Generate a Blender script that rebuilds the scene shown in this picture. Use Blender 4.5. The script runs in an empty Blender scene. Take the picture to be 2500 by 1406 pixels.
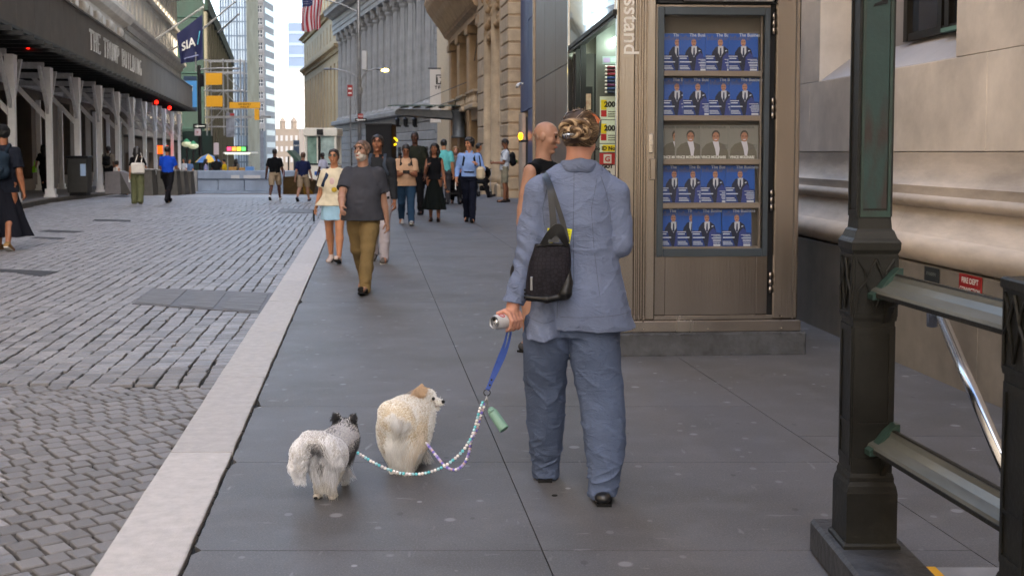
import bpy, math, random
import numpy as np
import openvdb as vdb
from mathutils import Vector, Matrix
R = math.radians
random.seed(7); np.random.seed(7)
scene = bpy.context.scene
COL = scene.collection

# ------------------------------------------------------------------ camera, sky, sun, exposure
F, U0, V0, TILT, EYE = 2800.0, 1250.0, 543.0, R(3.5), 1.55      # focal length and principal point in photo pixels
cd = bpy.data.cameras.new('camera'); cam = bpy.data.objects.new('camera', cd); COL.objects.link(cam)
cam.location = (0, 0, EYE); cam.rotation_euler = (R(90) - TILT, 0, 0)
cd.sensor_width = 36; cd.lens = F / 2500 * 36; cd.shift_y = -(703 - V0) / 2500
cd.clip_start = .05; cd.clip_end = 5000
cd.dof.use_dof = True; cd.dof.focus_distance = 5.6; cd.dof.aperture_fstop = 7.5
scene.camera = cam
SUN_EL, SUN_AZ = 42.0, 150.0         # azimuth: direction the light comes from, clockwise from +Y
w = bpy.data.worlds.new('World'); scene.world = w; w.use_nodes = True
nt = w.node_tree; sky = nt.nodes.new('ShaderNodeTexSky'); sky.sky_type = 'NISHITA'; sky.sun_disc = False
sky.sun_elevation = R(SUN_EL); sky.sun_rotation = R(SUN_AZ); sky.dust_density = 2.5; sky.air_density = 1.0; sky.ozone_density = 1.0
bg = nt.nodes['Background']; bg.inputs['Strength'].default_value = .15
nt.links.new(sky.outputs[0], bg.inputs['Color'])
sd = bpy.data.lights.new('sun', 'SUN'); sun = bpy.data.objects.new('sun', sd); COL.objects.link(sun)
sd.energy = 2.8; sd.angle = R(.5); sd.color = (1, .9, .76)
sv = Vector((math.sin(R(SUN_AZ)) * math.cos(R(SUN_EL)), math.cos(R(SUN_AZ)) * math.cos(R(SUN_EL)), math.sin(R(SUN_EL))))
sun.rotation_euler = sv.to_track_quat('Z', 'Y').to_euler()
scene.view_settings.view_transform = 'Standard'; scene.view_settings.look = 'None'
scene.view_settings.exposure = 3.1; scene.view_settings.gamma = 1
scene.view_settings.use_white_balance = True; scene.view_settings.white_balance_temperature = 6900; scene.view_settings.white_balance_tint = 8
scene.cycles.max_bounces = 8; scene.cycles.diffuse_bounces = 4; scene.cycles.transparent_max_bounces = 8

# ------------------------------------------------------------------ where a photo point lies in the place
def ray(u, v):
    a, b = (u - U0) / F, -(v - V0) / F
    return np.array([a, math.cos(TILT) + b * math.sin(TILT), -math.sin(TILT) + b * math.cos(TILT)])
def gz(y): return 0.0 if y < 38 else -.018 * (y - 38)            # the street falls away beyond 38 m
def G(u, v, z=0.0):
    r = ray(u, v); t = (z - EYE) / r[2]
    y = r[1] * t
    if y > 38:                                                     # on the falling part
        t = (z + .018 * 38 - EYE) / (r[2] + .018 * r[1])
    return np.array([r[0] * t, r[1] * t, EYE + r[2] * t])
def P(u, v, y):
    r = ray(u, v); t = y / r[1]; return np.array([r[0] * t, y, EYE + r[2] * t])
def Xl(u, y): return P(u, 372, y)[0]
def Zl(v, y): return P(1250, v, y)[2]

# ------------------------------------------------------------------ materials
def lin(h):
    h = h.lstrip('#'); c = [int(h[i:i+2], 16) / 255 for i in (0, 2, 4)]
    return tuple((x / 12.92 if x <= .04045 else ((x + .055) / 1.055) ** 2.4) for x in c) + (1,)
MATS = {}
def mat(name, col, rough=.7, metal=0, var=.15, scale=6, bump=0, bscale=40, emit=0, spec=.5, col2=None, stretch=None,
        streak=0, coat=0, alpha=1, trans=0, sheen=0, rnd=0, attr=None, weave=0, island=0):
    if name in MATS: return MATS[name]
    m = bpy.data.materials.new(name); m.use_nodes = True; n = m.node_tree.nodes; L = m.node_tree.links
    b = n['Principled BSDF']; c = lin(col) if isinstance(col, str) else tuple(col)[:3] + (1,)
    b.inputs['Roughness'].default_value = rough; b.inputs['Metallic'].default_value = metal
    b.inputs['Specular IOR Level'].default_value = spec
    b.inputs['Coat Weight'].default_value = coat; b.inputs['Sheen Weight'].default_value = sheen
    b.inputs['Alpha'].default_value = alpha; b.inputs['Transmission Weight'].default_value = trans
    tc = n.new('ShaderNodeTexCoord'); mp = n.new('ShaderNodeMapping'); L.new(tc.outputs['Object'], mp.inputs['Vector'])
    if stretch: mp.inputs['Scale'].default_value = stretch
    nz = n.new('ShaderNodeTexNoise'); nz.inputs['Scale'].default_value = scale; nz.inputs['Detail'].default_value = 6
    nz.inputs['Roughness'].default_value = .62; L.new(mp.outputs[0], nz.inputs['Vector'])
    rp = n.new('ShaderNodeMapRange'); rp.inputs['From Min'].default_value = .3; rp.inputs['From Max'].default_value = .7
    L.new(nz.outputs['Fac'], rp.inputs['Value'])
    mx = n.new('ShaderNodeMix'); mx.data_type = 'RGBA'; L.new(rp.outputs[0], mx.inputs[0])
    d = lin(col2) if isinstance(col2, str) else (col2 if col2 else tuple(x * (1 - var * 1.4) for x in c[:3]) + (1,))
    e = c if col2 else tuple(min(1, x * (1 + var)) for x in c[:3]) + (1,)
    mx.inputs[6].default_value = d; mx.inputs[7].default_value = e
    out = mx.outputs[2]
    def mul(out, fac_out, lo, hi):
        r2 = n.new('ShaderNodeMapRange'); r2.inputs['To Min'].default_value = lo; r2.inputs['To Max'].default_value = hi
        L.new(fac_out, r2.inputs['Value'])
        hs = n.new('ShaderNodeHueSaturation'); L.new(r2.outputs[0], hs.inputs['Value']); L.new(out, hs.inputs['Color'])
        return hs.outputs[0]
    if streak:                                                     # dirt that has run down
        m2 = n.new('ShaderNodeMapping'); m2.inputs['Scale'].default_value = (1, 1, .07); L.new(tc.outputs['Object'], m2.inputs['Vector'])
        n2 = n.new('ShaderNodeTexNoise'); n2.inputs['Scale'].default_value = scale * 1.3; n2.inputs['Detail'].default_value = 5
        L.new(m2.outputs[0], n2.inputs['Vector']); out = mul(out, n2.outputs['Fac'], 1 - streak, 1 + streak)
    if rnd:
        oi = n.new('ShaderNodeObjectInfo'); out = mul(out, oi.outputs['Random'], 1 - rnd, 1 + rnd)
    if attr:
        at = n.new('ShaderNodeAttribute'); at.attribute_name = attr; out = mul(out, at.outputs['Fac'], 1 - island, 1 + island)
    L.new(out, b.inputs['Base Color'])
    if emit:
        b.inputs['Emission Color'].default_value = c; b.inputs['Emission Strength'].default_value = emit
    if bump or weave:
        bn = n.new('ShaderNodeTexNoise'); bn.inputs['Scale'].default_value = bscale; bn.inputs['Detail'].default_value = 8
        L.new(mp.outputs[0], bn.inputs['Vector'])
        bp = n.new('ShaderNodeBump'); bp.inputs['Strength'].default_value = 1; bp.inputs['Distance'].default_value = bump
        L.new(bn.outputs['Fac'], bp.inputs['Height']); last = bp
        if weave:
            wv = n.new('ShaderNodeTexVoronoi'); wv.inputs['Scale'].default_value = weave; L.new(tc.outputs['Object'], wv.inputs['Vector'])
            b2 = n.new('ShaderNodeBump'); b2.inputs['Distance'].default_value = .0012; b2.inputs['Strength'].default_value = .5
            L.new(wv.outputs['Distance'], b2.inputs['Height']); L.new(bp.outputs[0], b2.inputs['Normal']); last = b2
        L.new(last.outputs[0], b.inputs['Normal'])
        rr = n.new('ShaderNodeMapRange'); rr.inputs['To Min'].default_value = max(.02, rough - .12); rr.inputs['To Max'].default_value = min(1, rough + .12)
        L.new(nz.outputs['Fac'], rr.inputs['Value']); L.new(rr.outputs[0], b.inputs['Roughness'])
    MATS[name] = m; return m
def flat(name, col, rough=.6, **k): return mat(name, col, rough, var=.04, scale=9, **k)
def glass(name, tint='#9fb0bb', rough=.03, dark=.8):
    """a pane seen from outside: mirror-like with a dark room behind"""
    return mat(name, tint, rough, var=dark, scale=.6, spec=1.0, coat=.6)
def clear(name, alpha=.18, rough=.03):
    return mat(name, '#c8d4d8', rough, var=0, alpha=alpha, spec=1.0, coat=1.0)

# ------------------------------------------------------------------ meshes
class MB:
    def __init__(s): s.v, s.f, s.m = [], [], []
    def add(s, v, f, mi=0):
        o = len(s.v); s.v += [tuple(p) for p in v]; s.f += [tuple(i + o for i in q) for q in f]; s.m += [mi] * len(f); return s
    def box(s, x0, x1, y0, y1, z0, z1, mi=0, c=0):
        """a box; c > 0 chamfers every edge of its outline"""
        if c:
            c = min(c, (x1-x0)/2.1, (y1-y0)/2.1, (z1-z0)/2.1)
            vs, ix = [], {}
            X, Y, Z = (x0, x1), (y0, y1), (z0, z1)
            for i in (0, 1):
                for j in (0, 1):
                    for k in (0, 1):
                        sx, sy, sz = (1, -1)[i], (1, -1)[j], (1, -1)[k]
                        for a, d in enumerate(((0, 1, 1), (1, 0, 1), (1, 1, 0))):
                            ix[i, j, k, a] = len(vs); vs.append((X[i]+sx*c*d[0], Y[j]+sy*c*d[1], Z[k]+sz*c*d[2]))
            fs = []
            for i in (0, 1): fs.append([ix[i, j, k, 0] for j, k in ((0,0),(1,0),(1,1),(0,1))][::(-1 if i == 0 else 1)])
            for j in (0, 1): fs.append([ix[i, j, k, 1] for i, k in ((0,0),(1,0),(1,1),(0,1))][::(1 if j == 0 else -1)])
            for k in (0, 1): fs.append([ix[i, j, k, 2] for i, j in ((0,0),(1,0),(1,1),(0,1))][::(-1 if k == 0 else 1)])
            for i in (0, 1):
                for j in (0, 1):
                    fs.append([ix[i, j, 0, 0], ix[i, j, 1, 0], ix[i, j, 1, 1], ix[i, j, 0, 1]])
                    fs.append([ix[i, 0, j, 0], ix[i, 1, j, 0], ix[i, 1, j, 2], ix[i, 0, j, 2]])
                    fs.append([ix[0, i, j, 1], ix[1, i, j, 1], ix[1, i, j, 2], ix[0, i, j, 2]])
                    for k in (0, 1): fs.append([ix[i, j, k, a] for a in range(3)])
            return s.add(vs, fs, mi)
        v = [(x0,y0,z0),(x1,y0,z0),(x1,y1,z0),(x0,y1,z0),(x0,y0,z1),(x1,y0,z1),(x1,y1,z1),(x0,y1,z1)]
        return s.add(v, [(0,3,2,1),(4,5,6,7),(0,1,5,4),(1,2,6,5),(2,3,7,6),(3,0,4,7)], mi)
    def quad(s, a, b, c, d, mi=0): return s.add([a, b, c, d], [(0, 1, 2, 3)], mi)
    def poly(s, pts, mi=0): return s.add(pts, [tuple(range(len(pts)))], mi)
    def prism(s, pts, h, mi=0, axis=(0, 0, 1)):
        """closed polygon (3-D points) pushed along axis by h"""
        a = np.array(axis, float) * h; n = len(pts); top = [tuple(np.array(p) + a) for p in pts]
        fs = [tuple(range(n))[::-1], tuple(range(n, 2*n))] + [(i, (i+1) % n, n + (i+1) % n, n + i) for i in range(n)]
        return s.add([tuple(p) for p in pts] + top, fs, mi)
    def tube(s, pts, r, n=8, mi=0, cap=True, ry=None):
        pts = [np.array(p, float) for p in pts]; rs = r if hasattr(r, '__len__') else [r] * len(pts)
        o = len(s.v); up = None
        for i, p in enumerate(pts):
            t = pts[min(i+1, len(pts)-1)] - pts[max(i-1, 0)]; t /= (np.linalg.norm(t) + 1e-9)
            if up is None:
                up = np.array((0, 0, 1.)) if abs(t[2]) < .9 else np.array((0, 1., 0))
            e = np.cross(t, up); e /= (np.linalg.norm(e) + 1e-9); g = np.cross(e, t); up = g
            for k in range(n):
                a = 2 * math.pi * k / n; s.v.append(tuple(p + rs[i] * (math.cos(a) * e + math.sin(a) * g * (ry or 1))))
        for i in range(len(pts) - 1):
            for k in range(n):
                a, b = o + i*n + k, o + i*n + (k+1) % n; s.f.append((a, b, b+n, a+n)); s.m.append(mi)
        if cap:
            s.f.append(tuple(range(o, o+n))[::-1]); e = o + (len(pts)-1)*n; s.f.append(tuple(range(e, e+n))); s.m += [mi, mi]
        return s
    def lathe(s, prof, c=(0, 0, 0), n=16, mi=0, sq=False):
        """profile [(r,z)..] turned about a vertical axis at c; sq: four-sided, r = half width"""
        if sq: n = 4
        o = len(s.v)
        for r, z in prof:
            for k in range(n):
                a = 2*math.pi*k/n + (math.pi/4 if sq else 0); q = r * (math.sqrt(2) if sq else 1)
                s.v.append((c[0] + q*math.cos(a), c[1] + q*math.sin(a), c[2] + z))
        for i in range(len(prof)-1):
            for k in range(n):
                a, b = o+i*n+k, o+i*n+(k+1) % n; s.f.append((a, b, b+n, a+n)); s.m.append(mi)
        s.f.append(tuple(range(o, o+n))[::-1]); e = o+(len(prof)-1)*n; s.f.append(tuple(range(e, e+n))); s.m += [mi, mi]
        return s
    def ball(s, c, r, n=10, mi=0):
        r = r if hasattr(r, '__len__') else (r, r, r); o = len(s.v); m = n // 2 + 1
        for i in range(m + 1):
            a = math.pi * i / m
            for k in range(n):
                b = 2*math.pi*k/n; s.v.append((c[0]+r[0]*math.sin(a)*math.cos(b), c[1]+r[1]*math.sin(a)*math.sin(b), c[2]+r[2]*math.cos(a)))
        for i in range(m):
            for k in range(n): s.f.append((o+i*n+k, o+(i+1)*n+k, o+(i+1)*n+(k+1) % n, o+i*n+(k+1) % n)); s.m.append(mi)
        return s
    def xf(s, M):
        M = Matrix(M) if not isinstance(M, Matrix) else M
        s.v = [tuple(M @ Vector(p)) for p in s.v]; return s
    def mesh(s, name, mats, smooth=False):
        me = bpy.data.meshes.new(name); me.from_pydata(s.v, [], s.f)
        for m in (mats if isinstance(mats, (list, tuple)) else [mats]): me.materials.append(m)
        me.polygons.foreach_set('material_index', s.m)
        if smooth: me.shade_smooth()
        me.update(); return me
def put(name, me, parent=None, loc=(0, 0, 0), rotz=0):
    o = bpy.data.objects.new(name, me); COL.objects.link(o); o.location = loc; o.rotation_euler = (0, 0, rotz)
    if parent is not None: o.parent = parent
    return o
def part(name, mb, mats, parent=None, smooth=False, loc=(0, 0, 0), bevel=0, rotz=0):
    me = mb.mesh(name, mats, smooth) if isinstance(mb, MB) else mb
    o = put(name, me, parent, loc, rotz)
    if bevel:
        b = o.modifiers.new('bevel', 'BEVEL'); b.width = bevel; b.segments = 2; b.limit_method = 'ANGLE'; b.angle_limit = R(40)
    return o
def tag(o, label=None, cat=None, group=None, kind=None):
    for k, v in (('label', label), ('category', cat), ('group', group), ('kind', kind)):
        if v: o[k] = v
    return o
def thing(name, label, cat, loc=(0, 0, 0), rotz=0, group=None, kind=None):
    return tag(put(name, None, None, tuple(loc), rotz), label, cat, group, kind)
def struct(name, mb, mats, smooth=False, loc=(0, 0, 0), rotz=0):
    return tag(part(name, mb, mats, None, smooth, loc, 0, rotz), kind='structure')
def copy_thing(o, label=None, loc=None, rotz=None, parent=None):
    c = o.copy(); COL.objects.link(c)
    if parent is not None: c.parent = parent
    if label: c['label'] = label
    if loc is not None: c.location = loc
    if rotz is not None: c.rotation_euler = (0, 0, rotz)
    for ch in list(o.children): copy_thing(ch, parent=c)
    return c
def text_mb(txt, size, mats=None, depth=0, align='LEFT', sx=1.0, bold=0, space=1.0):
    """flat lettering in the local xz plane, facing -y"""
    cu = bpy.data.curves.new('lettering', 'FONT'); cu.body = txt; cu.size = size; cu.extrude = depth; cu.align_x = align
    cu.resolution_u = 3; cu.offset = bold; cu.space_character = space
    o = bpy.data.objects.new('lettering', cu); COL.objects.link(o)
    dg = bpy.context.evaluated_depsgraph_get(); me = o.evaluated_get(dg).to_mesh()
    mb = MB(); mb.add([(v.co.x * sx, -v.co.z, v.co.y) for v in me.vertices], [tuple(p.vertices) for p in me.polygons])
    bpy.data.objects.remove(o); bpy.data.curves.remove(cu); return mb
def shift(mb, x=0, y=0, z=0): mb.v = [(a+x, b+y, c+z) for a, b, c in mb.v]; return mb
def join(*ms):
    r = MB()
    for i in ms: r.add(i.v, i.f); r.m[-len(i.f):] = i.m if i.f else []
    return r

# ------------------------------------------------------------------ rounded bodies: distance fields turned into meshes
LAT = np.random.rand(24, 24, 24).astype('f4') * 2 - 1
def noise3(x, y, z):
    xi, yi, zi = np.floor(x).astype(int), np.floor(y).astype(int), np.floor(z).astype(int)
    fx, fy, fz = x - xi, y - yi, z - zi
    fx, fy, fz = fx*fx*(3-2*fx), fy*fy*(3-2*fy), fz*fz*(3-2*fz)
    r = 0
    for a in (0, 1):
        for b in (0, 1):
            for c in (0, 1):
                r = r + LAT[(xi+a) % 24, (yi+b) % 24, (zi+c) % 24] * (fx if a else 1-fx) * (fy if b else 1-fy) * (fz if c else 1-fz)
    return r
class SDF:
    def __init__(s, lo, hi, h):
        s.lo = np.array(lo, 'f4'); s.h = h; s.n = tuple(int(math.ceil((hi[i]-lo[i])/h)) + 1 for i in range(3))
        s.ax = [(s.lo[i] + h*np.arange(s.n[i])).astype('f4') for i in range(3)]
        s.d = np.full(s.n, 1.0, 'f4')
    def sub(s, lo, hi):
        sl = []
        for i in range(3):
            a = int(max(0, math.floor((lo[i]-s.lo[i])/s.h))); b = int(min(s.n[i], math.ceil((hi[i]-s.lo[i])/s.h)+1))
            if b <= a: return None
            sl.append(slice(a, b))
        X, Y, Z = np.meshgrid(s.ax[0][sl[0]], s.ax[1][sl[1]], s.ax[2][sl[2]], indexing='ij', sparse=True)
        return tuple(sl), X, Y, Z
    def comb(s, sl, d, k, cut=False):
        o = s.d[sl]
        if cut:
            if k: h = np.clip(.5 - .5*(o + d)/k, 0, 1); s.d[sl] = o*(1-h) - d*h + k*h*(1-h)
            else: s.d[sl] = np.maximum(o, -d)
        elif k: h = np.clip(.5 + .5*(o-d)/k, 0, 1); s.d[sl] = o*(1-h) + d*h - k*h*(1-h)
        else: s.d[sl] = np.minimum(o, d)
    def cone(s, a, b, ra, rb=None, k=.01, sc=None, cut=False, clip=None):
        """round cone a-b; sc squashes it about its axis in world axes (sx,sy,sz); clip: (point, outward normal) plane"""
        rb = ra if rb is None else rb; a, b = np.array(a, float), np.array(b, float); m = max(ra, rb) * (max(sc) if sc else 1) + k + 3*s.h
        q = s.sub(np.minimum(a, b)-m, np.maximum(a, b)+m)
        if q is None: return
        sl, X, Y, Z = q; px, py, pz = X-a[0], Y-a[1], Z-a[2]; ab = b-a; L2 = ab@ab + 1e-12
        t = np.clip((px*ab[0]+py*ab[1]+pz*ab[2])/L2, 0, 1)
        dx, dy, dz = px-t*ab[0], py-t*ab[1], pz-t*ab[2]
        if sc: dx, dy, dz = dx/sc[0], dy/sc[1], dz/sc[2]
        d = np.sqrt(dx*dx+dy*dy+dz*dz) - (ra + t*(rb-ra))
        if clip is not None:
            c, nn = np.array(clip[0]), np.array(clip[1]); d = np.maximum(d, (X-c[0])*nn[0]+(Y-c[1])*nn[1]+(Z-c[2])*nn[2])
        s.comb(sl, d.astype('f4'), k, cut)
    def chain(s, pts, rs, k=.01, **kw):
        for i in range(len(pts)-1): s.cone(pts[i], pts[i+1], rs[i], rs[i+1], k, **kw)
    def ell(s, c, r, k=.01, cut=False, rot=None):
        c = np.array(c, float); r = np.array(r if hasattr(r, '__len__') else (r,)*3, float); m = max(r) + k + 3*s.h
        q = s.sub(c-m, c+m)
        if q is None: return
        sl, X, Y, Z = q; x, y, z = X-c[0], Y-c[1], Z-c[2]
        if rot is not None: M = np.array(rot).T; x, y, z = (M[0,0]*x+M[0,1]*y+M[0,2]*z, M[1,0]*x+M[1,1]*y+M[1,2]*z, M[2,0]*x+M[2,1]*y+M[2,2]*z)
        g = np.sqrt((x/r[0])**2+(y/r[1])**2+(z/r[2])**2); g2 = np.sqrt((x/r[0]**2)**2+(y/r[1]**2)**2+(z/r[2]**2)**2)
        s.comb(sl, (g*(g-1)/(g2+1e-6)).astype('f4'), k, cut)
    def loft(s, sec, k=.01, cut=False, e=2.0, wave=None):
        """stack of superelliptic sections (z, cx, cy, rx, ry), flat ends"""
        sec = sorted(sec); A = np.array(sec, float); z0, z1 = A[0, 0], A[-1, 0]; m = k + 3*s.h + (wave[0] if wave else 0)
        lo = ((A[:,1]-A[:,3]).min()-m, (A[:,2]-A[:,4]).min()-m, z0-m); hi = ((A[:,1]+A[:,3]).max()+m, (A[:,2]+A[:,4]).max()+m, z1+m)
        q = s.sub(lo, hi)
        if q is None: return
        sl, X, Y, Z = q; zz = Z[0, 0]
        def ip(j):
            # smooth interpolation through the sections
            zc = np.clip(zz, z0, z1); i = np.clip(np.searchsorted(A[:,0], zc)-1, 0, len(A)-2); t = (zc-A[i,0])/(A[i+1,0]-A[i,0]+1e-9)
            g = np.gradient(A[:,j], A[:,0]); hh = A[i+1,0]-A[i,0]
            return ((2*t**3-3*t**2+1)*A[i,j]+(t**3-2*t**2+t)*hh*g[i]+(-2*t**3+3*t**2)*A[i+1,j]+(t**3-t**2)*hh*g[i+1])[None, None, :]
        rx, ry = ip(3), ip(4); x, y = (X-ip(1)), (Y-ip(2))
        if wave:
            th = np.arctan2(y/ry, x/rx); fz = np.clip((z1-Z)/(z1-z0), 0, 1)**1.3
            rr = 1 + wave[0]/np.minimum(rx, ry)*fz*(np.sin(th*wave[1]+wave[2])+.5*np.sin(th*wave[1]*1.7+Z*6)); rx, ry = rx*rr, ry*rr
        g = (np.abs(x/rx)**e+np.abs(y/ry)**e)**(1/e)
        gr = np.sqrt((x/rx**2)**2+(y/ry**2)**2)+1e-6
        d = (g-1)*np.maximum(g, .3)/gr if e == 2.0 else (g-1)*np.minimum(rx, ry)
        d = np.maximum(d, np.maximum(z0-Z, Z-z1)); s.comb(sl, d.astype('f4'), k, cut)
    def plane(s, c, n, k=0):
        """keep what lies behind the plane"""
        X, Y, Z = np.meshgrid(*s.ax, indexing='ij', sparse=True)
        s.d = np.maximum(s.d, ((X-c[0])*n[0]+(Y-c[1])*n[1]+(Z-c[2])*n[2]).astype('f4'))
    def ripple(s, amp, sc, seed=0, ridge=False, mask=None, dirn=None):
        ix = np.nonzero(np.abs(s.d) < amp*2 + 2.5*s.h)
        x, y, z = s.ax[0][ix[0]], s.ax[1][ix[1]], s.ax[2][ix[2]]
        if dirn is not None: x, y, z = dirn(x, y, z)
        n = noise3(x*sc[0]+seed*3.7, y*sc[1]+seed*1.3, z*sc[2]+seed)
        if ridge: n = np.clip(1-np.abs(n)*3.2, 0, 1)**1.6 - .2
        if mask is not None: n = n*mask(s.ax[0][ix[0]], s.ax[1][ix[1]], s.ax[2][ix[2]])
        s.d[ix] -= (amp*n).astype('f4')
    def mesh(s, name, mt, smooth=True):
        d = s.d; d[0], d[-1], d[:, 0], d[:, -1], d[:, :, 0], d[:, :, -1] = .02, .02, .02, .02, .02, .02
        g = vdb.FloatGrid(.03); g.copyFromArray(np.clip(d, -.03, .03)); p, q = g.convertToQuads(0.0)
        p = p * s.h + s.lo
        me = bpy.data.meshes.new(name); me.vertices.add(len(p)); me.vertices.foreach_set('co', p.astype('f4').ravel())
        q = q[:, ::-1]; nq = len(q); me.loops.add(nq*4); me.loops.foreach_set('vertex_index', q.astype('i4').ravel())
        me.polygons.add(nq); me.polygons.foreach_set('loop_start', np.arange(0, nq*4, 4, dtype='i4'))
        for m in (mt if isinstance(mt, (list, tuple)) else [mt]): me.materials.append(m)
        me.update(calc_edges=True); me.validate()
        if smooth: me.shade_smooth()
        return me
def strands(name, roots, dirs, lens, cols, m, parent, r=.0012, seg=5, droop=.5, curl=.004, flow=None):
    """hair: one curve per root, bent towards flow (or down)"""
    n = len(roots); t = np.linspace(0, 1, seg)[None, :, None]
    fl = np.array((0, 0, -1.))[None] if flow is None else flow
    L = lens[:, None, None]; j = np.random.randn(n, 1, 3)*curl
    pts = roots[:, None, :] + dirs[:, None, :]*L*t*(1-droop*t*.5) + (fl[:, None, :] if fl.ndim == 2 else fl)*L*t*t*droop + j*np.sin(t*3.1)
    return curves(name, pts, cols, m, parent, r)
def curves(name, pts, cols, m, parent, r, taper=.15):
    n, seg = pts.shape[:2]; c = bpy.data.hair_curves.new(name); c.add_curves([seg]*n)
    c.points.foreach_set('position', pts.astype('f4').ravel())
    ra = np.tile(np.linspace(1, taper, seg), n)*r*np.repeat(np.random.uniform(.7, 1.3, n), seg)
    if 'radius' not in c.attributes: c.attributes.new('radius', 'FLOAT', 'POINT')
    c.attributes['radius'].data.foreach_set('value', ra.astype('f4'))
    a = c.attributes.new('tint', 'FLOAT_COLOR', 'CURVE'); a.data.foreach_set('color', np.c_[cols, np.ones(n)].astype('f4').ravel())
    c.materials.append(m); o = bpy.data.objects.new(name, c); COL.objects.link(o); o.parent = parent; return o
def fur_mat(name, rough=.45, back=True):
    m = bpy.data.materials.new(name); m.use_nodes = True; n = m.node_tree.nodes; L = m.node_tree.links
    b = n['Principled BSDF']; a = n.new('ShaderNodeAttribute'); a.attribute_name = 'tint'
    L.new(a.outputs['Color'], b.inputs['Base Color']); b.inputs['Roughness'].default_value = rough
    b.inputs['Specular IOR Level'].default_value = .35
    return m
# ------------------------------------------------------------------ shared colours
STONE = mat('limestone', '#b9ada0', .75, var=.12, scale=2.2, bump=.004, bscale=30, streak=.12)
STEEL = mat('brushed_steel', '#9b938b', .24, metal=1.0, var=.06, scale=3, bump=.0006, bscale=60, stretch=(1, 1, .06))
DARK = flat('near_black', '#0c0d10', .55, spec=.25)
WHITE = flat('white_paint', '#d8d8d4', .5)
BLACKM = flat('black_metal', '#131417', .45, spec=.35)

# ------------------------------------------------------------------ ground, road, pavements
def kx(y): return -.688 - .1286 * y          # inner edge of the kerb
def kx0(y): return -1.02 - .1286 * y         # road edge of the kerb
def l1(y): return .657 - .1227 * y
def l2(y): return 2.35 - .1265 * y
def lk(y): return -7.92 - .196 * y           # far kerb of the road
def wallx(y): return 3.56 - .085 * y if y < 39.4 else .21 - .146 * (y - 39.4)
YS = [-14, -4, 0, 4, 8, 14, 20, 28, 38, 50, 64, 80, 100, 130, 170, 230, 320]
def strip(f0, f1, z, ys=YS, mi=0, mb=None):
    mb = mb or MB()
    for a, b in zip(ys[:-1], ys[1:]):
        mb.quad((f0(a), a, z+gz(a)), (f1(a), a, z+gz(a)), (f1(b), b, z+gz(b)), (f0(b), b, z+gz(b)), mi)
    return mb
ASPH = mat('asphalt', '#3a3b3f', .85, var=.25, scale=5, bump=.004, bscale=60)
g = MB(); g.quad((-900, -300, -.5), (900, -300, -.5), (900, 38, -.5), (-900, 38, -.5))
g.quad((-900, 38, -.5), (900, 38, -.5), (900, 330, -.5+gz(330)), (-900, 330, -.5+gz(330)))
g.quad((-900, 330, -.5+gz(330)), (900, 330, -.5+gz(330)), (1500, 3500, -.5+gz(330)), (-1500, 3500, -.5+gz(330)))
struct('ground', g, ASPH)
MORTAR = mat('road_mortar', '#121211', .95, var=.35, scale=14, bump=.003, bscale=90)
road = struct('cobbled_road', strip(lambda y: lk(y)-.02, lambda y: kx0(y)+.05, -.142), MORTAR)
COB = mat('cobble', '#767578', .5, var=.26, scale=30, bump=.0022, bscale=120, rnd=.2)
COBJ = mat('cobble_mass', '#767578', .5, var=.26, scale=30, bump=.0022, bscale=120, attr='shade', island=.3)

def cobble_geo(hx, hy, jit=.006, ch=.0045, h=.035):
    """one worn block: crowned top, sloping shoulders"""
    c = [(-hx, -hy), (hx, -hy), (hx, hy), (-hx, hy)]; v = []
    q = [(x + random.uniform(-jit, jit), y + random.uniform(-jit, jit)) for x, y in c]
    for s, z in ((1, -h), (1, -ch), (1 - ch/hx*1.1, 0)):
        for x, y in q: v.append((x*s, y*(1 - ch/hy*1.1 if s != 1 else 1), z))
    v.append((0, 0, .0015)); f = []
    for r in (0, 4):
        for k in range(4): f.append((r+k, r+(k+1) % 4, r+4+(k+1) % 4, r+4+k))
    for k in range(4): f.append((8+k, 8+(k+1) % 4, 12))
    return v, f
# positions: diagonal courses at the crossing, then columns along the street
blocks = []                                                     # x, y, z, angle, hx, hy
ang = R(40); B = np.array((math.cos(ang), math.sin(ang))); A = np.array((-B[1], B[0])); ZC = -.118
org = np.array((-3., 5.)); yb = 8.05
def zone_edge(x): return yb + .10*(-x - 2.2) + .05*math.sin(x*2.1)
for i in range(-75, 75):
    off = random.uniform(0, .025); x = -9.0 + off; wob = random.uniform(-.006, .006)
    while x < 9:
        ln = random.gauss(.112, .005); p = org + A*(i*.124 + wob + .012*math.sin(x*1.3 + i*.12)) + B*(x + ln/2)
        x += ln + .0
        if 2.2 < p[1] < zone_edge(p[0]) - .02 and lk(p[1]) + .2 < p[0] < kx0(p[1]) - .045 and p[0] > -8:
            blocks.append((p[0], p[1], ZC + random.gauss(0, .0013), ang + random.gauss(0, .03), ln/2 - .0085, .124/2 - .008))
st = math.atan(.1286)
def colx(k, y):                                                 # column k of the straight part, gently wandering
    return kx0(y) - .02 - k*.156 + .013*math.sin(y*1.15 + k*.35) + .007*math.sin(y*3.1 + k*1.1)
k = 0
while True:
    if colx(k, 8) < lk(8) - 1 and colx(k, 45) < lk(45): break
    y = 8.0 + random.uniform(0, .13)
    while y < 46:
        rw = random.uniform(.11, .14) if y < 26 else .22
        xm = colx(k, y+rw/2) - .078; ys = y + rw/2
        if xm > lk(ys) + .12 and ys > zone_edge(xm) + .02:
            hx = .078 - .0075 + random.uniform(-.004, .002)
            blocks.append((xm + random.gauss(0, .004), ys, ZC + gz(ys) + random.gauss(0, .0012), st + random.gauss(0, .012), hx, rw/2 - .006))
        y += rw
    k += 1
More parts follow.
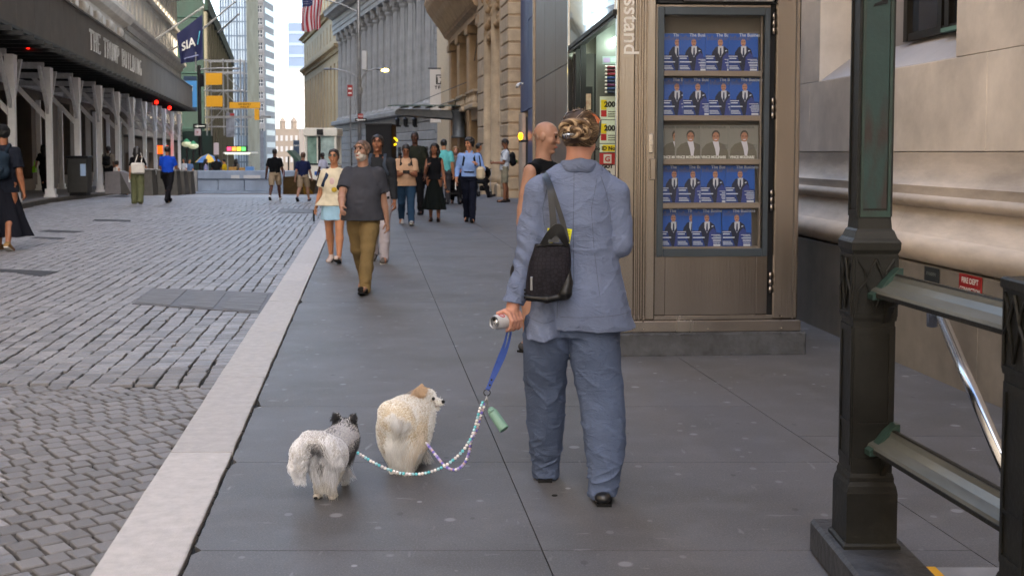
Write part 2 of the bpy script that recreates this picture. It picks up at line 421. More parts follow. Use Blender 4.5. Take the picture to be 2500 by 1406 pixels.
def inview(p):
    r = np.array((p[0], p[1], p[2]-EYE)); b = (r[2]*math.cos(TILT) + r[1]*math.sin(TILT)); f = r[1]*math.cos(TILT) - r[2]*math.sin(TILT)
    u, v = U0 + F*r[0]/f, V0 - F*b/f; return 5 < u < 2495 and v < 1400
blocks.sort(key=lambda b: (not inview(b), b[0]**2 + b[1]**2))
near, rest = blocks[:300], blocks[300:]
cob_meshes = []
for i in range(14):
    v, f = cobble_geo(.5, .5, .045, .045, .3); mb = MB(); mb.add(v, f); cob_meshes.append(mb.mesh('cobblestone', COB))
for i, (x, y, z, a, hx, hy) in enumerate(near):
    o = put('cobblestone', random.choice(cob_meshes), road, (x, y, z), a); o.scale = (hx*2, hy*2, .11)
V, Fc, sh = [], [], []
for (x, y, z, a, hx, hy) in rest:
    v, f = cobble_geo(hx, hy, .006 if y < 20 else .003); c, s = math.cos(a), math.sin(a); o = len(V)
    V += [(x + p*c - q*s, y + p*s + q*c, z + r) for p, q, r in v]; Fc += [tuple(j+o for j in t) for t in f]; sh += [random.random()]*len(f)
me = bpy.data.meshes.new('cobblestones'); me.from_pydata(V, [], Fc); me.materials.append(COBJ)
at = me.attributes.new('shade', 'FLOAT', 'FACE'); at.data.foreach_set('value', sh)
tag(put('cobblestones', me, road), kind='stuff')
# distant setts read as one rough surface
FARS = mat('far_setts', '#868589', .5, var=.18, scale=2.5, bump=.006, bscale=18, stretch=(1, .5, 1))
part('far_paving', strip(lambda y: lk(y)+.02, lambda y: kx0(y)-.02, -.124, [46, 50, 64, 80, 100, 130, 170, 230, 320]), FARS, road)

# iron covers, plates and asphalt patches in the road
IRON = mat('worn_iron', '#55555a', .6, metal=.1, var=.4, scale=7, bump=.003, bscale=50)
def on_road(u, v, dz=0): p = G(u, v, -.12+dz); return p
def cover(name, label, pix, m, parts=0, group=None, h=.02):
    ps = [on_road(u, v, .006) for u, v in pix]; c = sum(ps)/len(ps)
    t = thing(name, label, 'road cover', c, 0, group)
    mb = MB(); q = [tuple(p - c) for p in ps]; mb.prism([(a, b, -.02) for a, b, _ in q], h+.006); part('rim', mb, m, t, bevel=.004)
    if parts:
        a, b, c2, d = [np.array(x) for x in q]
        for i in range(parts):
            s0, s1 = (i+.06)/parts, (i+.94)/parts
            pl = [a*(1-s0)+b*s0, a*(1-s1)+b*s1, d*(1-s1)+c2*s1, d*(1-s0)+c2*s0]; ct = sum(pl)/4
            pl = [ct + (p-ct)*.9 for p in pl]
            part('lid_plate', MB().prism([(p[0], p[1], -.012+h) for p in pl], .004), mat('plate_iron', '#77777a', .6, spec=.2, metal=0, col2='#45464b', scale=7, bump=.006, bscale=18, stretch=(.5, 1.6, 1)), t)  # uneven reflections put into the colour as light and dark mottling
    return t
cover('utility_cover', 'three-panel iron utility cover set in the cobbles against the kerb', [(322, 742), (640, 765), (668, 716), (372, 704)], IRON, 3)
cover('utility_cover', 'small flat iron cover far up the cobbled road near the walking women', [(678, 519), (765, 521), (771, 512), (686, 509)], IRON, 1)
TARP = mat('tar_patch', '#2c2e33', .8, var=.3, scale=6, bump=.003, bscale=60)
for i, (pix, lb) in enumerate([
    ([(-40, 662), (20, 664), (100, 676), (142, 664), (60, 660), (-20, 657)], 'dark tar patch in the cobbles by the left frame edge'),
    ([(92, 566), (180, 569), (206, 566), (120, 562)], 'thin dark trench patch behind the caped walker'),
    ([(225, 540), (318, 542), (320, 538), (232, 536)], 'thin dark trench patch across the mid road'),
    ([(73, 582), (150, 585), (160, 582), (90, 579)], 'short dark trench patch nearest the left walker')]):
    ps = [on_road(u, v, .0) for u, v in pix]; c = sum(ps)/len(ps); t = thing('road_patch', lb, 'road patch', c, 0, 'tar patches in the road')
    part('tar', MB().prism([(p-c)[:2].tolist()+[.0] for p in ps], .008), TARP, t)

# kerb of pale granite, stone by stone, with the ragged joint behind it
GRAN = mat('kerb_granite', '#aba8a8', .65, var=.12, scale=14, bump=.003, bscale=130, rnd=.09)
JOINT = mat('joint_dirt', '#17181a', .95, var=.5, scale=30, bump=.012, bscale=40)
kerb = struct('kerb', strip(lambda y: kx0(y)+.03, lambda y: kx(y)-.03, -.06), JOINT)
ys = [-4, -2, 0, 1.9, 3.88, 5.86, 7.85, 9.9, 11.9, 13.8, 16, 18, 20.2, 22.5, 25, 27.5, 30, 34, 38, 43, 48, 54, 60, 70, 80, 100, 130]
for a, b in zip(ys[:-1], ys[1:]):
    n = 9 if a < 14 else 2; pts0, pts1 = [], []
    for i in range(n+1):
        y = a + .005 + (b-a-.01)*i/n; rr = .004 if a < 14 else 0
        pts0.append((kx0(y)+random.uniform(-rr, rr)*.5, y)); pts1.append((kx(y)-.008+random.uniform(-rr*1.4, rr*.6), y))
    mb = MB(); m_ = n+1
    for z in (-.15, -.004, 0):
        ins = .006 if z == 0 else 0
        mb.v += [(x+ins, y, z+gz(y)) for x, y in pts0] + [(x-ins, y, z+gz(y)) for x, y in pts1]
    for l in (0, 1):
        o = l*2*m_
        for i in range(n):
            mb.f.append((o+i, o+2*m_+i, o+2*m_+i+1, o+i+1)); mb.f.append((o+m_+i, o+m_+i+1, o+3*m_+i+1, o+3*m_+i))
        mb.f += [(o, o+m_, o+3*m_, o+2*m_), (o+n, o+2*m_+n, o+3*m_+n, o+m_+n)]
    o = 4*m_
    for i in range(n): mb.f.append((o+i, o+m_+i, o+m_+i+1, o+i+1))
    mb.m = [0]*len(mb.f); part('kerb_stone', mb, GRAN, kerb)

# sidewalk of large grey slabs
def slab_mat():
    m = mat('bluestone', '#525255', .55, var=.1, scale=1.6, bump=.0012, bscale=180, rnd=.05)
    n = m.node_tree.nodes; L = m.node_tree.links; b = n['Principled BSDF']; src = b.inputs['Base Color'].links[0].from_socket
    gm = n.new('ShaderNodeNewGeometry')
    def layer(src, scale, lo, hi, col, amt, kind='noise', st=None):
        mp = n.new('ShaderNodeMapping'); L.new(gm.outputs['Position'], mp.inputs['Vector'])
        if st: mp.inputs['Scale'].default_value = st
        if kind == 'noise': t = n.new('ShaderNodeTexNoise'); t.inputs['Detail'].default_value = 7; o = t.outputs['Fac']
        else:
            t = n.new('ShaderNodeTexVoronoi'); o = t.outputs['Distance']
        t.inputs['Scale'].default_value = scale; L.new(mp.outputs[0], t.inputs['Vector'])
        r = n.new('ShaderNodeMapRange'); r.inputs['From Min'].default_value = lo; r.inputs['From Max'].default_value = hi
        r.inputs['To Min'].default_value = 0; r.inputs['To Max'].default_value = amt; L.new(o, r.inputs['Value'])
        x = n.new('ShaderNodeMix'); x.data_type = 'RGBA'; L.new(r.outputs[0], x.inputs[0]); L.new(src, x.inputs[6]); x.inputs[7].default_value = lin(col)
        return x.outputs[2]
    src = layer(src, 1.1, .42, .72, '#363530', .6)
    src = layer(src, 4.5, .5, .8, '#6a6b70', .4)               # damp brown blotches
    src = layer(src, 130, .5, .75, '#7b7b80', .5)
    src = layer(src, 60, .55, .75, '#34353a', .45)                 # fine speckle of the stone
    src = layer(src, 2.6, .085, .06, '#8b8d92', .6, 'vor')
    src = layer(src, 5.3, .1, .08, '#7d7f84', .5, 'vor', (1, .8, 1))        # trodden gum spots
    src = layer(src, 3.7, .07, .05, '#26272a', .5, 'vor', (1.1, .7, 1))
    src = layer(src, 16, .66, .72, '#86888e', .45, 'noise', (.35, 1.3, 1))
    src = layer(src, 11, .68, .74, '#8d8f94', .4, 'noise', (1.5, .3, 1))
    src = layer(src, 3.3, .05, .035, '#96989c', .7, 'vor', (1, .9, 1))   # scuffs
    L.new(src, b.inputs['Base Color']); return m
BLUE = slab_mat()
walk = struct('sidewalk', strip(lambda y: kx(y)-.03, lambda y: wallx(y)+.3, -.03), JOINT)
lanes = [(lambda y: kx(y)+.005, l1), (l1, l2), (l2, lambda y: max(wallx(y)+.1, l2(y)+.3))]
js = [[-9, -4, 0, 1.9, 3.12, 4.39, 5.67, 6.93, 11.8, 16.9, 22.2, 27, 32, 38, 44, 50, 58, 68, 80, 100, 130],
      [-9, -4, 0, 1.9, 3.12, 4.39, 5.67, 6.93, 11.8, 16.9, 22.2, 27, 32, 38, 44, 50, 58, 68, 80, 100, 130],
      [-9, -4, 0, 3.0, 6.2, 9.4, 12.4, 16.9, 22.2, 27, 32, 38, 44, 50, 58, 68, 80, 100, 130]]
gap = .0026
for li, (f0, f1) in enumerate(lanes):
    for a, b in zip(js[li][:-1], js[li][1:]):
        n = 26 if (li == 0 and 2 < a < 12) else 3; L0, L1 = [], []
        for i in range(n+1):
            y = a + gap + (b-a-2*gap)*i/n
            rag = random.uniform(0, .011)*random.random() if (li == 0 and a < 12) else 0
            if li == 0 and i in (0, n) and 2 < a < 12: rag += .03
            L0.append((f0(y)+gap+rag, y)); L1.append((f1(y)-gap, y))
        mb = MB(); m_ = n+1
        for z in (-.04, 0):
            mb.v += [(x, y, z+gz(y)) for x, y in L0] + [(x, y, z+gz(y)) for x, y in L1]
        for i in range(n):
            mb.f += [(2*m_+i, 3*m_+i, 3*m_+i+1, 2*m_+i+1), (i, 2*m_+i, 2*m_+i+1, i+1), (m_+i, m_+i+1, 3*m_+i+1, 3*m_+i)]
        mb.f += [(0, m_, 3*m_, 2*m_), (n, 2*m_+n, 3*m_+n, m_+n)]; mb.m = [0]*len(mb.f)
        part('paving_slab', mb, BLUE, walk)
# rusty crumbs in the joint behind the kerb
mb = MB()
for i in range(260):
    y = 3 + 10*random.random()**1.4; x = kx(y) + random.uniform(-.004, .03); s = random.uniform(.002, .006)
    mb.ball((x, y, -.006), (s, s*1.6, s*.6), 5)
tag(part('joint_gravel', mb, mat('crumb', '#3b3a36', .9, var=.4, scale=60), walk), kind='stuff')
# litter: a few flat gum blobs and paper bits that show
for i, (u, v) in enumerate([(1355, 808+410)] + [(1354, 1210)][:0] + [(730, 1218), (905, 1242), (867, 964)]):
    pass

# far side pavement with its kerb
FARC = mat('far_kerb', '#57534d', .8, var=.2, scale=3)
fs = struct('far_pavement', strip(lambda y: -13.5-.196*y, lambda y: lk(y)-.17, .0, [-14, 0, 10, 20, 30, 38, 50, 64, 80, 100, 130, 170]), mat('far_walk', '#77777c', .75, var=.15, scale=1.3))
mb = MB(); ysf = [-14, 0, 8, 16, 24, 31, 38, 46, 56, 68, 80, 96, 120, 150]
fk = struct('far_kerb', strip(lambda y: lk(y)-.17, lk, -.14, ysf), FARC)
for a, b in zip(ysf[:-1], ysf[1:]):
    m2 = MB(); a2, b2 = a+.01, b-.01
    m2.prism([(lk(a2)-.19, a2, -.16+gz(a2)), (lk(a2), a2, -.16+gz(a2)), (lk(b2), b2, -.16+gz(b2)), (lk(b2)-.19, b2, -.16+gz(b2))], .163)
    part('kerb_stone', m2, FARC, fk)
# ------------------------------------------------------------------ buildings
def line_root(name, label, cat, p0, p1, z=0, **k):
    """a building whose street line runs from plan point p0 (near) to p1 (far); local x along it"""
    d = (p1[0]-p0[0], p1[1]-p0[1]); t = thing(name, label, cat, (p0[0], p0[1], z), math.atan2(d[1], d[0]), **k)
    return t, math.hypot(*d)
def ybox(mb, s, x0, x1, a, b, z0, z1, mi=0, c=0):
    """box whose depth runs a..b outward (s=+1: local +y is outward, s=-1: local -y)"""
    y0, y1 = sorted((a*s, b*s)); return mb.box(x0, x1, y0, y1, z0, z1, mi, c)
GLZ = glass('window_glass', '#46525c'); FRM = flat('window_frame', '#2b2b2b')
def window_mesh(s, ww, wh, depth, mf, mg, mull=1, rails=1, fr=.07):
    mb = MB(); ybox(mb, s, -ww/2, ww/2, -depth-.05, -depth, 0, wh, 1)
    for x in (-ww/2, ww/2-fr): ybox(mb, s, x, x+fr, -depth, -depth+.06, 0, wh)
    for z in (0, wh-fr): ybox(mb, s, -ww/2+fr, ww/2-fr, -depth, -depth+.06, z, z+fr)
    for i in range(mull): x = -ww/2+ww*(i+1)/(mull+1); ybox(mb, s, x-fr/2, x+fr/2, -depth, -depth+.05, fr, wh-fr)
    for i in range(rails): z = wh*(i+1)/(rails+1); ybox(mb, s, -ww/2+fr, ww/2-fr, -depth+.052, -depth+.07, z-fr/2, z+fr/2)
    return mb.mesh('window', [mf, mg])
def facade(root, s, x0, x1, z0, floors, fh, bays, ww, wh, m, depth=.3, mg=None, mf=None, sill=.9, name='wall', mull=1, trim=None, wins=True):
    mg, mf = mg or GLZ, mf or FRM; bw = (x1-x0)/bays; mb = MB()
    for b in range(bays+1):
        a = x0 if b == 0 else x0+b*bw-(bw-ww)/2; e = x1 if b == bays else x0+b*bw+(bw-ww)/2
        ybox(mb, s, a, e, -depth-.2, 0, z0, z0+floors*fh)
    for b in range(bays):
        a = x0+b*bw+(bw-ww)/2
        zz = z0
        for f in range(floors):
            ybox(mb, s, a, a+ww, -depth-.2, -.003, zz, z0+f*fh+sill); zz = z0+f*fh+sill+wh
        ybox(mb, s, a, a+ww, -depth-.2, -.003, zz, z0+floors*fh)
    part(name, mb, m, root); me = window_mesh(s, ww, wh, depth, mf, mg, mull)
    if wins:
        for b in range(bays):
            for f in range(floors): put('window', me, root, (x0+(b+.5)*bw, 0, z0+f*fh+sill))
    if trim:
        t = MB()
        for b in range(bays):
            for f in range(floors):
                a = x0+b*bw+(bw-ww)/2; ybox(t, s, a-.15, a+ww+.15, .0, .18, z0+f*fh+sill-.2, z0+f*fh+sill)
        tag(part('sill', t, trim, root), kind='stuff')
def core(root, s, x0, x1, z1, m, back=14, z0=-4, front=-.6):
    mb = MB(); ybox(mb, s, x0, x1, -back, front, z0, z1); return part('core', mb, m, root)
def cornice(mb, s, x0, x1, z, prof, mi=0):
    """swept profile [(out, dz)...] along x"""
    n = len(prof); v = [(x0, o*s, z+dz) for o, dz in prof] + [(x1, o*s, z+dz) for o, dz in prof]
    f = [(i, i+1, n+i+1, n+i) for i in range(n-1)] + [tuple(range(n)), tuple(range(n, 2*n))[::-1], (n-1, 0, n, 2*n-1)]
    if s < 0: f = [q[::-1] for q in f]
    return mb.add(v, f, mi)

# -- pale limestone wall on the near right
t, L = line_root('limestone_building', 'pale limestone building with rolled base mouldings and a grey granite plinth, behind the metro railing', 'building',
                 (3.56+.085*30, -30), (3.56-.085*26.6, 26.6)); k1 = L/56.6
def wl(y): return (y+30)*k1
GRB = mat('granite_plinth', '#77726c', .6, var=.3, scale=1.7, bump=.001, bscale=200, streak=.5)
LIME = mat('pale_limestone', '#cfc5ba', .72, var=.17, scale=1.6, bump=.002, bscale=20, streak=.16, rnd=.07)
LIMER = mat('limestone_roll', '#bdb0a2', .62, var=.32, scale=2.6, bump=.003, bscale=14, stretch=(.3, 1, 1))
xs = [0, wl(-12), wl(-5), wl(0), wl(2.5), wl(4.9), wl(7.2), wl(9.45), wl(11.8), wl(15), wl(20), L]
for a, b in zip(xs[:-1], xs[1:]):
    mb = MB(); mb.box(a+.003, b-.003, -.4, 0, -.1, .765, c=.004); part('plinth_stone', mb, GRB, t)
prof = [(-.35, .77)] + [(-.055+.085*math.cos(a)+.0, .865+.095*math.sin(a)) for a in np.linspace(-1.5, 1.5, 10)] + \
       [(-.06, .965), (-.07, .985), (-.078, .99), (-.105, 1.06), (-.15, 1.14)] + [(-.155+.05*math.cos(a), 1.195+.045*math.sin(a)) for a in np.linspace(-1.45, 1.45, 8)] + \
       [(-.15, 1.245), (-.15, 1.305), (-.157, 1.31), (-.19, 1.345), (-.215, 1.42), (-.225, 1.5), (-.225, 1.55), (-.4, 1.55)]
xs2 = [0, wl(-12), wl(-6), wl(-1), wl(1.6), wl(4.1), wl(6.4), wl(8.6), wl(11.1), wl(14), wl(20), L]
for a, b in zip(xs2[:-1], xs2[1:]):
    mb = MB(); n = len(prof)
    v = [(a+.0015, o, z) for o, z in prof] + [(b-.0015, o, z) for o, z in prof]
    mb.add(v, [(i, i+1, n+i+1, n+i)[::-1] for i in range(n-1)] + [tuple(range(n)), tuple(range(n, 2*n))[::-1]]); o = part('moulded_base_stone', mb, LIMER, t)
    for p in o.data.polygons: p.use_smooth = True
    es = o.modifiers.new('split', 'EDGE_SPLIT'); es.split_angle = R(38)
W0, W1, ZS = wl(8.05), wl(10.75), 2.21                            # window recess
def block(a, b, z0, z1, out=-.225, m=LIME): part('wall_stone', MB().box(a+.002, b-.002, -.75, out, z0+.002, z1-.002, c=.003), m, t)
for a, b in ((0, wl(-9)), (wl(-9), wl(-3)), (wl(-3), wl(1.5)), (wl(1.5), wl(4.6)), (wl(4.6), wl(7.6)), (wl(7.6), wl(11.0)), (wl(11.0), wl(14)), (wl(14), wl(20)), (wl(20), L)): block(a, b, 1.553, ZS)
for i, (z0, z1) in enumerate(((ZS, 3.35), (3.35, 4.5), (4.5, 5.6))):
    o = .9*(i % 2)
    for a, b in ((0, wl(-9)), (wl(-9), wl(-3)), (wl(-3), wl(1.5)), (wl(1.5)+0, wl(4.9)+o), (wl(4.9)+o, W0), (W1, wl(13)-o), (wl(13)-o, wl(18)), (wl(18), L)): block(a, b, z0, z1)
block(W0, W1, 5.6, 6.6)
# recess: jambs, sloping sill, window with bronze frame
REV = mat('reveal_stone', '#a8a3a2', .75, var=.1, scale=1.5, bump=.001)
sl = MB(); sl.add([(W0, -.24, ZS+.005), (W1, -.24, ZS+.005), (W1, -.56, ZS+.24), (W0, -.56, ZS+.24), (W0, -.24, ZS-.05), (W1, -.24, ZS-.05), (W1, -.56, ZS-.05), (W0, -.56, ZS-.05)],
       [(3, 2, 1, 0), (0, 1, 5, 4), (1, 2, 6, 5), (2, 3, 7, 6), (3, 0, 4, 7)]); part('sloping_sill', sl, REV, t)
part('window_back_wall', MB().box(W0-.3, W1+.3, -1.3, -.58, 1.6, 6), REV, t)
WG = glass('deep_glass', '#2a3645'); BRZ = mat('dark_bronze', '#2a2622', .45, metal=.6)
wd = part('window', MB().box(W0+.1, W0+1.5, -.576, -.55, ZS+.3, 5.2), WG, t)
fr = MB()
for x in (W0+.02, W0+.7, W0+.82, W0+1.44): fr.box(x, x+.07, -.55, -.5, ZS+.25, 5.2)
fr.box(W0+.1, W0+1.43, -.55, -.505, ZS+.25, ZS+.31); part('frame', fr, BRZ, wd)
part('copper_ledge', MB().box(W0+.02, W0+.7, -.5, -.44, ZS+.245, ZS+.275), flat('copper_green', '#5f8478'), t)
for i in range(2): mb = MB(); mb.ball((W1+.12-i*.0, -.222, 2.95+i*.4), .012, 6)
part('upper_wall', MB().box(0, L, -1.2, -.26, 6.6, 75), LIME, t); part('wall_backing', MB().box(0, W0, -1.2, -.76, 0, 6.6).box(W1, L, -1.2, -.76, 0, 6.6).box(W0, W1, -1.5, -1.31, 0, 6.6), LIME, t)
core(t, 1, 0, L, 75, LIME, back=16, front=-1.52)
# small plates on the plinth
def plate(name, label, x, z, w_, h_, col, words, tcol):
    q = thing(name, label, 'sign', (0, 0, 0)); q.parent = None
    M = Matrix.Translation(t.location) @ Matrix.Rotation(t.rotation_euler.z, 4, 'Z') @ Matrix.Translation((x, .004, z)); q.matrix_world = M
    q.location = M.translation; q.rotation_euler = (0, 0, t.rotation_euler.z)
    part('plate', MB().box(-w_/2, w_/2, 0, .006, -h_/2, h_/2, c=.002), col, q)
    for i, (s_, sz) in enumerate(words):
        m_ = text_mb(s_, sz, align='CENTER', bold=.001); m_.v = [(-a, .0075, c+h_/2-.055-i*.055) for a, b, c in m_.v]; part('lettering', m_, tcol, q)
RED = flat('sign_red', '#8e1c1f', .45)
plate('wall_plate', 'red metal plate with white lettering on the granite plinth', wl(7.3), .69, .3, .15, RED, [('FIRE DEPT', .05), ('CONNECTION', .04)], WHITE)
plate('wall_plate', 'black metal plate on the granite plinth beside the red one', wl(7.85), .7, .22, .12, flat('plate_black', '#20262a'), [('STANDPIPE', .03)], mat('dim_letter', '#69706f'))

# -- brown granite slab and blue glass beyond the kiosk
t, L = line_root('granite_shop', 'brown polished granite shop front with a tall blue glass bay, beyond the news kiosk', 'building', (wallx(26.6), 26.6), (wallx(39.4), 39.4))
BRN = mat('brown_granite', '#6e625a', .42, var=.12, scale=2, bump=.0004, bscale=200, rnd=.05)
for i in range(3):
    a = i*7.3/3
    for z0, z1 in ((0, .4), (.4, 3.6), (3.6, 6.8), (6.8, 10), (10, 13.2)): part('granite_panel', MB().box(a+.01, a+7.3/3-.01, -.2, 0, z0+.01, z1-.01, c=.004), BRN, t)
part('bronze_strip', MB().box(7.3, 7.55, -.2, .06, 0, 14), mat('pale_bronze', '#a18e78', .4, metal=.3), t)
BG = mat('blue_glass', '#55658a', .5, var=.15, scale=.8, spec=.1)
for z0, z1 in ((0.1, 2.9), (2.93, 5.7), (5.73, 8.5), (8.53, 11.3)): part('glass_pane', MB().box(7.56, 10.2, -.15, -.08, z0, z1), BG, t)
part('doorway', MB().box(10.25, 11.4, -.3, -.12, .02, 2.7), DARK, t)
part('glass_pane', MB().box(10.25, 12.8, -.15, -.08, 2.9, 11.3), BG, t)
part('stone_jamb', MB().box(11.5, 12.83, -.3, -.02, 0, 2.85), STONE, t)
part('upper_wall', MB().box(0, L, -.5, -.21, 0, 75), BRN, t); core(t, 1, 0, L, 75, BRN)
q = thing('wall_lamp', 'small amber warning lamp glowing on the blue glass bay', 'lamp', P(1271, 333, 37.2)); part('lamp_globe', MB().ball((0, 0, 0), (.07, .07, .12), 10), mat('amber_glow', '#ff9a10', .4, emit=2.2), q, True)
part('bracket', MB().box(-.06, .3, -.05, .05, -.2, -.12), BLACKM, q)
for u, v in ((1240, 206), (1271, 212)):
    q = thing('security_camera', f'small white security camera {"on the tan pier" if u < 1250 else "on the blue glass bay"}', 'camera', P(u, v, 38.4 if u > 1250 else 41)); mb = MB()
    mb.tube([(0, 0, .1), (-.08, -.1, .06), (-.12, -.25, -.02)], .05, 8); part('camera_body', mb, WHITE, q, True); part('arm', MB().tube([(0, 0, .1), (.25, 0, .12)], .025, 6), WHITE, q)

# -- ornate tan bank building
t, L = line_root('ornate_bank', 'ornate tan stone bank with deep carved cornice, tall windows and quoined piers', 'building', (wallx(39.5), 39.5), (wallx(73), 73), gz(50))
TAN = mat('tan_stone', '#b39f84', .75, var=.18, scale=1.6, bump=.006, bscale=20, streak=.2, rnd=.05); TAN2 = mat('warm_tan_stone', '#a78c6b', .75, var=.2, scale=1.4, bump=.008, bscale=14, streak=.2)
def u2x(u, y0=39.5, sl=-.146, X0=.21):                            # photo column -> distance along this front
    a = (u-1250)/2800; y = (X0 - sl*39.4)/(a - sl); return (y-39.5)*math.hypot(1, sl)
# quoined outer pier (near end)
q0, q1 = 0.05, u2x(1244)
zz = 0
while zz < 22:
    h = .46; a = .0 if int(zz/.46) % 2 else .12
    part('quoin', MB().box(q0, q1-a, -.4, .34, zz+.02, zz+h-.02, c=.03), TAN, t); zz += h
part('pier_core', MB().box(q0+.02, q1-.14, -.5, .3, -1, 24), TAN2, t)
# portal bay with carved keystone, shafts
x2 = u2x(1196); mb = MB()
for i in range(3):
    xc = q1 + .4 + (x2-q1-.8)*i/2; part('shaft', MB().lathe([(.34, 0), (.34, .25), (.27, .35), (.25, 8.2), (.33, 8.5), (.36, 8.8)], (xc, .05, .6), 14), TAN, t, True)
    part('shaft_plinth', MB().box(xc-.42, xc+.42, -.2, .45, -1, .6, c=.04), TAN, t)
part('portal_wall', MB().box(q1, x2, -.8, -.3, -1, 24), TAN2, t)
kc = MB()
cornice(kc, 1, q1-.2, x2+.5, 9.9, [(-.3, 0), (.25, 0), (.3, .15), (.5, .3), (.62, .5), (1.0, .62), (1.05, .85), (.9, .95), (-.3, .95)])
for i in range(9): a = q1+.1+i*(x2-q1+.1)/9; kc.box(a, a+.16, .1, .55, 9.62, 9.9)
part('portal_cornice', kc, TAN, t)
cv = MB(); rs = random.Random(3)
for i in range(90):
    x = rs.uniform(q1+.3, x2-.2); z = 9.5 - rs.random()*3.4; cv.ball((x, .1+rs.random()*.35*(z-5.5)/4, z), (rs.uniform(.06, .16), .14, rs.uniform(.08, .22)), 6)
tag(part('carved_ornament', cv, TAN2, t, True), kind='stuff')
# inner quoined pilasters
for ua, ub in ((1196, 1180),):
    a, b = u2x(ua), u2x(ub); zz = 0
    while zz < 20: part('pilaster_stone', MB().box(a, b, -.4, .25, zz+.02, zz+.68, c=.03), TAN, t); zz += .7
# main window wall: pilasters, two tiers of windows, spandrels with balconies, deep cornice
a0, a1 = u2x(1180)+.1, u2x(1106)
nb = 3; bw = (a1-a0)/nb
for i in range(nb+1):
    x = a0+i*bw; part('pilaster', MB().box(x-.55, x+.55, -.6, .16, -1, 7.2, c=.05).box(x-.7, x+.7, -.6, .26, 7.2, 7.6, c=.04).box(x-.75, x+.75, -.6, .28, -1, .9, c=.04), TAN2, t)
wm1 = window_mesh(1, bw-1.25, 2.7, .35, mat('bronze_frame', '#3b3226', .5, metal=.4), glass('warm_glass', '#6f6552', dark=.5), 2, 2, .1)
wm2 = window_mesh(1, bw-1.25, 2.2, .35, MATS['bronze_frame'], MATS['warm_glass'], 2, 1, .1)
for i in range(nb):
    x = a0+(i+.5)*bw; put('window', wm1, t, (x, 0, 4.45)); put('window', wm2, t, (x, 0, 1.0))
    sp = MB(); sp.box(x-bw/2+.56, x+bw/2-.56, -.6, .08, 3.2, 4.4, c=.04).box(x-bw/2+.56, x+bw/2-.56, -.6, .4, 3.7, 3.9, c=.03)
    for j in range(6): sp.lathe([(.09, 0), (.13, .12), (.06, .35), (.1, .5)], (x-bw/2+.9+j*(bw-1.8)/5, .25, 3.9), 8)
    sp.box(x-bw/2+.56, x+bw/2-.56, .15, .36, 4.41, 4.5); sp.box(x-bw/2+.56, x+bw/2-.56, -.6, 0, -1, 1.25)
    tag(part('spandrel_carving', sp, TAN, t), kind='stuff')
cm = MB()
cornice(cm, 1, a0-.3, a1+.6, 7.6, [(-.6, 0), (.2, 0), (.2, .3), (.4, .4), (.5, .6), (.7, .9), (1.0, 1.3), (1.35, 1.8), (1.5, 2.2), (1.45, 2.5), (-.6, 2.6)])
part('cornice', cm, TAN2, t)
co = MB()
n = int((a1+.5-a0)/.42)
for i in range(n):
    x = a0+i*.42; co.add([(x, .5, 8.1), (x+.2, .5, 8.1), (x+.2, 1.42, 9.55), (x, 1.42, 9.55), (x, .4, 8.6), (x+.2, .4, 8.6), (x+.2, 1.3, 9.9), (x, 1.3, 9.9)],
        [(0, 1, 2, 3), (0, 3, 7, 4), (1, 5, 6, 2), (2, 6, 7, 3)])
tag(part('cornice_ribs', co, TAN, t), kind='stuff')
part('end_pier', MB().box(a1+.8, L, -.6, .05, -3, 13.7, c=.05), mat('cream_stone', '#cbb99a', .7, var=.1), t); part('band_wall', MB().box(.2, a1+.79, -.6, -.02, 10.2, 13.79), TAN, t)
for z in (13.7, 17.7, 21.7): pass
facade(t, 1, 0.2, L, 13.8, 8, 4, 8, 2, 2.4, TAN, .4, name='upper_wall', wins=False)
core(t, 1, .2, L, 78, TAN)

# -- grey colonnaded building
t, L = line_root('colonnade_building', 'blue-grey columned exchange building with a deep entablature', 'building', (-4.86, 85), (-4.86-.304*53, 138), gz(100))
GRY = mat('grey_stone', '#8b8c8c', .75, var=.15, scale=.9, bump=.004, bscale=14, streak=.2, rnd=.05); zb = -gz(100)
part('end_pier', MB().box(0, 1.6, -3, .4, 0, 20), GRY, t)
for i in range(34): part('pier_stone', MB().box(-.14, 1.5, -1.4, .5, i*.52+.02, i*.52+.5, c=.04), GRY, t)
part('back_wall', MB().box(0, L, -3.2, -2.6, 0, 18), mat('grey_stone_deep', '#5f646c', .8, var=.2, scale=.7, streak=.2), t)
for i in range(8): part('base_course', MB().box(1.5, L, -2.6, .5-(i > 5)*.15, i*.72+.02, i*.72+.7, c=.05), GRY, t)
part('base_ledge', MB().box(1.4, L, -2.6, .75, 5.78, 6.3, c=.1), GRY, t)
colm = MB(); prof = [(.78, 0), (.78, .25), (.66, .4), (.62, .55), (.6, 4), (.5, 8.9), (.52, 9.0), (.6, 9.15), (.55, 9.3), (.78, 9.9), (.85, 10.1), (.85, 10.25)]
n = 24
for r, z in prof:
    for k in range(n): fl = .88 if (k % 2 and .5 < z < 9) else 1; aa = 2*math.pi*k/n; colm.v.append((r*fl*math.cos(aa), r*fl*math.sin(aa), z))
for i in range(len(prof)-1):
    for k in range(n): colm.f.append((i*n+k, i*n+(k+1) % n, (i+1)*n+(k+1) % n, (i+1)*n+k))
colm.m = [0]*len(colm.f)
for k in range(8): aa = k*math.pi/4; colm.ball((.66*math.cos(aa), .66*math.sin(aa), 9.65), (.16, .16, .32), 6)
cme = colm.mesh('column', GRY); N = 16
for i in range(N): put('column', cme, t, (3.4+i*(L-5)/(N-1), -.5, 6.3))
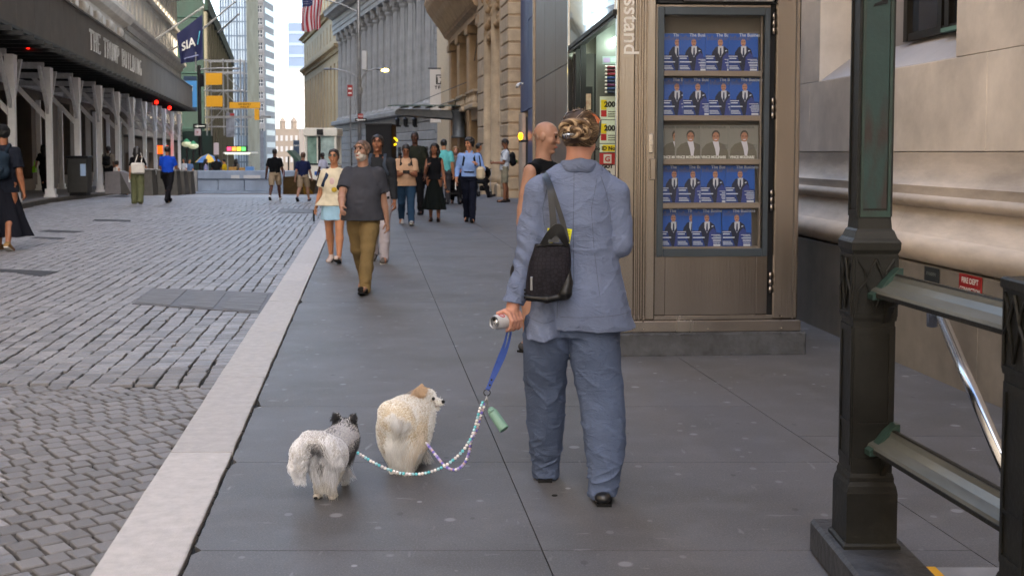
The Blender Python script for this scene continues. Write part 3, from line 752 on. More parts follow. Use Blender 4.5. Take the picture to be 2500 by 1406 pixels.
en = MB(); cornice(en, 1, 0, L+.5, 16.55, [(-2.6, 0), (.35, 0), (.35, .5), (.42, .5), (.42, 1.0), (.5, 1.05), (.4, 1.15), (.4, 1.75), (.8, 1.95), (.9, 2.1), (1.35, 2.2), (1.4, 2.5), (1.55, 2.75), (-2.6, 2.75)])
part('entablature', en, GRY, t)
de = MB()
for i in range(110): de.box(i*.5+.1, i*.5+.35, .4, .72, 18.3, 18.5)
tag(part('dentils', de, GRY, t), kind='stuff'); core(t, 1, 0, L, 19.2, GRY, back=30, front=-3.3)
part('attic', MB().box(.5, L-.5, -25, -2.6, 19.3, 95), GRY, t)  # raised out of view to keep sun off the blocks opposite
for i in range(N): put('attic_column', cme, t, (3.4+i*(L-5)/(N-1), -1.5, 19.4))
rw = MB()
for x in (4, 9, 14.5, 20, 26, 33, 41): rw.box(x, x+.9, .5, .56, 1.2, 3.1)
tag(part('area_windows', rw, DARK, t), kind='stuff')
# bronze lanterns on its base
for i, u in enumerate((970, 990, 1012)):
    q = thing('wall_lantern', f'dark bronze wall lantern on the colonnade base, {("leftmost", "middle", "rightmost")[i]} of three', 'lantern', P(u, 302, 93+(2-i)*3.2), 0, 'bronze lanterns on the colonnade base')
    part('lantern_cage', MB().lathe([(.04, 0), (.17, .12), (.2, .6), (.22, .65), (.06, .8), (.02, .9)], (0, 0, -.3), 8), BLACKM, q); part('bracket', MB().box(0, .8, -.05, .05, -.3, -.15), BLACKM, q)

# -- tall tan block beyond it
def xy(u, y): return (Xl(u, y), y)
t, L = line_root('tan_tower', 'tall tan stone block with arched ledge windows beyond the colonnade', 'building', xy(832, 140), xy(745, 186), gz(160))
TAN3 = mat('sandy_stone', '#a8926e', .8, var=.12, scale=.7, bump=.004, bscale=10, streak=.12)
facade(t, 1, 0, L, -1, 1, 17, 12, 1.5, 11.5, TAN3, .8, sill=4.4, name='lower_wall', mull=1)
mb = MB(); cornice(mb, 1, -.2, L+.3, 16.0, [(-.5, 0), (.2, 0), (.3, .4), (.7, .6), (.75, .9), (-.5, .9)]); part('ledge', mb, TAN3, t)
facade(t, 1, 0, L, 17, 1, 4.2, 12, .9, 2.2, TAN3, .5, sill=1, name='frieze_wall', mull=0)
mb = MB(); cornice(mb, 1, -.2, L+.3, 21.2, [(-.5, 0), (.3, 0), (.4, .3), (.9, .5), (-.5, .7)]); part('ledge', mb, TAN3, t)
facade(t, 1, 0, L, 21.9, 9, 3.9, 13, 1.3, 2.6, TAN3, .5, sill=.7, name='upper_wall', mull=1)
core(t, 1, .02, L-.02, 205, TAN3, back=75, front=-1.02)  # unseen height and depth shaped to shade the pale tower
mb = MB()
for i in range(14): mb.box(L, L+.02, 0, 0, 0, 0)
# -- left: tall office block behind the sidewalk shed
def lf(y): return (-13.0-.196*y, y)
t, L = line_root('office_block', 'warm grey stone office block standing behind the sidewalk shed', 'building', lf(18), lf(91), 0)
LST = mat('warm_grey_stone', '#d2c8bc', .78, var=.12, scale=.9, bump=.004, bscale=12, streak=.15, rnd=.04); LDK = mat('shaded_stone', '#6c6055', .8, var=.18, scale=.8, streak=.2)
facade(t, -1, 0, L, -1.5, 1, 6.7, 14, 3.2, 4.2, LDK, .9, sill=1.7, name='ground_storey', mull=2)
mb = MB(); cornice(mb, -1, 0, L, 5.2, [(-.5, 0), (.2, 0), (.45, .3), (.5, .6), (-.5, .6)]); part('belt_course', mb, LST, t)
facade(t, -1, 0, L, 5.8, 1, 5.2, 28, 1.2, 1.7, LST, .55, sill=1.6, name='middle_wall', mull=1)
mb = MB(); cornice(mb, -1, 0, L, 11.0, [(-.5, 0), (.2, 0), (.3, .3), (.8, .5), (1.1, .9), (1.15, 1.2), (-.5, 1.2)]); part('cornice', mb, LST, t)
for i in range(29):
    x = i*L/28
    if x < L-1.3: part('pilaster', MB().box(x-.45 if i else 0, x+.45, -.32, .0, 5.85, 10.4, c=.04).box(x-.55 if i else 0, x+.55, -.4, -.0, 10.4, 11, c=.04), LST, t)
facade(t, -1, 0, L, 12.2, 8, 3.9, 26, 1.3, 2.3, LST, .5, name='upper_wall', mull=1, wins=False)
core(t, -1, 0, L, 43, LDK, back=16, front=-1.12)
sc_ = MB(); rs = random.Random(5)
for i in range(14):
    x = L*(i+.5)/28*2
    for dx in (-.3, .3): sc_.ball((x+dx, -.35, 10.7), (.3, .25, .35), 8)
    sc_.box(x-.5, x+.5, -.5, 0, 9.6, 10.3)
tag(part('carved_brackets', sc_, LST, t, True), kind='stuff')

t, L = line_root('added_side_block', 'unseen stone block added on the far side to narrow the sky over the street', 'building', lf(-70), lf(17.9), 0)  # out of view, added so light falls mostly from overhead
facade(t, -1, 0, L, -1.5, 11, 4.2, 22, 1.6, 2.4, LST, .5, wins=False); core(t, -1, 0, L, 44.5, LDK, back=16, front=-.72)
t, L = line_root('added_end_block', 'unseen stone block added across the street behind the camera to shut out low sky', 'building', (9, -72), (-4, -72), 0)  # out of view, added to close off low sky behind the camera
facade(t, -1, 0, L, -1.5, 9, 4.2, 4, 1.6, 2.4, LST, .5, wins=False); core(t, -1, 0, L, 36, LDK, back=16, front=-.72)
# -- left: grey block with rusticated courses
t, L = line_root('rusticated_block', 'grey corner block with deep horizontal stone courses and tall windows', 'building', lf(91.5), lf(139), gz(110))
GR2 = mat('grey_rustic', '#b5afa6', .8, var=.14, scale=.8, bump=.004, bscale=12, streak=.15, rnd=.06)
for i in range(30):
    z = -2+i*.62
    if z < 12.3 and z > 4.0 and int(i) : part('stone_course', MB().box(-.2, L+.2, -.35, .5, z+.03, z+.59, c=.04), GR2, t)
for i in range(11):
    x = 3+i*4.1; part('window_bay', MB().box(x, x+1.5, -.53, -.3, 6.4, 9.2), GLZ, t)
    m2 = MB(); m2.box(x-.2, x, -.6, -.3, 6.2, 9.4).box(x+1.5, x+1.7, -.6, -.3, 6.2, 9.4).box(x-.3, x+1.8, -.68, -.3, 9.4, 9.8).box(x-.3, x+1.8, -.66, -.3, 5.95, 6.2); part('window_surround', m2, GR2, t)
mb = MB(); cornice(mb, -1, -.4, L+.3, 12.5, [(-.5, 0), (.5, 0), (.6, .4), (.95, .6), (1.0, .9), (-.5, .9)]); part('belt_course', mb, GR2, t)
facade(t, -1, 0, L, 13.4, 7, 3.8, 17, 1.1, 2.5, GR2, .5, sill=.6, name='upper_wall', mull=1)
for z in (17.2, 24.8, 32.3):
    mb = MB(); cornice(mb, -1, -.3, L+.3, z-.15, [(-.4, 0), (.3, 0), (.35, .3), (-.4, .3)]); part('belt_course', mb, GR2, t)
mb = MB(); cornice(mb, -1, -.6, L+.6, 21.0, [(-.4, 0), (.3, 0), (.4, .5), (1.3, .9), (1.4, 1.3), (-.4, 1.3)]); part('cornice', mb, GR2, t)
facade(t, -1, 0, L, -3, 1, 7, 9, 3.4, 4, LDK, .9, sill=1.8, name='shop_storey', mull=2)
part('end_wall', MB().box(-.25, 0, 0, 16, -2, 40), GR2, t); core(t, -1, .02, L, 40, LDK, back=16, front=-1.12)

# -- green netted building with scaffold, beyond the crossing
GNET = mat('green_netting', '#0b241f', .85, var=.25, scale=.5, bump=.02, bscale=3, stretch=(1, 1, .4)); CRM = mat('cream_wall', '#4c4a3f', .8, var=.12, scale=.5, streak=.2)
x0, x1 = Xl(425, 150), Xl(500, 150); t = thing('netted_building', 'building wrapped in dark green construction netting above the crossing', 'building', (x0, 150, gz(150)))
part('netting', MB().box(0, x1-x0, 0, .5, -2, 45), GNET, t)
for i in range(12): part('net_fold', MB().box(0, x1-x0, -.12, -.02, 3+i*3.6, 3.12+i*3.6), mat('net_dark', '#17332e', .9), t)
far = (Xl(568, 250)-x0, 100)
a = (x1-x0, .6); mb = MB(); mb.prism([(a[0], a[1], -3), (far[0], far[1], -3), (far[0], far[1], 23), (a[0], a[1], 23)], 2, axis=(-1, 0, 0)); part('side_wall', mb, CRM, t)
mb = MB(); mb.prism([(a[0]+.6, a[1], 22), (far[0]+.6, far[1], 22), (far[0]+.6, far[1], 24), (a[0]+.6, a[1], 24)], .5, axis=(-1, 0, 0)); part('roof_net', mb, GNET, t)
dx, dy = far[0]-a[0], far[1]-a[1]
for i in range(13):
    f = i/13; part('rib', MB().box(a[0]+dx*f, a[0]+dx*f+.35, a[1]+dy*f, a[1]+dy*f+.8, -2, 21.8), mat('cream_rib', '#5a574b'), t)
x2 = Xl(520, 150)-x0
part('lower_hoarding', MB().box(0, x2+2, -8, -7.6, 0, 6.2), GNET, t); part('hoarding_base', MB().box(0, x2+2, -8.1, -7.0, -1.2, -.02), DARK, t)
# scaffold tower
t = thing('scaffold_tower', 'grey scaffold tower with yellow netted decks at the far corner', 'scaffold', (Xl(548, 128), 128, gz(128)))
GM = mat('galvanised', '#9a9da0', .4, metal=.6); mb = MB()
for x in (-1.9, 0, 1.9):
    for y in (0, 2): part('standard', MB().tube([(x, y, 5), (x, y, 13.5)], .09, 6), GM, t)
for z in (6, 8, 10, 12, 13.3):
    for y in (0, 2): part('ledger', MB().tube([(-2.2, y, z), (2.2, y, z)], .07, 6), GM, t)
for z in (6, 8, 10): part('brace', MB().tube([(-1.9, -.05, z), (0, -.05, z+2)], .05, 5), GM, t); part('brace', MB().tube([(1.9, -.05, z), (0, -.05, z+2)], .05, 5), GM, t)
YEL = flat('sign_yellow', '#c99316', .6)
for z0, z1 in ((8.2, 9.4), (10.6, 11.9)): part('deck_net', MB().box(-1.9, -.1, -.15, -.1, z0, z1), YEL, t)

# -- slim glass tower, pale tower and faint far blocks
t = thing('glass_tower', 'slim light blue glass tower with dark mullion stripes', 'building', (Xl(540, 256), 256, gz(256))); W = Xl(606, 256)-Xl(540, 256)
LG = mat('sky_glass', '#8d9cab', .2, var=.2, scale=.15, spec=.9); part('glass_skin', MB().box(0, W, 0, 12, -3, 110), LG, t)
mb = MB()
for i in range(10):
    x = W*(i+.5)/10; part('mullion', MB().box(x-.07-(i % 3 == 0)*.1, x+.07+(i % 3 == 0)*.1, -.2, 0, -3, 110), mat('mullion', '#4a5868', .5), t)
for i in range(36): mb.box(0, W, -.1, -.01, i*3.1, i*3.1+.3)
tag(part('transoms', mb, MATS['mullion'], t), kind='stuff')
t = thing('pale_tower', 'pale stone tower with two columns of windows, sunlit at the top', 'building', (Xl(588, 340), 340, gz(330))); W = Xl(648, 340)-Xl(588, 340)
PAL = mat('pale_tower_stone', '#7a7572', .8, var=.08, scale=.3)
me = window_mesh(-1, 1.5, 2.2, .3, mat('pale_frame', '#bdb9b4'), flat('tower_glass', '#1d232b', .6), 1, 1, .12)
ncol = 3; bw = W/ncol; mb = MB(); nf = 26; fh = 3.6
for b in range(ncol+1):
    a = 0 if b == 0 else b*bw-(bw-1.5)/2; e = W if b == ncol else b*bw+(bw-1.5)/2; mb.box(a, e, 0, .5, 0, nf*fh)
for b in range(ncol):
    a = b*bw+(bw-1.5)/2
    for f in range(nf+1): mb.box(a, a+1.5, .003, .5, (f*fh-1.4+.9) if f else 0, (f*fh+.9) if f < nf else nf*fh); 
    for f in range(nf): put('window', me, t, (a+.75, 0, f*fh+.9))
part('front_wall', mb, PAL, t); part('tower_body', MB().box(0.01, W-.01, .8, 15, -2, nf*fh), PAL, t)
part('side_wall', MB().box(W-.25, W, .5, 15, -2, nf*fh), PAL, t)
for f in range(nf): part('side_window_band', MB().box(W, W+.05, 2, 14, f*fh+1, f*fh+2.6), mat('band_glass', '#7d8794', .3), t)
for f in range(6, nf, 2): part('string_course', MB().box(-.1, W+.1, -.15, -.004, f*fh, f*fh+.25), PAL, t)
part('granite_podium', MB().box(W*.72, W+.2, -3, -.2, -2, 13), mat('podium', '#4a4a50', .7, var=.2, scale=1), t)
part('podium_glass', MB().box(W*.2, W*.72, -2.6, -.2, -2, 12.5), mat('podium_glass', '#39465a', .3), t)
t, L = line_root('added_shade_block', 'hidden tall block added behind the tan tower to shade the far street', 'building', (-30, 190), (-54, 330), gz(250))  # added out of sight to shade the pale tower
part('tower_body', MB().box(0, L, -40, 0, -6, 130), TAN3, t); part('base_wall', MB().box(0, L, 0.01, .3, -6, 6), TAN3, t)
# faint distance
PALE = mat('sunlit_far_stone', '#77695c', .9, var=.08, scale=.2)
t = thing('turreted_hall', 'small sunlit turreted building at the far end of the street', 'building', (Xl(668, 430), 430, gz(330))); W = Xl(730, 430)-Xl(668, 430)
part('hall', MB().box(0, W, 0, 12, -3, 15.5), PALE, t)
for i in range(5):
    for j in range(3): part('window', MB().box(.8+i*W/5.2, 1.7+i*W/5.2, -.1, -.004, 3+j*4, 5+j*4), mat('far_window', '#9a9590'), t)
for x in (W*.75, W*.3): part('turret', MB().lathe([(1.1, 0), (1.1, 2.6), (1.3, 2.7), (.1, 4.6)], (x, 3, 15.5), 8), PALE, t)
for u0, u1, vt, y, lb, c in ((706, 745, 56, 800, 'faint blue tower rising over the far end of the street', '#39465a'), (694, 752, 168, 620, 'bright pale block below the faint blue tower', '#6a6d72')):  # haze of distance put into the blue-grey colours
    t = thing('distant_block', lb, 'building', (Xl(u0, y), y, -8)); W = Xl(u1, y)-Xl(u0, y)
    H = Zl(vt, y)+8; part('tower_body', MB().box(0, W, 0, 20, 0, H), mat('far_'+c[1:], c, .9, var=.05, scale=.1), t)
    for i in range(int(H/8)): part('floor_band', MB().box(0, W, -.2, -.01, i*8+3, i*8+5), mat('farband_'+c[1:], '#47566c' if y > 700 else '#777b82'), t)
# ------------------------------------------------------------------ steel news kiosk
KZ = R(3.7); kp = P(1505, 800, 8.72); KX, KY = kp[0], 8.72; KW, KD, KH = 1.40, 3.15, 3.3
def kl(u): return (u-1505)/2800*8.72*1.0                          # photo column -> distance along the kiosk front
def kzz(v, y=8.75): return Zl(v, y)
kiosk = thing('news_kiosk', 'brushed steel news kiosk with a glazed magazine door, on a rough concrete base', 'kiosk', (KX, KY, 0), KZ)
def kworld(x, y, z): return Matrix.Translation((KX, KY, 0)) @ Matrix.Rotation(KZ, 4, 'Z') @ Vector((x, y, z))
CONC = mat('rough_concrete', '#44464a', .85, var=.3, scale=7, bump=.012, bscale=22, rnd=.02)
cb = MB(); n = 24
cbv = []
part('concrete_base', MB().box(-.03, KW+.06, -.08, KD+.05, -.05, .175, c=.014), CONC, kiosk)
cr = MB()
for i in range(90): x = random.uniform(-.02, KW+.04); cr.ball((x, -.083, random.choice((.01, .17))+random.uniform(-.006, .006)), (.014, .006, .005), 5)
tag(part('concrete_chips', cr, CONC, kiosk), kind='stuff')
STEELD = mat('brushed_steel_door', '#938b84', .22, metal=1.0, var=.08, scale=2, bump=.0005, bscale=60, stretch=(1, 1, .06))
part('steel_base', MB().box(0, KW+.02, -.055, KD, .176, .265, c=.006), STEEL, kiosk)
part('threshold', MB().box(.1, 1.21, -.02, .05, .266, .3, c=.004), STEEL, kiosk)
for x, z in ((.2, .28), (1.27, .29), (1.27, .2), (.7, .2), (.2, .2)): part('bolt', MB().ball((x, -.056, z), (.008, .006, .008), 8), STEEL, kiosk, True)
# pillars with rolled grooves
def pillar(x0, x1, gro, y=0):
    mb = MB(); xs = [x0] + [q for g_ in gro for q in (g_-.006, g_+.006)] + [x1]
    for a, b in zip(xs[::2], xs[1::2]): mb.box(a, b, y-.03, y+.08, .266, KH, c=.012)
    mb.box(x0+.004, x1-.004, y-.012, y+.08, .266, KH); return mb
part('corner_pillar', pillar(0, .29, (.135, .165, .205)), STEEL, kiosk)
part('corner_pillar', pillar(1.205, KW, ()), STEEL, kiosk)
part('groove_strip', MB().box(KW-.045, KW-.035, -.0335, -.0305, .27, KH), flat('groove', '#4b443d'), kiosk)
# door
dx0, dx1 = .285, 1.165
door = part('door', MB().box(dx0, dx0+.085, -.02, .03, .305, .78, c=.004).box(dx1-.09, dx1, -.02, .03, .305, .78, c=.004).box(dx0+.086, dx1-.091, -.012, .03, .305, .78)
            .box(dx0, dx0+.02, -.02, .03, .78, 2.66).box(dx0+.02, dx1, -.005, .03, 2.62, 2.66), STEELD, kiosk)
part('door_gap', MB().box(dx1+.002, 1.204, .0, .03, .27, 2.68), DARK, kiosk)
for z in (.55, 1.18, 1.88, 2.52):
    h = MB()
    for i in range(3): h.tube([(dx1+.018, -.028, z-.08+i*.055), (dx1+.018, -.028, z-.03+i*.055)], .011, 10)
    part('hinge', h, STEEL, kiosk, True)
fx0, fx1, fz0, fz1 = .297, 1.155, .755, 2.64; ox0, ox1, oz0, oz1 = .345, 1.115, .815, 2.58
CASE = mat('slate_frame', '#39424a', .4, metal=.3, var=.08)
fr = MB(); fr.box(fx0, ox0, -.045, .0, fz0, fz1, c=.004).box(ox1, fx1, -.045, .0, fz0, fz1, c=.004).box(ox0+.001, ox1-.001, -.045, .0, oz1, fz1, c=.004).box(ox0+.001, ox1-.001, -.045, .0, fz0, oz0, c=.004)
part('case_frame', fr, CASE, door)
CB = mat('case_back', '#7d7569', .7, var=.08)
part('case_back', MB().box(ox0-.02, ox1+.02, .115, .13, oz0-.03, oz1+.03).box(ox0-.02, ox0-.01, .0, .115, oz0-.03, oz1+.03).box(ox1+.01, ox1+.02, .0, .115, oz0-.03, oz1+.03)
     .box(ox0-.01, ox1+.01, .0, .115, oz1+.0, oz1+.03), CB, kiosk)
part('case_glass', MB().box(ox0, ox1, -.03, -.026, oz0, oz1), mat('case_glass', '#20282c', .02, var=0, alpha=.12, spec=.6), door)
rows = [(80, 171), (190, 280), (305, 387), (405, 494), (512, 601)]; shz = [kzz(b+1.5) for a, b in rows]
for i, z in enumerate(shz):
    sh = MB(); sh.box(ox0-.01, ox1+.01-.03*(i > 3), -.0, .112, z-.008, z-.002).box(ox0-.01, ox1-.02, -.006, .0, z-.042, z-.002, c=.002); part('shelf', sh, mat('shelf_metal', '#95887a', .5, metal=.3, var=.08), kiosk)
part('shelf_rail', MB().box(ox1-.018, ox1-.008, .0, .02, oz0, oz1), MATS['shelf_metal'], kiosk)
lt = MB(); lt.box(.235, .268, -.05, -.021, 1.54, 1.69, c=.008).box(.24, .263, -.058, -.05, 1.6, 1.64, c=.003); part('latch', lt, mat('bright_steel', '#cfcac4', .22, metal=.95), door)
part('handle', MB().box(.24, .285, -.06, -.021, 1.34, 1.5, c=.006).box(.236, .24, -.06, -.021, 1.35, 1.49), STEEL, door)
# top: dark housing and rolled shutter box
part('top_recess', MB().box(.29, 1.2, .031, .3, 2.665, KH), DARK, kiosk)
sb = MB(); sb.prism([(.48, -.1, 2.68), (.48, -.12, 2.72), (.5, -.12, 2.9), (.5, .0, 2.9), (.5, .0, 2.68)], .68, axis=(1, 0, 0)); part('shutter_box', sb, mat('pale_aluminium', '#b9b9b6', .35, metal=.5), kiosk)
part('shutter_lip', MB().box(.3, 1.2, -.05, .03, 2.668, 2.679), BLACKM, kiosk); part('shutter_bracket', MB().prism([(1.05, -.04, 2.69), (1.2, -.04, 2.72), (1.2, -.04, 2.86), (1.12, -.04, 2.8)], .03, axis=(0, 1, 0)), BLACKM, kiosk)
# vertical lettering on the left pillar
LET = flat('letter_white', '#c4c1bc', .4)
tx = text_mb('newsstand', .168, bold=.0012); M = Matrix.Rotation(R(90), 4, 'Y'); tx.xf(M)       # reads downwards
xs = [p[0] for p in tx.v]; zs = [p[2] for p in tx.v]
zend = kzz(134); k_ = 1.0
tx.v = [((a-min(xs))*1.0 + kl(1517), -.0315, (c-min(zs))*k_ + zend) for a, b, c in tx.v]; part('lettering', tx, LET, kiosk)
# left side: counter window under a display panel
CHR = mat('chrome_edge', '#c9c6c0', .15, metal=1, var=.05)
part('chrome_edge', MB().box(-.012, .0, -.03, .05, .27, KH, c=.003), CHR, kiosk); part('chrome_edge', MB().box(-.03, .02, KD-.06, KD, .27, KH, c=.003), CHR, kiosk)
part('roof', MB().box(0, KW, .05, KD, KH-.1, KH), STEEL, kiosk); part('back_wall', MB().box(.02, KW, KD-.05, KD, .27, KH-.1), STEEL, kiosk)
part('right_wall', MB().box(KW-.03, KW, .09, KD-.05, .27, KH-.1), STEEL, kiosk)
part('counter_wall', MB().box(0, .03, .06, KD-.06, .27, 1.25), STEEL, kiosk); part('counter', MB().box(-.06, .3, .08, KD-.07, 1.25, 1.29, c=.004), STEEL, kiosk)
part('display_panel', MB().box(-.02, .03, .06, KD-.07, 2.63, KH), mat('mirror_panel', '#c4ccd4', .03, metal=.95, var=.02), kiosk)
part('panel_trim', MB().box(-.03, .04, .06, KD-.07, 2.59, 2.63).box(-.02, .03, .06, KD-.07, 2.56, 2.585), BLACKM, kiosk)
part('floor', MB().box(.03, KW-.03, .05, KD-.05, .27, .29), DARK, kiosk)
part('side_post', MB().box(.0, .05, KD-.5, KD-.44, 1.29, 2.56).box(.0, .05, KD-.9, KD-.86, 1.29, 2.56), BLACKM, kiosk)
q = part('ceiling_lamp', MB().tube([(.2, 1.1, 2.52), (.2, 2.4, 2.52)], .035, 8), mat('tube_light', '#e9fff2', .4, emit=4), kiosk, True)
# stock facing the pavement inside the opening
part('shelf_back', MB().box(.06, KW-.1, 1.62, 1.64, 1.29, 2.9), flat('shelf_back', '#5c625e', .5), kiosk)
def hang(name, label, cat, u0, u1, v0, v1, m, y=1.5, th=.008, group=None):
    Y = KY + y; X0, X1, z0, z1 = Xl(u0, Y), Xl(u1, Y), Zl(v1, Y), Zl(v0, Y); o = thing(name, label, cat, ((X0+X1)/2, Y, (z0+z1)/2), 0, group); W, H = X1-X0, z1-z0
    part('board', MB().box(-W/2, W/2, 0, th, -H/2, H/2), m, o); return o, W, H
PWH = flat('poster_white', '#cfe0cf', .5); PYE = flat('sticker_yellow', '#d8c714', .5); PRE = flat('sticker_red', '#a81f22', .5); PBK = flat('print_black', '#0c0d10', .5)
def st_(o, W, H, x0, x1, z0, z1, m, t_=None, tm=None, lay=1):
    part('sticker', MB().box((x0-.5)*W, (x1-.5)*W, -.003*lay, -.003*(lay-1), (z0-.5)*H, (z1-.5)*H), m, o)
    if t_: part('lettering', shift(text_mb(t_, (z1-z0)*H*.8, align='CENTER', bold=.002), ((x0+x1)/2-.5)*W, -.003*lay-.002, (z0+.2*(z1-z0)-.5)*H), tm or PBK, o)
for i, (v0, v1) in enumerate(((236, 292), (294, 350))):
    o, W, H = hang('lottery_board', ['upper', 'lower'][i]+' pale green lottery sheet with a yellow sticker and a large 200', 'poster', 1464, 1512, v0, v1, PWH, group='lottery sheets in the kiosk opening')
    st_(o, W, H, .06, .34, .42, .85, PYE); st_(o, W, H, .06, .34, .12, .4, PRE); part('lettering', shift(text_mb('200', .32*H, align='CENTER', bold=.003), .0*W, -.004, .05*H), PBK, o)
    for j in range(3): st_(o, W, H, .42, .8, .12+.1*j, .15+.1*j, PBK)
o, W, H = hang('lottery_card', 'pale green card with yellow, red and white lottery print behind her head', 'poster', 1464, 1512, 352, 372, PWH); st_(o, W, H, .15, .8, .1, .9, PYE, 'No ID No Sale')
o, W, H = hang('lottery_poster', 'red and white lottery poster with a large G', 'poster', 1464, 1512, 374, 402, PRE); st_(o, W, H, .2, .6, .1, .9, flat('card_white', '#c9c9c4'), 'G', PRE)
o, W, H = hang('sticker_card', 'white sticker reading GOT LD low in the kiosk opening', 'card', 1464, 1512, 404, 428, MATS['card_white']); part('lettering', shift(text_mb('GOT', .5*H, align='CENTER', bold=.003), -.1*W, -.004, .02), PBK, o); part('lettering', shift(text_mb('LD', .5*H, align='CENTER', bold=.003), -.1*W, -.004, -.4*H), PBK, o)
o, W, H = hang('packet_rack', 'rack of dark wrapped packets with white ends above the lottery sheets', 'rack', 1476, 1515, 160, 233, flat('rack_back', '#5b6460'))
for i in range(8):
    c_ = ['#6a2030', '#5a2030', '#7c2333', '#243a6c', '#26345a', '#5a2a50', '#27406e', '#1e2a40'][i]; z_ = H*.44-i*H*.12
    part('packet', MB().box(-W/2+.012, W/2, -.04, -.001, z_-.012, z_+.01, c=.005), flat('packet'+c_[1:], c_, .25), o); part('packet_end', MB().ball((-W/2+.006, -.045, z_), (.012, .01, .011), 8), WHITE, o, True)
o, W, H = hang('leaflet_rack', 'clear rack of coloured leaflets near the kiosk ceiling', 'rack', 1470, 1515, 138, 157, flat('leaflet_mix', '#8ba0a0', .3)); st_(o, W, H, .05, .4, .2, .8, flat('lilac', '#9a86b0')); st_(o, W, H, .45, .7, .2, .8, flat('mint', '#9fc8b4'))
o, W, H = hang('framed_notice', 'dark framed notice with pale print deep inside the kiosk opening', 'notice', 1420, 1446, 212, 282, BLACKM, y=2.7); part('print', MB().box(-W*.36, W*.36, -.004, -.001, -H*.3, H*.25), mat('notice_print', '#8c5a4c', .5, col2='#c9b8a0', scale=14), o)
o, W, H = hang('door_panel', 'tall grey inner door panel deep in the kiosk opening', 'panel', 1398, 1462, 132, 520, flat('door_grey', '#5d5f5c', .5), y=2.78)
part('panel_edge', MB().box(-W/2, -W/2+.03, -.02, -.001, -H/2, H/2), BLACKM, o); part('panel_edge', MB().box(W/2-.05, W/2, -.02, -.001, -H/2, H/2), BLACKM, o)

# magazines, one by one
def cover_blue(w_, h_):
    mb = MB(); ms = [flat('cover_blue', '#1f5ab4', .35), flat('suit_navy', '#18203c', .5), flat('shirt_white', '#c9d0dc', .5), flat('face_tone', '#b98a74', .6), flat('suit_blue', '#2d3f86', .5),
                     flat('cover_ink', '#c7d3e6', .5), flat('title_brown', '#5c6287', .5), flat('tie_dark', '#2a3654', .5), flat('cover_deep', '#173a7e', .4), DARK, flat('cover_sky', '#3f7fd6', .5)]
    L_ = [0]
    def pl(pts, mi): L_[0] += 1; y = -.0012-.00006*L_[0]; mb.add([(x*w_, y, z*h_) for x, z in pts], [tuple(range(len(pts)))], mi)
    def el(cx, cz, rx, rz, mi, n=14): pl([(cx+rx*math.cos(2*math.pi*i/n), cz+rz*math.sin(2*math.pi*i/n)) for i in range(n)], mi)
    pl([(0, 0), (1, 0), (1, .36), (0, .44)], 8)
    pl([(.22, .5), (.34, .64), (.44, .66), (.62, .66), (.76, .58), (.82, .4), (.84, .0), (.44, .0), (.36, .2), (.3, .42), (.2, .4)], 1)
    pl([(.58, .38), (.72, .5), (.82, .42), (.84, 0), (.52, 0), (.56, .2)], 4)
    pl([(.42, .66), (.6, .67), (.6, .5), (.5, .36), (.42, .5)], 2); pl([(.49, .62), (.53, .62), (.54, .42), (.5, .38), (.47, .42)], 7)
    el(.5, .76, .085, .1, 3); pl([(.43, .782), (.49, .782), (.49, .77), (.43, .77)], 9); pl([(.51, .782), (.57, .782), (.57, .77), (.51, .77)], 9); pl([(.46, .715), (.54, .715), (.53, .705), (.47, .705)], 9)
    pl([(.66, .52), (.73, .54), (.72, .56), (.66, .55)], 5)
    for i, (a, b, z, t) in enumerate(((.0, .3, .38, .022), (.02, .26, .32, .03), (.02, .42, .225, .03), (.02, .3, .12, .02), (.02, .34, .08, .018), (.02, .36, .045, .018),
                                      (.64, .96, .3, .015), (.72, .98, .26, .015), (.66, .98, .21, .022), (.7, .98, .17, .015), (.7, .98, .13, .02), (.72, .96, .09, .015))):
        pl([(a, z), (b, z), (b, z+t), (a, z+t)], 5 if i % 3 else 2)
    pl([(.72, .01), (.96, .01), (.96, .06), (.72, .06)], 2)
    a = text_mb('The Business', .155*w_/.2*.2/.2*.2, sx=.95, bold=.0006); 
    a.v = [(x+.36*w_, -.0022, z+.92*h_) for x, y, z in a.v]; mb.add(a.v, a.f, 5)
    b = text_mb('Influencer', .21*w_, sx=.86, bold=.0008); b.v = [(x+.04*w_, -.0021, z+.825*h_) for x, y, z in b.v]; mb.add(b.v, b.f, 6)
    return mb.mesh('cover_print', ms)
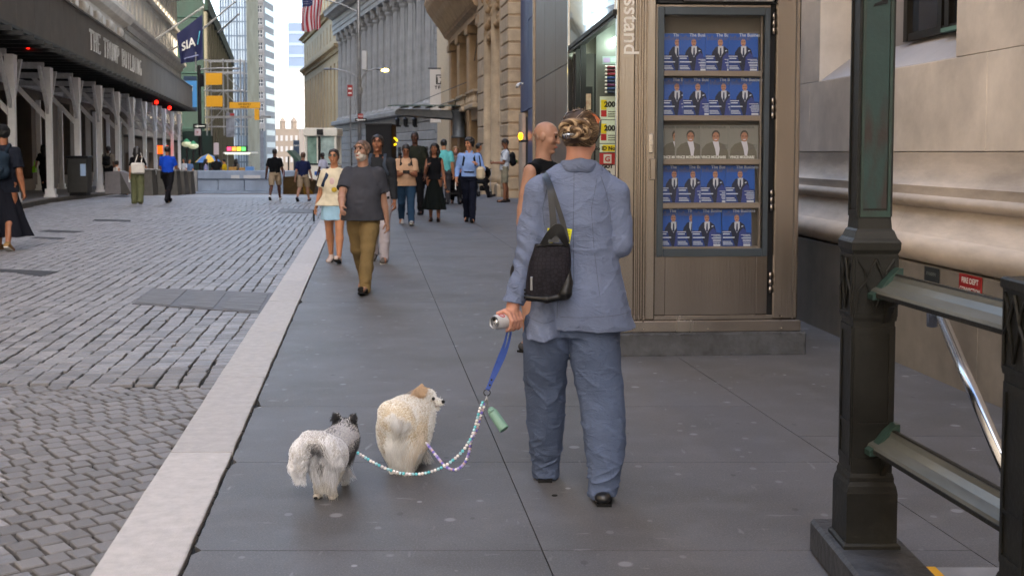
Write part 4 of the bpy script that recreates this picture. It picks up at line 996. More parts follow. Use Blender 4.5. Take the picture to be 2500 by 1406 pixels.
def cover_grey(w_, h_):
    mb = MB(); ms = [flat('cover_grey', '#9a9ca2', .4), flat('jacket_tan', '#6c695c', .6), flat('shirt_lilac', '#d2d2de', .5), flat('face_tone2', '#b07f66', .6), flat('hair_grey', '#4b4540', .6), flat('title_pale', '#e0e0da', .5), DARK, flat('title_grey', '#5d5d5f', .5)]
    L_ = [0]
    def pl(pts, mi): L_[0] += 1; y = -.0012-.00006*L_[0]; mb.add([(x*w_, y, z*h_) for x, z in pts], [tuple(range(len(pts)))], mi)
    def el(cx, cz, rx, rz, mi, n=14): pl([(cx+rx*math.cos(2*math.pi*i/n), cz+rz*math.sin(2*math.pi*i/n)) for i in range(n)], mi)
    pl([(.02, 0), (.06, .3), (.2, .44), (.4, .5), (.62, .5), (.84, .42), (.94, .2), (.96, 0)], 1); pl([(.42, .52), (.62, .52), (.66, .3), (.62, .1), (.54, .1), (.5, .3)], 2)
    el(.53, .7, .14, .15, 4); el(.53, .65, .115, .145, 3); pl([(.44, .68), (.51, .68), (.51, .662), (.44, .662)], 6); pl([(.56, .68), (.63, .68), (.63, .662), (.56, .662)], 6); pl([(.47, .585), (.59, .585), (.56, .56), (.5, .56)], 2)
    b = text_mb('ENTREPRENEUR', .1*w_, sx=1.16, bold=.0005); b.v = [(x+.04*w_, -.0022, z+.9*h_) for x, y, z in b.v]; mb.add(b.v, b.f, 7)
    b = text_mb('VINCE MOLINARI', .125*w_, sx=.86, bold=.0012); b.v = [(x+.03*w_, -.0022, z+.02*h_) for x, y, z in b.v]; mb.add(b.v, b.f, 5)
    for i in range(5): pl([(.72, .42-i*.03), (.95, .42-i*.03), (.95, .43-i*.03), (.72, .43-i*.03)], 7)
    return mb.mesh('cover_print', ms)
us = [(1616, 1656, 1721, 1777), (1616, 1667, 1730, 1782), (1613, 1648, 1710, 1780), (1611, 1657, 1712, 1773), (1610, 1655, 1692, 1766)]
mw = .228; cb_, cg_ = cover_blue(mw, .285), cover_grey(mw, .26)
rn = ['top', 'second', 'third', 'fourth', 'bottom']; cn = ['leftmost', 'second', 'third', 'rightmost']
pg = {h: MB().box(0, mw, -.001, .006, 0, h).mesh('magazine', flat('cover_base'+str(h), c, .35)) for h, c in ((.285, '#1f5ab4'), (.26, '#86867f'))}
for i in range(5):
    for j in range(4):
        h = .26 if i == 2 else .285; x = kl(us[i][j])*1.005 + .004
        o = put('magazine', pg[h], None); M = Matrix.Translation((KX, KY, 0)) @ Matrix.Rotation(KZ, 4, 'Z') @ Matrix.Translation((x, .05-.009*j, shz[i]-.001)) @ Matrix.Rotation(R(-4), 4, 'X')
        o.location = M.translation; o.rotation_euler = M.to_euler()
        tag(o, (f'grey magazine with a seated man, {cn[j]} on the middle shelf' if i == 2 else f'blue magazine with a suited man, {cn[j]} on the {rn[i]} shelf').replace('leftmost', 'first from the latch side').replace('rightmost', 'last, nearest the hinges'), 'magazine', 'magazines in the kiosk door')
        put('cover_print', cg_ if i == 2 else cb_, o)

# ------------------------------------------------------------------ cast iron metro posts, railing, plinth
IRN = mat('cast_iron', '#1c1c19', .5, spec=.28, metal=0, var=.5, scale=3, bump=.0015, bscale=50, streak=.25)
VERD = mat('verdigris', '#24403a', .5, metal=.15, var=.15, scale=7, bump=.001, bscale=60, col2='#26302b', streak=.45)
def verd_mix():
    m = mat('verdigris_worn', '#213a38', .55, metal=.15, var=.18, scale=6, bump=.0012, bscale=60, streak=.25)
    n = m.node_tree.nodes; L = m.node_tree.links; b = n['Principled BSDF']; src = b.inputs['Base Color'].links[0].from_socket
    tc = n.new('ShaderNodeTexCoord'); mp = n.new('ShaderNodeMapping'); mp.inputs['Scale'].default_value = (7, 7, 1.6); L.new(tc.outputs['Object'], mp.inputs['Vector'])
    t = n.new('ShaderNodeTexNoise'); t.inputs['Scale'].default_value = 1.4; t.inputs['Detail'].default_value = 9; L.new(mp.outputs[0], t.inputs['Vector'])
    r = n.new('ShaderNodeMapRange'); r.inputs['From Min'].default_value = .52; r.inputs['From Max'].default_value = .6
    sz = n.new('ShaderNodeSeparateXYZ'); L.new(tc.outputs['Object'], sz.inputs[0]); r3 = n.new('ShaderNodeMapRange'); r3.inputs['From Min'].default_value = 1.3; r3.inputs['From Max'].default_value = 1.75; r3.inputs['To Min'].default_value = .13; r3.inputs['To Max'].default_value = -.1; L.new(sz.outputs[2], r3.inputs['Value'])
    ad = n.new('ShaderNodeMath'); L.new(t.outputs['Fac'], ad.inputs[0]); L.new(r3.outputs[0], ad.inputs[1]); L.new(ad.outputs[0], r.inputs['Value'])
    x = n.new('ShaderNodeMix'); x.data_type = 'RGBA'; L.new(r.outputs[0], x.inputs[0]); L.new(src, x.inputs[6]); x.inputs[7].default_value = lin('#2b2320'); L.new(x.outputs[2], b.inputs['Base Color']); return m
VW = verd_mix()
BLKG = mat('plinth_granite', '#33353a', .6, var=.35, scale=8, bump=.006, bscale=30)
part_pl = thing('granite_plinth', 'dark worn granite plinth block carrying the metro railing', 'plinth', (1.16, 4.39, 0))
part('plinth_block', MB().box(0, .275, -1.05, 0, 0, .13, c=.012), BLKG, part_pl); part('plinth_block', MB().box(.0, .29, -3.2, -1.056, 0, .13, c=.012), BLKG, part_pl)
def post(x, y, tall, label):
    t = thing('railing_post', label, 'post', (x, y, .13), 0, 'cast iron posts of the metro railing')
    def sq(prof, name, m, mats=None): return part(name, MB().lathe([(r*.77, z) for r, z in prof], sq=True), m, t)
    sk_ = Matrix.Diagonal((.77, .77, 1, 1))
    sq([(.132, 0), (.132, .012), (.122, .02)], 'foot_plate', IRN)
    sq([(.118, .02), (.118, .2), (.112, .225), (.104, .24), (.104, .255), (.098, .27)], 'pedestal', IRN)
    sq([(.096, .27), (.096, .82)], 'lower_shaft', IRN)
    sq([(.101, .82), (.103, .83), (.103, 1.06), (.112, 1.075), (.114, 1.1), (.108, 1.108), (.1, 1.115), (.088, 1.14), (.072, 1.155)] if tall else [(.101, .82), (.103, .83), (.103, 1.05), (.112, 1.056), (.112, 1.078), (.104, 1.084)], 'cap', IRN)
    # recessed panels: raised frames on each face
    for k in range(4):
        M = Matrix.Rotation(k*math.pi/2, 4, 'Z'); f = MB()
        for a, b, c, d in ((-.09, -.07, .3, .8), (.07, .09, .3, .8)): f.box(a, b, -.102, -.097, c, d)
        for c, d in ((.3, .325), (.775, .8), (.44, .452)): f.box(-.07, .07, -.102, -.0972, c, d)
        f.xf(sk_ @ M); part('panel_frame', f, IRN, t)
        lc = MB()                                                   # pierced tracery in the cap
        for sx in (-1, 1):
            pts = [(sx*.085, -.104, .85), (sx*.08, -.108, .93), (sx*.045, -.108, .96), (0, -.108, 1.04)]; lc.tube(pts, .007, 6)
            pts = [(sx*.085, -.104, 1.04), (sx*.05, -.108, 1.0), (sx*.04, -.108, .95), (0, -.108, .86)]; lc.tube(pts, .006, 6)
            lc.box(*sorted((sx*.094, sx*.084)), -.109, -.102, .835, 1.055)
        lc.box(-.084, .084, -.109, -.102, 1.045, 1.055); lc.box(-.084, .084, -.109, -.102, .835, .845); lc.xf(sk_ @ M); part('tracery', lc, IRN, t)
    if tall:
        s9 = Matrix.Diagonal((.86, .86, 1, 1))
        part('tall_shaft', MB().lathe([(.062, 1.14), (.057, 1.2), (.054, 2.2), (.052, 3.6)], sq=True), IRN, t)
        for k in range(4):
            M = Matrix.Rotation(k*math.pi/2, 4, 'Z'); f = MB()
            part('shaft_panel', MB().box(-.048, .048, -.068, -.0645+.004, 1.22, 1.98).box(-.046, .046, -.066, -.0595, 2.0, 3.5).xf(s9 @ M), VW if k in (0,) else IRN, t)
            for a, b in ((-.062, -.05), (.05, .062)): f.box(a, b, -.0735, -.062, 1.19, 2.0); f.box(a+.002 if a < 0 else a, b if a < 0 else b-.002, -.0715, -.06, 2.004, 3.55)
            for c in (1.19, 1.965): f.box(-.05, .05, -.0725, -.062, c, c+.022)
            f.xf(s9 @ M); part('panel_frame', f, VERD if k == 0 else IRN, t)
        part('paint_drip', MB().prism([(-.02, -.0592, 1.93), (.03, -.0592, 1.94), (.035, -.0592, 1.99), (.028, -.0592, 2.02), (.022, -.0592, 1.985), (.015, -.0592, 1.98), (.01, -.0592, 1.95), (-.015, -.0592, 1.94)], .002, axis=(0, -1, 0)), DARK, t)
        part('lantern_globe', MB().lathe([(.05, 0), (.09, .04), (.16, .12), (.19, .22), (.17, .33), (.08, .4)], (0, 0, 3.64), 20), mat('milk_glass', '#cfd6d0', .3), t, True)
        part('lantern_collar', MB().lathe([(.075, 3.6), (.085, 3.63), (.05, 3.66)], n=12), IRN, t)
    return t
p1_ = post(1.29, 4.13, True, 'tall green-bronze cast iron lamp post rising at the corner of the metro railing')
p2_ = post(1.415, 3.02, False, 'short cast iron railing post at the right frame edge')
# two dished rails between the posts
for z, lb in ((.945+.13, 'upper dished iron rail between the two metro posts'), (.39+.13, 'lower dished iron rail between the two metro posts')):
    a, b = np.array((1.32, 4.06, 0)), np.array((1.43, 3.08, 0)); d = (b-a)/np.linalg.norm(b-a)
    t = thing('metro_rail', lb, 'rail', (a[0], a[1], z), 0, 'rails of the metro railing')
    nrm = np.array((-d[1], d[0], 0))                                # towards +x, away from the pavement
    sec = [(-.052, -.03), (-.052, -.016), (-.03, -.004), (.0, .03), (.03, .055), (.042, .055), (.042, .045), (.04, -.03)]
    def rail(sec, m, name, a0=0, a1=1):
        mb = MB(); n = len(sec); v = []
        for f in (a0, a1):
            o = (b-a)*f
            v += [tuple(o + nrm*s_ + np.array((0, 0, q_))) for s_, q_ in sec]
        mb.add(v, [(i, (i+1) % n, n+(i+1) % n, n+i) for i in range(n)] + [tuple(range(n))[::-1], tuple(range(n, 2*n))]); return part(name, mb, m, t)
    RV = mat('rail_highlight', '#6f706a', .36, metal=.6, var=.3, scale=5, bump=.001, bscale=40, stretch=(1, .3, 1))  # paler than the core: the top highlight is put into the colour
    rail([(-.05, -.034), (-.05, -.02), (-.036, -.012), (.03, -.012), (.03, -.034)], IRN, 'rail_core')
    rail([(-.048, -.019), (-.043, -.009), (-.01, .008), (.01, .026), (.016, .042), (.03, .042), (.03, -.011), (-.034, -.011)], RV, 'rail_top', .002, .998)
    rail([(.0185, .043), (.022, .048), (.034, .048), (.034, -.034), (.0305, -.034), (.0305, .043)], IRN, 'rail_lip', .003, .997)
    sk = MB()
    for f in (0.01,):
        o = (b-a)*f; c = [tuple(o + nrm*s_*1.18 + np.array((0, 0, q_*1.3-.004))) for s_, q_ in sec]; sk.prism([tuple(p) for p in c], .045, axis=tuple(d))
    part('rail_socket', sk, VERD, t)
    br = MB(); o = (b-a)*0; br.prism([tuple(o+np.array((0, 0, -.035))), tuple(d*.14+np.array((0, 0, -.036))), tuple(d*.05+np.array((0, 0, -.07))), tuple(o+np.array((0, 0, -.14)))], .02, axis=tuple(nrm)); part('scroll_bracket', br, IRN, t)
t = thing('stair_handrail', 'polished steel stair handrail sloping down behind the metro railing', 'handrail', P(2295, 765, 4.35))
e0, e1 = P(2295, 765, 4.35), P(2475, 1190, 3.45); part('tube', MB().tube([(0, 0, 0), tuple(e1-e0)], .021, 16), mat('polished_steel', '#b8bcc4', .18, metal=1, var=.04), t, True)
part('end_bend', MB().tube([(0, 0, 0), (-.01, .03, .012), (-.005, .07, .0), (0, .08, -.06)], .021, 12), MATS['polished_steel'], t, True)
t = thing('stair_edge_tile', 'pale tile strip with a yellow painted nosing beside the granite plinth', 'tile strip', (1.46, 4.2, 0))
part('tile', MB().box(0, 1.0, -1.4, -.02, .001, .012, c=.003), mat('tile_grey', '#77777a', .6, var=.15), t); part('yellow_nosing', MB().box(.0, .11, -.9, -.03, .0125, .017), flat('paint_yellow', '#d39a14', .6), t)
# ------------------------------------------------------------------ sidewalk shed on the far side
SW = flat('shed_white', '#f2f2f4', .5); SG = mat('shed_panel', '#6b6660', .7, var=.1, scale=1.2, streak=.12, rnd=.05)
def sl_(y): return (-8.46-.196*y, y)
t, L = line_root('sidewalk_shed', 'long sidewalk shed with white posts, braces and a dark panelled parapet carrying a building name', 'scaffold', sl_(24), sl_(96), 0); kq = L/72
def sx(y): return (y-24)*kq
n = 30
for i in range(n): part('parapet_panel', MB().box(i*L/n+.012, (i+1)*L/n-.012, -.62, -.55, 5.2, 6.9), SG, t)
part('parapet_trim', MB().box(0, L, -.68, -.5, 6.905, 6.98), SG, t); part('parapet_trim', MB().box(0, L, -.66, -.52, 5.1, 5.195), BLACKM, t)
part('end_panel', MB().box(L, L+.07, -.55, 4.2, 5.2, 6.95), SG, t)
part('deck', MB().box(0, L, -.5, 4.3, 5.0, 5.18), mat('deck_wood', '#3c3733', .8, var=.2), t)
for i in range(int(L/1.4)): part('joist', MB().box(.4+i*1.4, .5+i*1.4, -1.0, 4.2, 4.86, 5.0), BLACKM, t)
for y in (3.6,): part('long_beam', MB().box(0, L, y-.1, y+.1, 4.55, 4.85), mat('beam_white', '#d0d1d4', .6), t)
i = 0; y = 30.0
while y < 95:
    x = sx(y); zg = gz(y)
    for yy in (-.0, 3.7):
        pm = MB(); pm.box(x-.105, x+.105, yy-.105, yy+.105, zg+.3, 4.1).box(x-.2, x+.2, yy-.2, yy+.2, zg+.0, zg+.1).box(x-.165, x+.165, yy-.165, yy+.165, zg+.1, zg+.3)
        part('post', pm, SW, t)
        if yy < 1: part('post_head', MB().prism([(x-.105, yy-.131, 3.5), (x+.105, yy-.131, 3.5), (x+.27, yy-.131, 4.2), (x+.27, yy-.131, 4.54), (x-.27, yy-.131, 4.54), (x-.27, yy-.131, 4.2)], .262, axis=(0, 1, 0)), SW, t)
    for s in (-1, 1):
        m2 = MB(); m2.prism([(x+s*.14, .06, 2.9), (x+s*1.5, .06, 4.5), (x+s*1.3, .06, 4.5), (x+s*.14, .06, 3.15)], .1, axis=(0, -1, 0)); part('brace', m2, MATS['beam_white'], t)
    m2 = MB(); m2.prism([(x-.05, .14, 2.7), (x-.05, 1.7, 4.5), (x-.05, 1.5, 4.5), (x-.05, .14, 2.95)], .1, axis=(1, 0, 0)); part('brace', m2, SW, t)
    part('cross_beam', MB().box(x-.1, x+.1, .13, 3.57, 4.5, 4.72), MATS['beam_white'], t)
    y += 5.5
def serif(txt, h, wd):
    """condensed roman capitals with serifs, in xz"""
    S = {'T': [(.5, 0, .5, 1, 1), (0, 1, 1, 1, 0), (0, .86, 0, 1, 0), (1, .86, 1, 1, 0)], 'H': [(.15, 0, .15, 1, 1), (.85, 0, .85, 1, 1), (.15, .5, .85, .5, 0)],
         'E': [(.15, 0, .15, 1, 1), (.15, 1, .9, 1, 0), (.15, .5, .7, .5, 0), (.15, 0, .9, 0, 0), (.9, 0, .9, .15, 0), (.9, .85, .9, 1, 0)],
         'R': [(.15, 0, .15, 1, 1), (.15, 1, .7, 1, 0), (.15, .5, .7, .5, 0), (.8, .58, .8, .92, 1), (.5, .5, .95, 0, 1)], 'U': [(.15, .15, .15, 1, 1), (.85, .15, .85, 1, 0), (.25, 0, .75, 0, 0), (.15, .15, .3, 0, 1), (.85, .15, .7, 0, 0)],
         'M': [(.1, 0, .1, 1, 0), (.9, 0, .9, 1, 1), (.1, 1, .5, .1, 1), (.5, .1, .9, 1, 0)], 'P': [(.15, 0, .15, 1, 1), (.15, 1, .7, 1, 0), (.15, .45, .7, .45, 0), (.82, .52, .82, .93, 1)],
         'B': [(.15, 0, .15, 1, 1), (.15, 1, .65, 1, 0), (.15, .53, .7, .53, 0), (.15, 0, .7, 0, 0), (.75, .6, .75, .93, 1), (.82, .07, .82, .45, 1)], 'I': [(.5, 0, .5, 1, 1)],
         'L': [(.15, 0, .15, 1, 1), (.15, 0, .9, 0, 0), (.9, 0, .9, .2, 0)], 'D': [(.15, 0, .15, 1, 1), (.15, 1, .6, 1, 0), (.15, 0, .6, 0, 0), (.85, .2, .85, .8, 1), (.6, 1, .85, .8, 0), (.6, 0, .85, .2, 0)],
         'N': [(.12, 0, .12, 1, 0), (.88, 0, .88, 1, 0), (.12, 1, .88, 0, 1)], 'G': [(.12, .2, .12, .8, 1), (.12, .8, .4, 1, 0), (.4, 1, .85, .95, 0), (.12, .2, .4, 0, 0), (.4, 0, .88, .05, 0), (.88, .05, .88, .45, 1), (.6, .45, .98, .45, 0)]}
    out = []; x = 0
    for ch in txt:
        if ch == ' ': x += wd*.75; continue
        mb = MB(); lw = wd*.74
        for a, b, c, d, th in S[ch]:
            w_ = .11*h if th else .055*h; p, q = np.array((a*lw, b*h)), np.array((c*lw, d*h)); dr = (q-p)/(np.linalg.norm(q-p)+1e-6); nn = np.array((-dr[1], dr[0]))*w_/2
            mb.prism([(x+p[0]+nn[0], 0, p[1]+nn[1]), (x+q[0]+nn[0], 0, q[1]+nn[1]), (x+q[0]-nn[0], 0, q[1]-nn[1]), (x+p[0]-nn[0], 0, p[1]-nn[1])], .03+.002*len(mb.f)/6, axis=(0, -1, 0))
            if th and a == c:
                for zz_ in (b, d):
                    if zz_ in (0, 1): mb.box(x+a*lw-.12*h, x+a*lw+.12*h, -.02, 0, zz_*h-.025*h, zz_*h+.025*h)
        out.append(mb); x += wd
    return out, x
ls, tot = serif('THE TRUMP BUILDING', .78, .9); sc_ = (sx(62.5)-sx(46))/tot
LG_ = flat('letter_grey', '#d2d4d4', .5)
for m_ in ls: m_.v = [(a*sc_+sx(46), b-.625, c+5.66) for a, b, c in m_.v]; part('letter', m_, LG_, t)
RG = mat('red_glow', '#ff1a10', .4, emit=.7)
for i, (u, v, yy) in enumerate(((68, 113, 38), (382, 250, 74), (414, 264, 80), (42, 78, 36))):
    p = P(u, v, yy); q = thing('warning_lamp', ['red warning lamp glowing under the near part of the shed', 'red warning lamp under the far end of the shed, nearer one', 'red warning lamp at the very end of the shed', 'red warning lamp half hidden behind the shed parapet top left'][i], 'lamp', p, 0, 'red lamps under the shed')
    part('globe', MB().ball((0, 0, 0), .1+.03*(i in (1, 2)), 10), RG, q, True); part('cap', MB().tube([(0, 0, .1), (0, 0, .3)], .05, 8), BLACKM, q)
for i, u in enumerate((385, 402)):
    q = thing('shop_sign', f'small orange glowing sign in the corner shop, {"left" if i == 0 else "right"} one of two', 'sign', P(u, 366, 84), 0, 'orange shop signs'); part('box', MB().box(-.25, .25, 0, .1, -.3, .3, c=.03), mat('orange_glow', '#ff4a12', .4, emit=.4), q); part('bracket', MB().box(-.03, .03, .0, .1, .3, .6), BLACKM, q)

# ------------------------------------------------------------------ barriers
FAC = mat('barrier_bronze', '#4a3a22', .45, metal=.6, var=.2, scale=2); FAG = mat('barrier_grey', '#6d6a6c', .7, var=.12)
def facet(name, label, u0, u1, v0, v1, y, m, m2):
    zb = gz(y)-(.12 if u0 > 330 else 0); X0, X1 = Xl(u0, y), Xl(u1, y); W, H = X1-X0, Zl(v0, y)-zb; t = thing(name, label, 'barrier', (X0, y, zb), 0, 'faceted barriers')
    a = [(0, 0, 0), (W, 0, 0), (W*1.0, 1.6, 0), (0.1, 1.6, 0)]; b = [(-.02, .1, H*.95), (W*.62, -.1, H), (W*.98, .9, H*.75), (.3, 1.5, H)]
    mb = MB(); mb.add(a+b+[(W*.72, -.35, 0)], [(0, 8, 5, 4)[::1], (8, 1, 5), (1, 2, 6, 5), (2, 3, 7, 6), (3, 0, 4, 7), (4, 5, 6, 7)]); mb.m = [0, 1, 0, 0, 0, 0]
    part('facets', mb, [m, m2], t); part('foot', MB().box(.05, W*.95, .05, 1.5, -.02, .03), BLACKM, t)
facet('faceted_barrier', 'bronze faceted street barrier behind the man in khaki shorts', 690, 765, 430, 473, 53, FAC, mat('bronze_gold', '#8a6a2c', .4, metal=.7, var=.2))
facet('faceted_barrier', 'grey faceted street barrier on the pavement under the shed', 254, 318, 418, 466, 47.5, FAG, mat('barrier_dark', '#3b3936', .7))
t = thing('vehicle_barrier', 'long blue-grey steel vehicle barrier lying across the street', 'barrier', (Xl(466, 55), 55, gz(55)-.12)); W = Xl(722, 55)-Xl(466, 55)
BB = mat('barrier_blue', '#8493a8', .55, var=.14, scale=1.6, streak=.25, bump=.002)
H = Zl(417, 55)-(gz(55)-.12)
for i in range(4): part('plate', MB().box(i*W/4+.01, (i+1)*W/4-.01, .1, .5, .1, H*.62, c=.02), BB, t)
part('top_beam', MB().box(.3, W, .0, .6, H*.63, H, c=.03), BB, t); part('base_flange', MB().box(0, W, -.15, .6, 0, .09, c=.02), BB, t)
part('hinge_box', MB().box(-.55, .28, -.05, .7, .0, H*1.0, c=.04), mat('concrete_grey', '#8a8a8a', .8, var=.15), t)
for x in (W*.38, W*.5, W*.58): part('notice', MB().box(x, x+.4, -.012, -.001, H*.66, H*.8), flat('notice_white', '#b4b6ba'), t)
for x in (1.0, 2.1, 3.4, 4.3): part('lug', MB().prism([(x, .09, .1), (x+.3, .09, .1), (x+.25, .09, .2), (x+.08, .09, .22)], .05, axis=(0, -1, 0)), BB, t)
PLN = mat('planter_dark', '#4c4a46', .75, var=.15, streak=.2)
for i, (u0, u1, y) in enumerate(((338, 372, 50), (376, 402, 51), (414, 432, 50.5), (433, 450, 52), (451, 466, 53))):
    X0, X1 = Xl(u0, y), Xl(u1, y); zb = gz(y)-.12; H = Zl(416+i, y)-zb; q = thing('bollard_block', ['wide dark tapered stone block beside the woman with the tote', 'dark tapered stone block behind the man in the blue polo', 'narrow dark stone block just past the blue polo man', 'fourth dark stone block of the row towards the blue barrier', 'last dark stone block touching the blue barrier'][i], 'bollard', (X0, y, zb), 0, 'dark stone blocks across the street')
    W = X1-X0; part('block', MB().add([(0, 0, 0), (W, 0, 0), (W, .7, 0), (0, .7, 0), (.07, .08, H), (W-.07, .08, H), (W-.07, .62, H), (.07, .62, H)], [(3, 2, 1, 0), (4, 5, 6, 7), (0, 1, 5, 4), (1, 2, 6, 5), (2, 3, 7, 6), (3, 0, 4, 7)]), PLN, q)
    part('cap', MB().box(.03, W-.03, .04, .66, H+.001, H+.06, c=.015), MATS['concrete_grey'], q)
q = thing('utility_cabinet', 'dark utility cabinet with a pale blue notice under the shed', 'cabinet', P(165, 474, 43)[:2].tolist()+[gz(43)]); part('cabinet_body', MB().box(0, .75, 0, .5, .12, 1.42, c=.02), mat('cabinet_dark', '#2c2c2b', .6), q)
part('cabinet_lid', MB().box(-.04, .79, -.04, .54, 1.421, 1.5, c=.02), BLACKM, q); part('notice', MB().box(.5, .7, -.01, -.001, .75, 1.2), flat('pale_blue', '#8fa8c8'), q); part('foot', MB().box(.05, .7, .05, .45, 0, .12), BLACKM, q)

# ------------------------------------------------------------------ guard booth, black enclosure
y = 60; t = thing('guard_booth', 'cream guard booth with greenish glass and a flat roof beside the street barrier', 'booth', (Xl(744, y), y, gz(y)-.12)); W = Xl(822, y)-Xl(744, y); H = Zl(313, y)-(gz(y)-.12)
CR = flat('booth_cream', '#dcd8cc', .55)
part('roof', MB().box(-.05, W+.05, -.1, 1.9, H-.42, H, c=.03), CR, t)
for i, x in enumerate((.0, W*.38, W-.12)): part('corner_post', MB().box(x, x+.12, 0, .12, .0, H-.421), CR, t)
part('lower_panel', MB().box(.0, W, -.02, 1.75, 0, H*.42, c=.02), CR, t); GG = mat('greenish_glass', '#7f9c90', .08, var=.4, scale=1.5, spec=.9)
part('pane', MB().box(.14, W*.37, .04, .06, H*.43, H-.43), GG, t); part('pane', MB().box(W*.5, W-.13, .04, .06, H*.43, H-.43), mat('pale_glass', '#a9bdb9', .1, var=.3, scale=2), t)
part('back_wall', MB().box(0, W, 1.6, 1.7, H*.43, H-.43), CR, t); part('mullion', MB().box(W*.42, W*.49, -.03, .03, H*.43, H-.3), BLACKM, t)
part('rail', MB().box(.0, W, -.06, -.025, H*.42, H*.445), BLACKM, t); part('roof_box', MB().box(W*.4, W*.6, -.2, -.11, H-.36, H-.06), BLACKM, t)
part('blue_stripe', MB().box(W*.3, W-.02, -.028, -.021, H*.26, H*.32), flat('blue_stripe', '#2d5fa8'), t)
y = 57; t = thing('black_enclosure', 'tall matt black boxy enclosure beside the street lamp pole', 'enclosure', (Xl(893, y), y, gz(y))); W = Xl(957, y)-Xl(893, y); H = Zl(302, y)-gz(y)
part('box_body', MB().box(0, W, 0, 2.2, .05, H, c=.03), mat('matt_black', '#0c0c0e', .8), t); part('box_rim', MB().box(-.02, W+.02, -.03, 0, H-.08, H), BLACKM, t); part('foot', MB().box(.1, W-.1, .1, 2, 0, .05), BLACKM, t)
q = thing('directory_sign', 'dark blue sign column at the corner beside the guard booth', 'sign', (Xl(716, 66), 66, gz(66)-.12)); mb = MB()
for z0, z1 in ((0, 1.0), (1.02, 1.9), (1.92, 2.85)): part('panel', MB().box(0, .34, 0, .1, z0, z1), flat('directory_blue', '#34465f', .5), q)
part('lettering', shift(text_mb('INFO', .13), .03, -.01, 2.5), WHITE, q)
# dark cart-like lean-to by the booth
t = thing('tilted_canopy', 'dark green tilted canopy frame between the turreted hall and the booth', 'canopy', (Xl(690, 64), 64, gz(64)-.12)); mb = MB()
mb.prism([(.2, 0, 2.2), (.4, 0, 2.25), (1.2, 0, 1.35), (1.1, 0, 1.2)], 1.6, axis=(0, 1, 0)); part('slanted_roof', mb, mat('canopy_green', '#2f4a40', .5), t)
for x in (.3, 1.1): part('leg', MB().tube([(x, .1, 0), (x, .1, 1.9 if x < 1 else 1.25)], .04, 6), BLACKM, t)
part('low_table', MB().box(.2, 1.3, .2, 1.2, .7, .78), CR, t)

# ------------------------------------------------------------------ lamp pole, US flag, signs
y = 40; t = thing('street_lamp', 'slim grey street lamp pole with two curved arms, one lamp lit yellow', 'street lamp', (Xl(878, y), y, gz(y))); PG = mat('pole_grey', '#8e9092', .45, metal=.5)
def rel(u, v, yy=None, o=t): p = P(u, v, yy or y); return tuple(p - np.array(o.location))
part('pole', MB().tube([(0, 0, 0), (0, 0, 11)], [.075, .05], 12), PG, t, True); part('pole_base', MB().lathe([(.16, 0), (.16, .1), (.12, .25), (.11, .7), (.08, .8)], n=12), PG, t)
part('arm', MB().tube([rel(878, 198), rel(868, 185), rel(848, 176), rel(822, 170), rel(806, 168)], .03, 8), PG, t, True)
part('arm', MB().tube([rel(880, 205), rel(884, 188), rel(896, 175), rel(912, 169), rel(922, 168)], .03, 8), PG, t, True)
part('lamp_head', MB().ball(rel(800, 169), (.16, .1, .04), 10), PG, t, True); part('lamp_head', MB().ball(rel(928, 169), (.16, .1, .05), 10), PG, t, True)
part('lit_lens', MB().ball(rel(940, 172), (.13, .09, .055), 10), mat('yellow_glow', '#ffe06a', .4, emit=5), t, True)
part('flag_arm', MB().tube([rel(876, 31), rel(835, 12), rel(785, -3), rel(735, -14)], .025, 8), PG, t)
part('control_box', MB().box(rel(884, 125)[0], rel(896, 125)[0], -.1, .1, rel(880, 172)[2], rel(880, 125)[2], c=.02), flat('box_pale', '#b7b8b9'), t)
part('pole_clamp', MB().tube([rel(878, 215), rel(878, 230)], .1, 8), PG, t)
q = thing('one_way_sign', 'black one way sign with a white arrow under a red sign on the lamp pole', 'sign', P(881, 293, 39.85)); part('plate', MB().box(-.2, .2, 0, .01, -.055, .055), DARK, q)
ar = MB(); ar.poly([(.16, -.006, .018), (-.08, -.006, .018), (-.08, -.006, .04), (-.17, -.006, 0), (-.08, -.006, -.04), (-.08, -.006, -.018), (.16, -.006, -.018)]); part('arrow', ar, WHITE, q)
q = thing('red_sign', 'small red parking sign high on the lamp pole', 'sign', P(880, 285, 39.85)); part('plate', MB().box(-.09, .09, 0, .01, -.1, .1), RED, q); part('lettering', shift(text_mb('NO', .1, align='CENTER'), 0, -.004, -.02), WHITE, q)
q = thing('sign_post', 'thin grey sign post carrying a small red sign in front of the tan block', 'sign post', (Xl(856, 62), 62, gz(62)-.0)); part('pole', MB().tube([(0, 0, 0), (0, 0, Zl(206, 62)-gz(62))], .035, 8), PG, q)
part('plate', MB().box(-.14, .14, -.06, -.045, Zl(236, 62)-gz(62), Zl(208, 62)-gz(62)), RED, q)
for z in (228, 217): part('lettering', MB().box(-.09, .09, -.064, -.0605, Zl(z, 62)-gz(62)-.04, Zl(z, 62)-gz(62)+.04), WHITE, q)
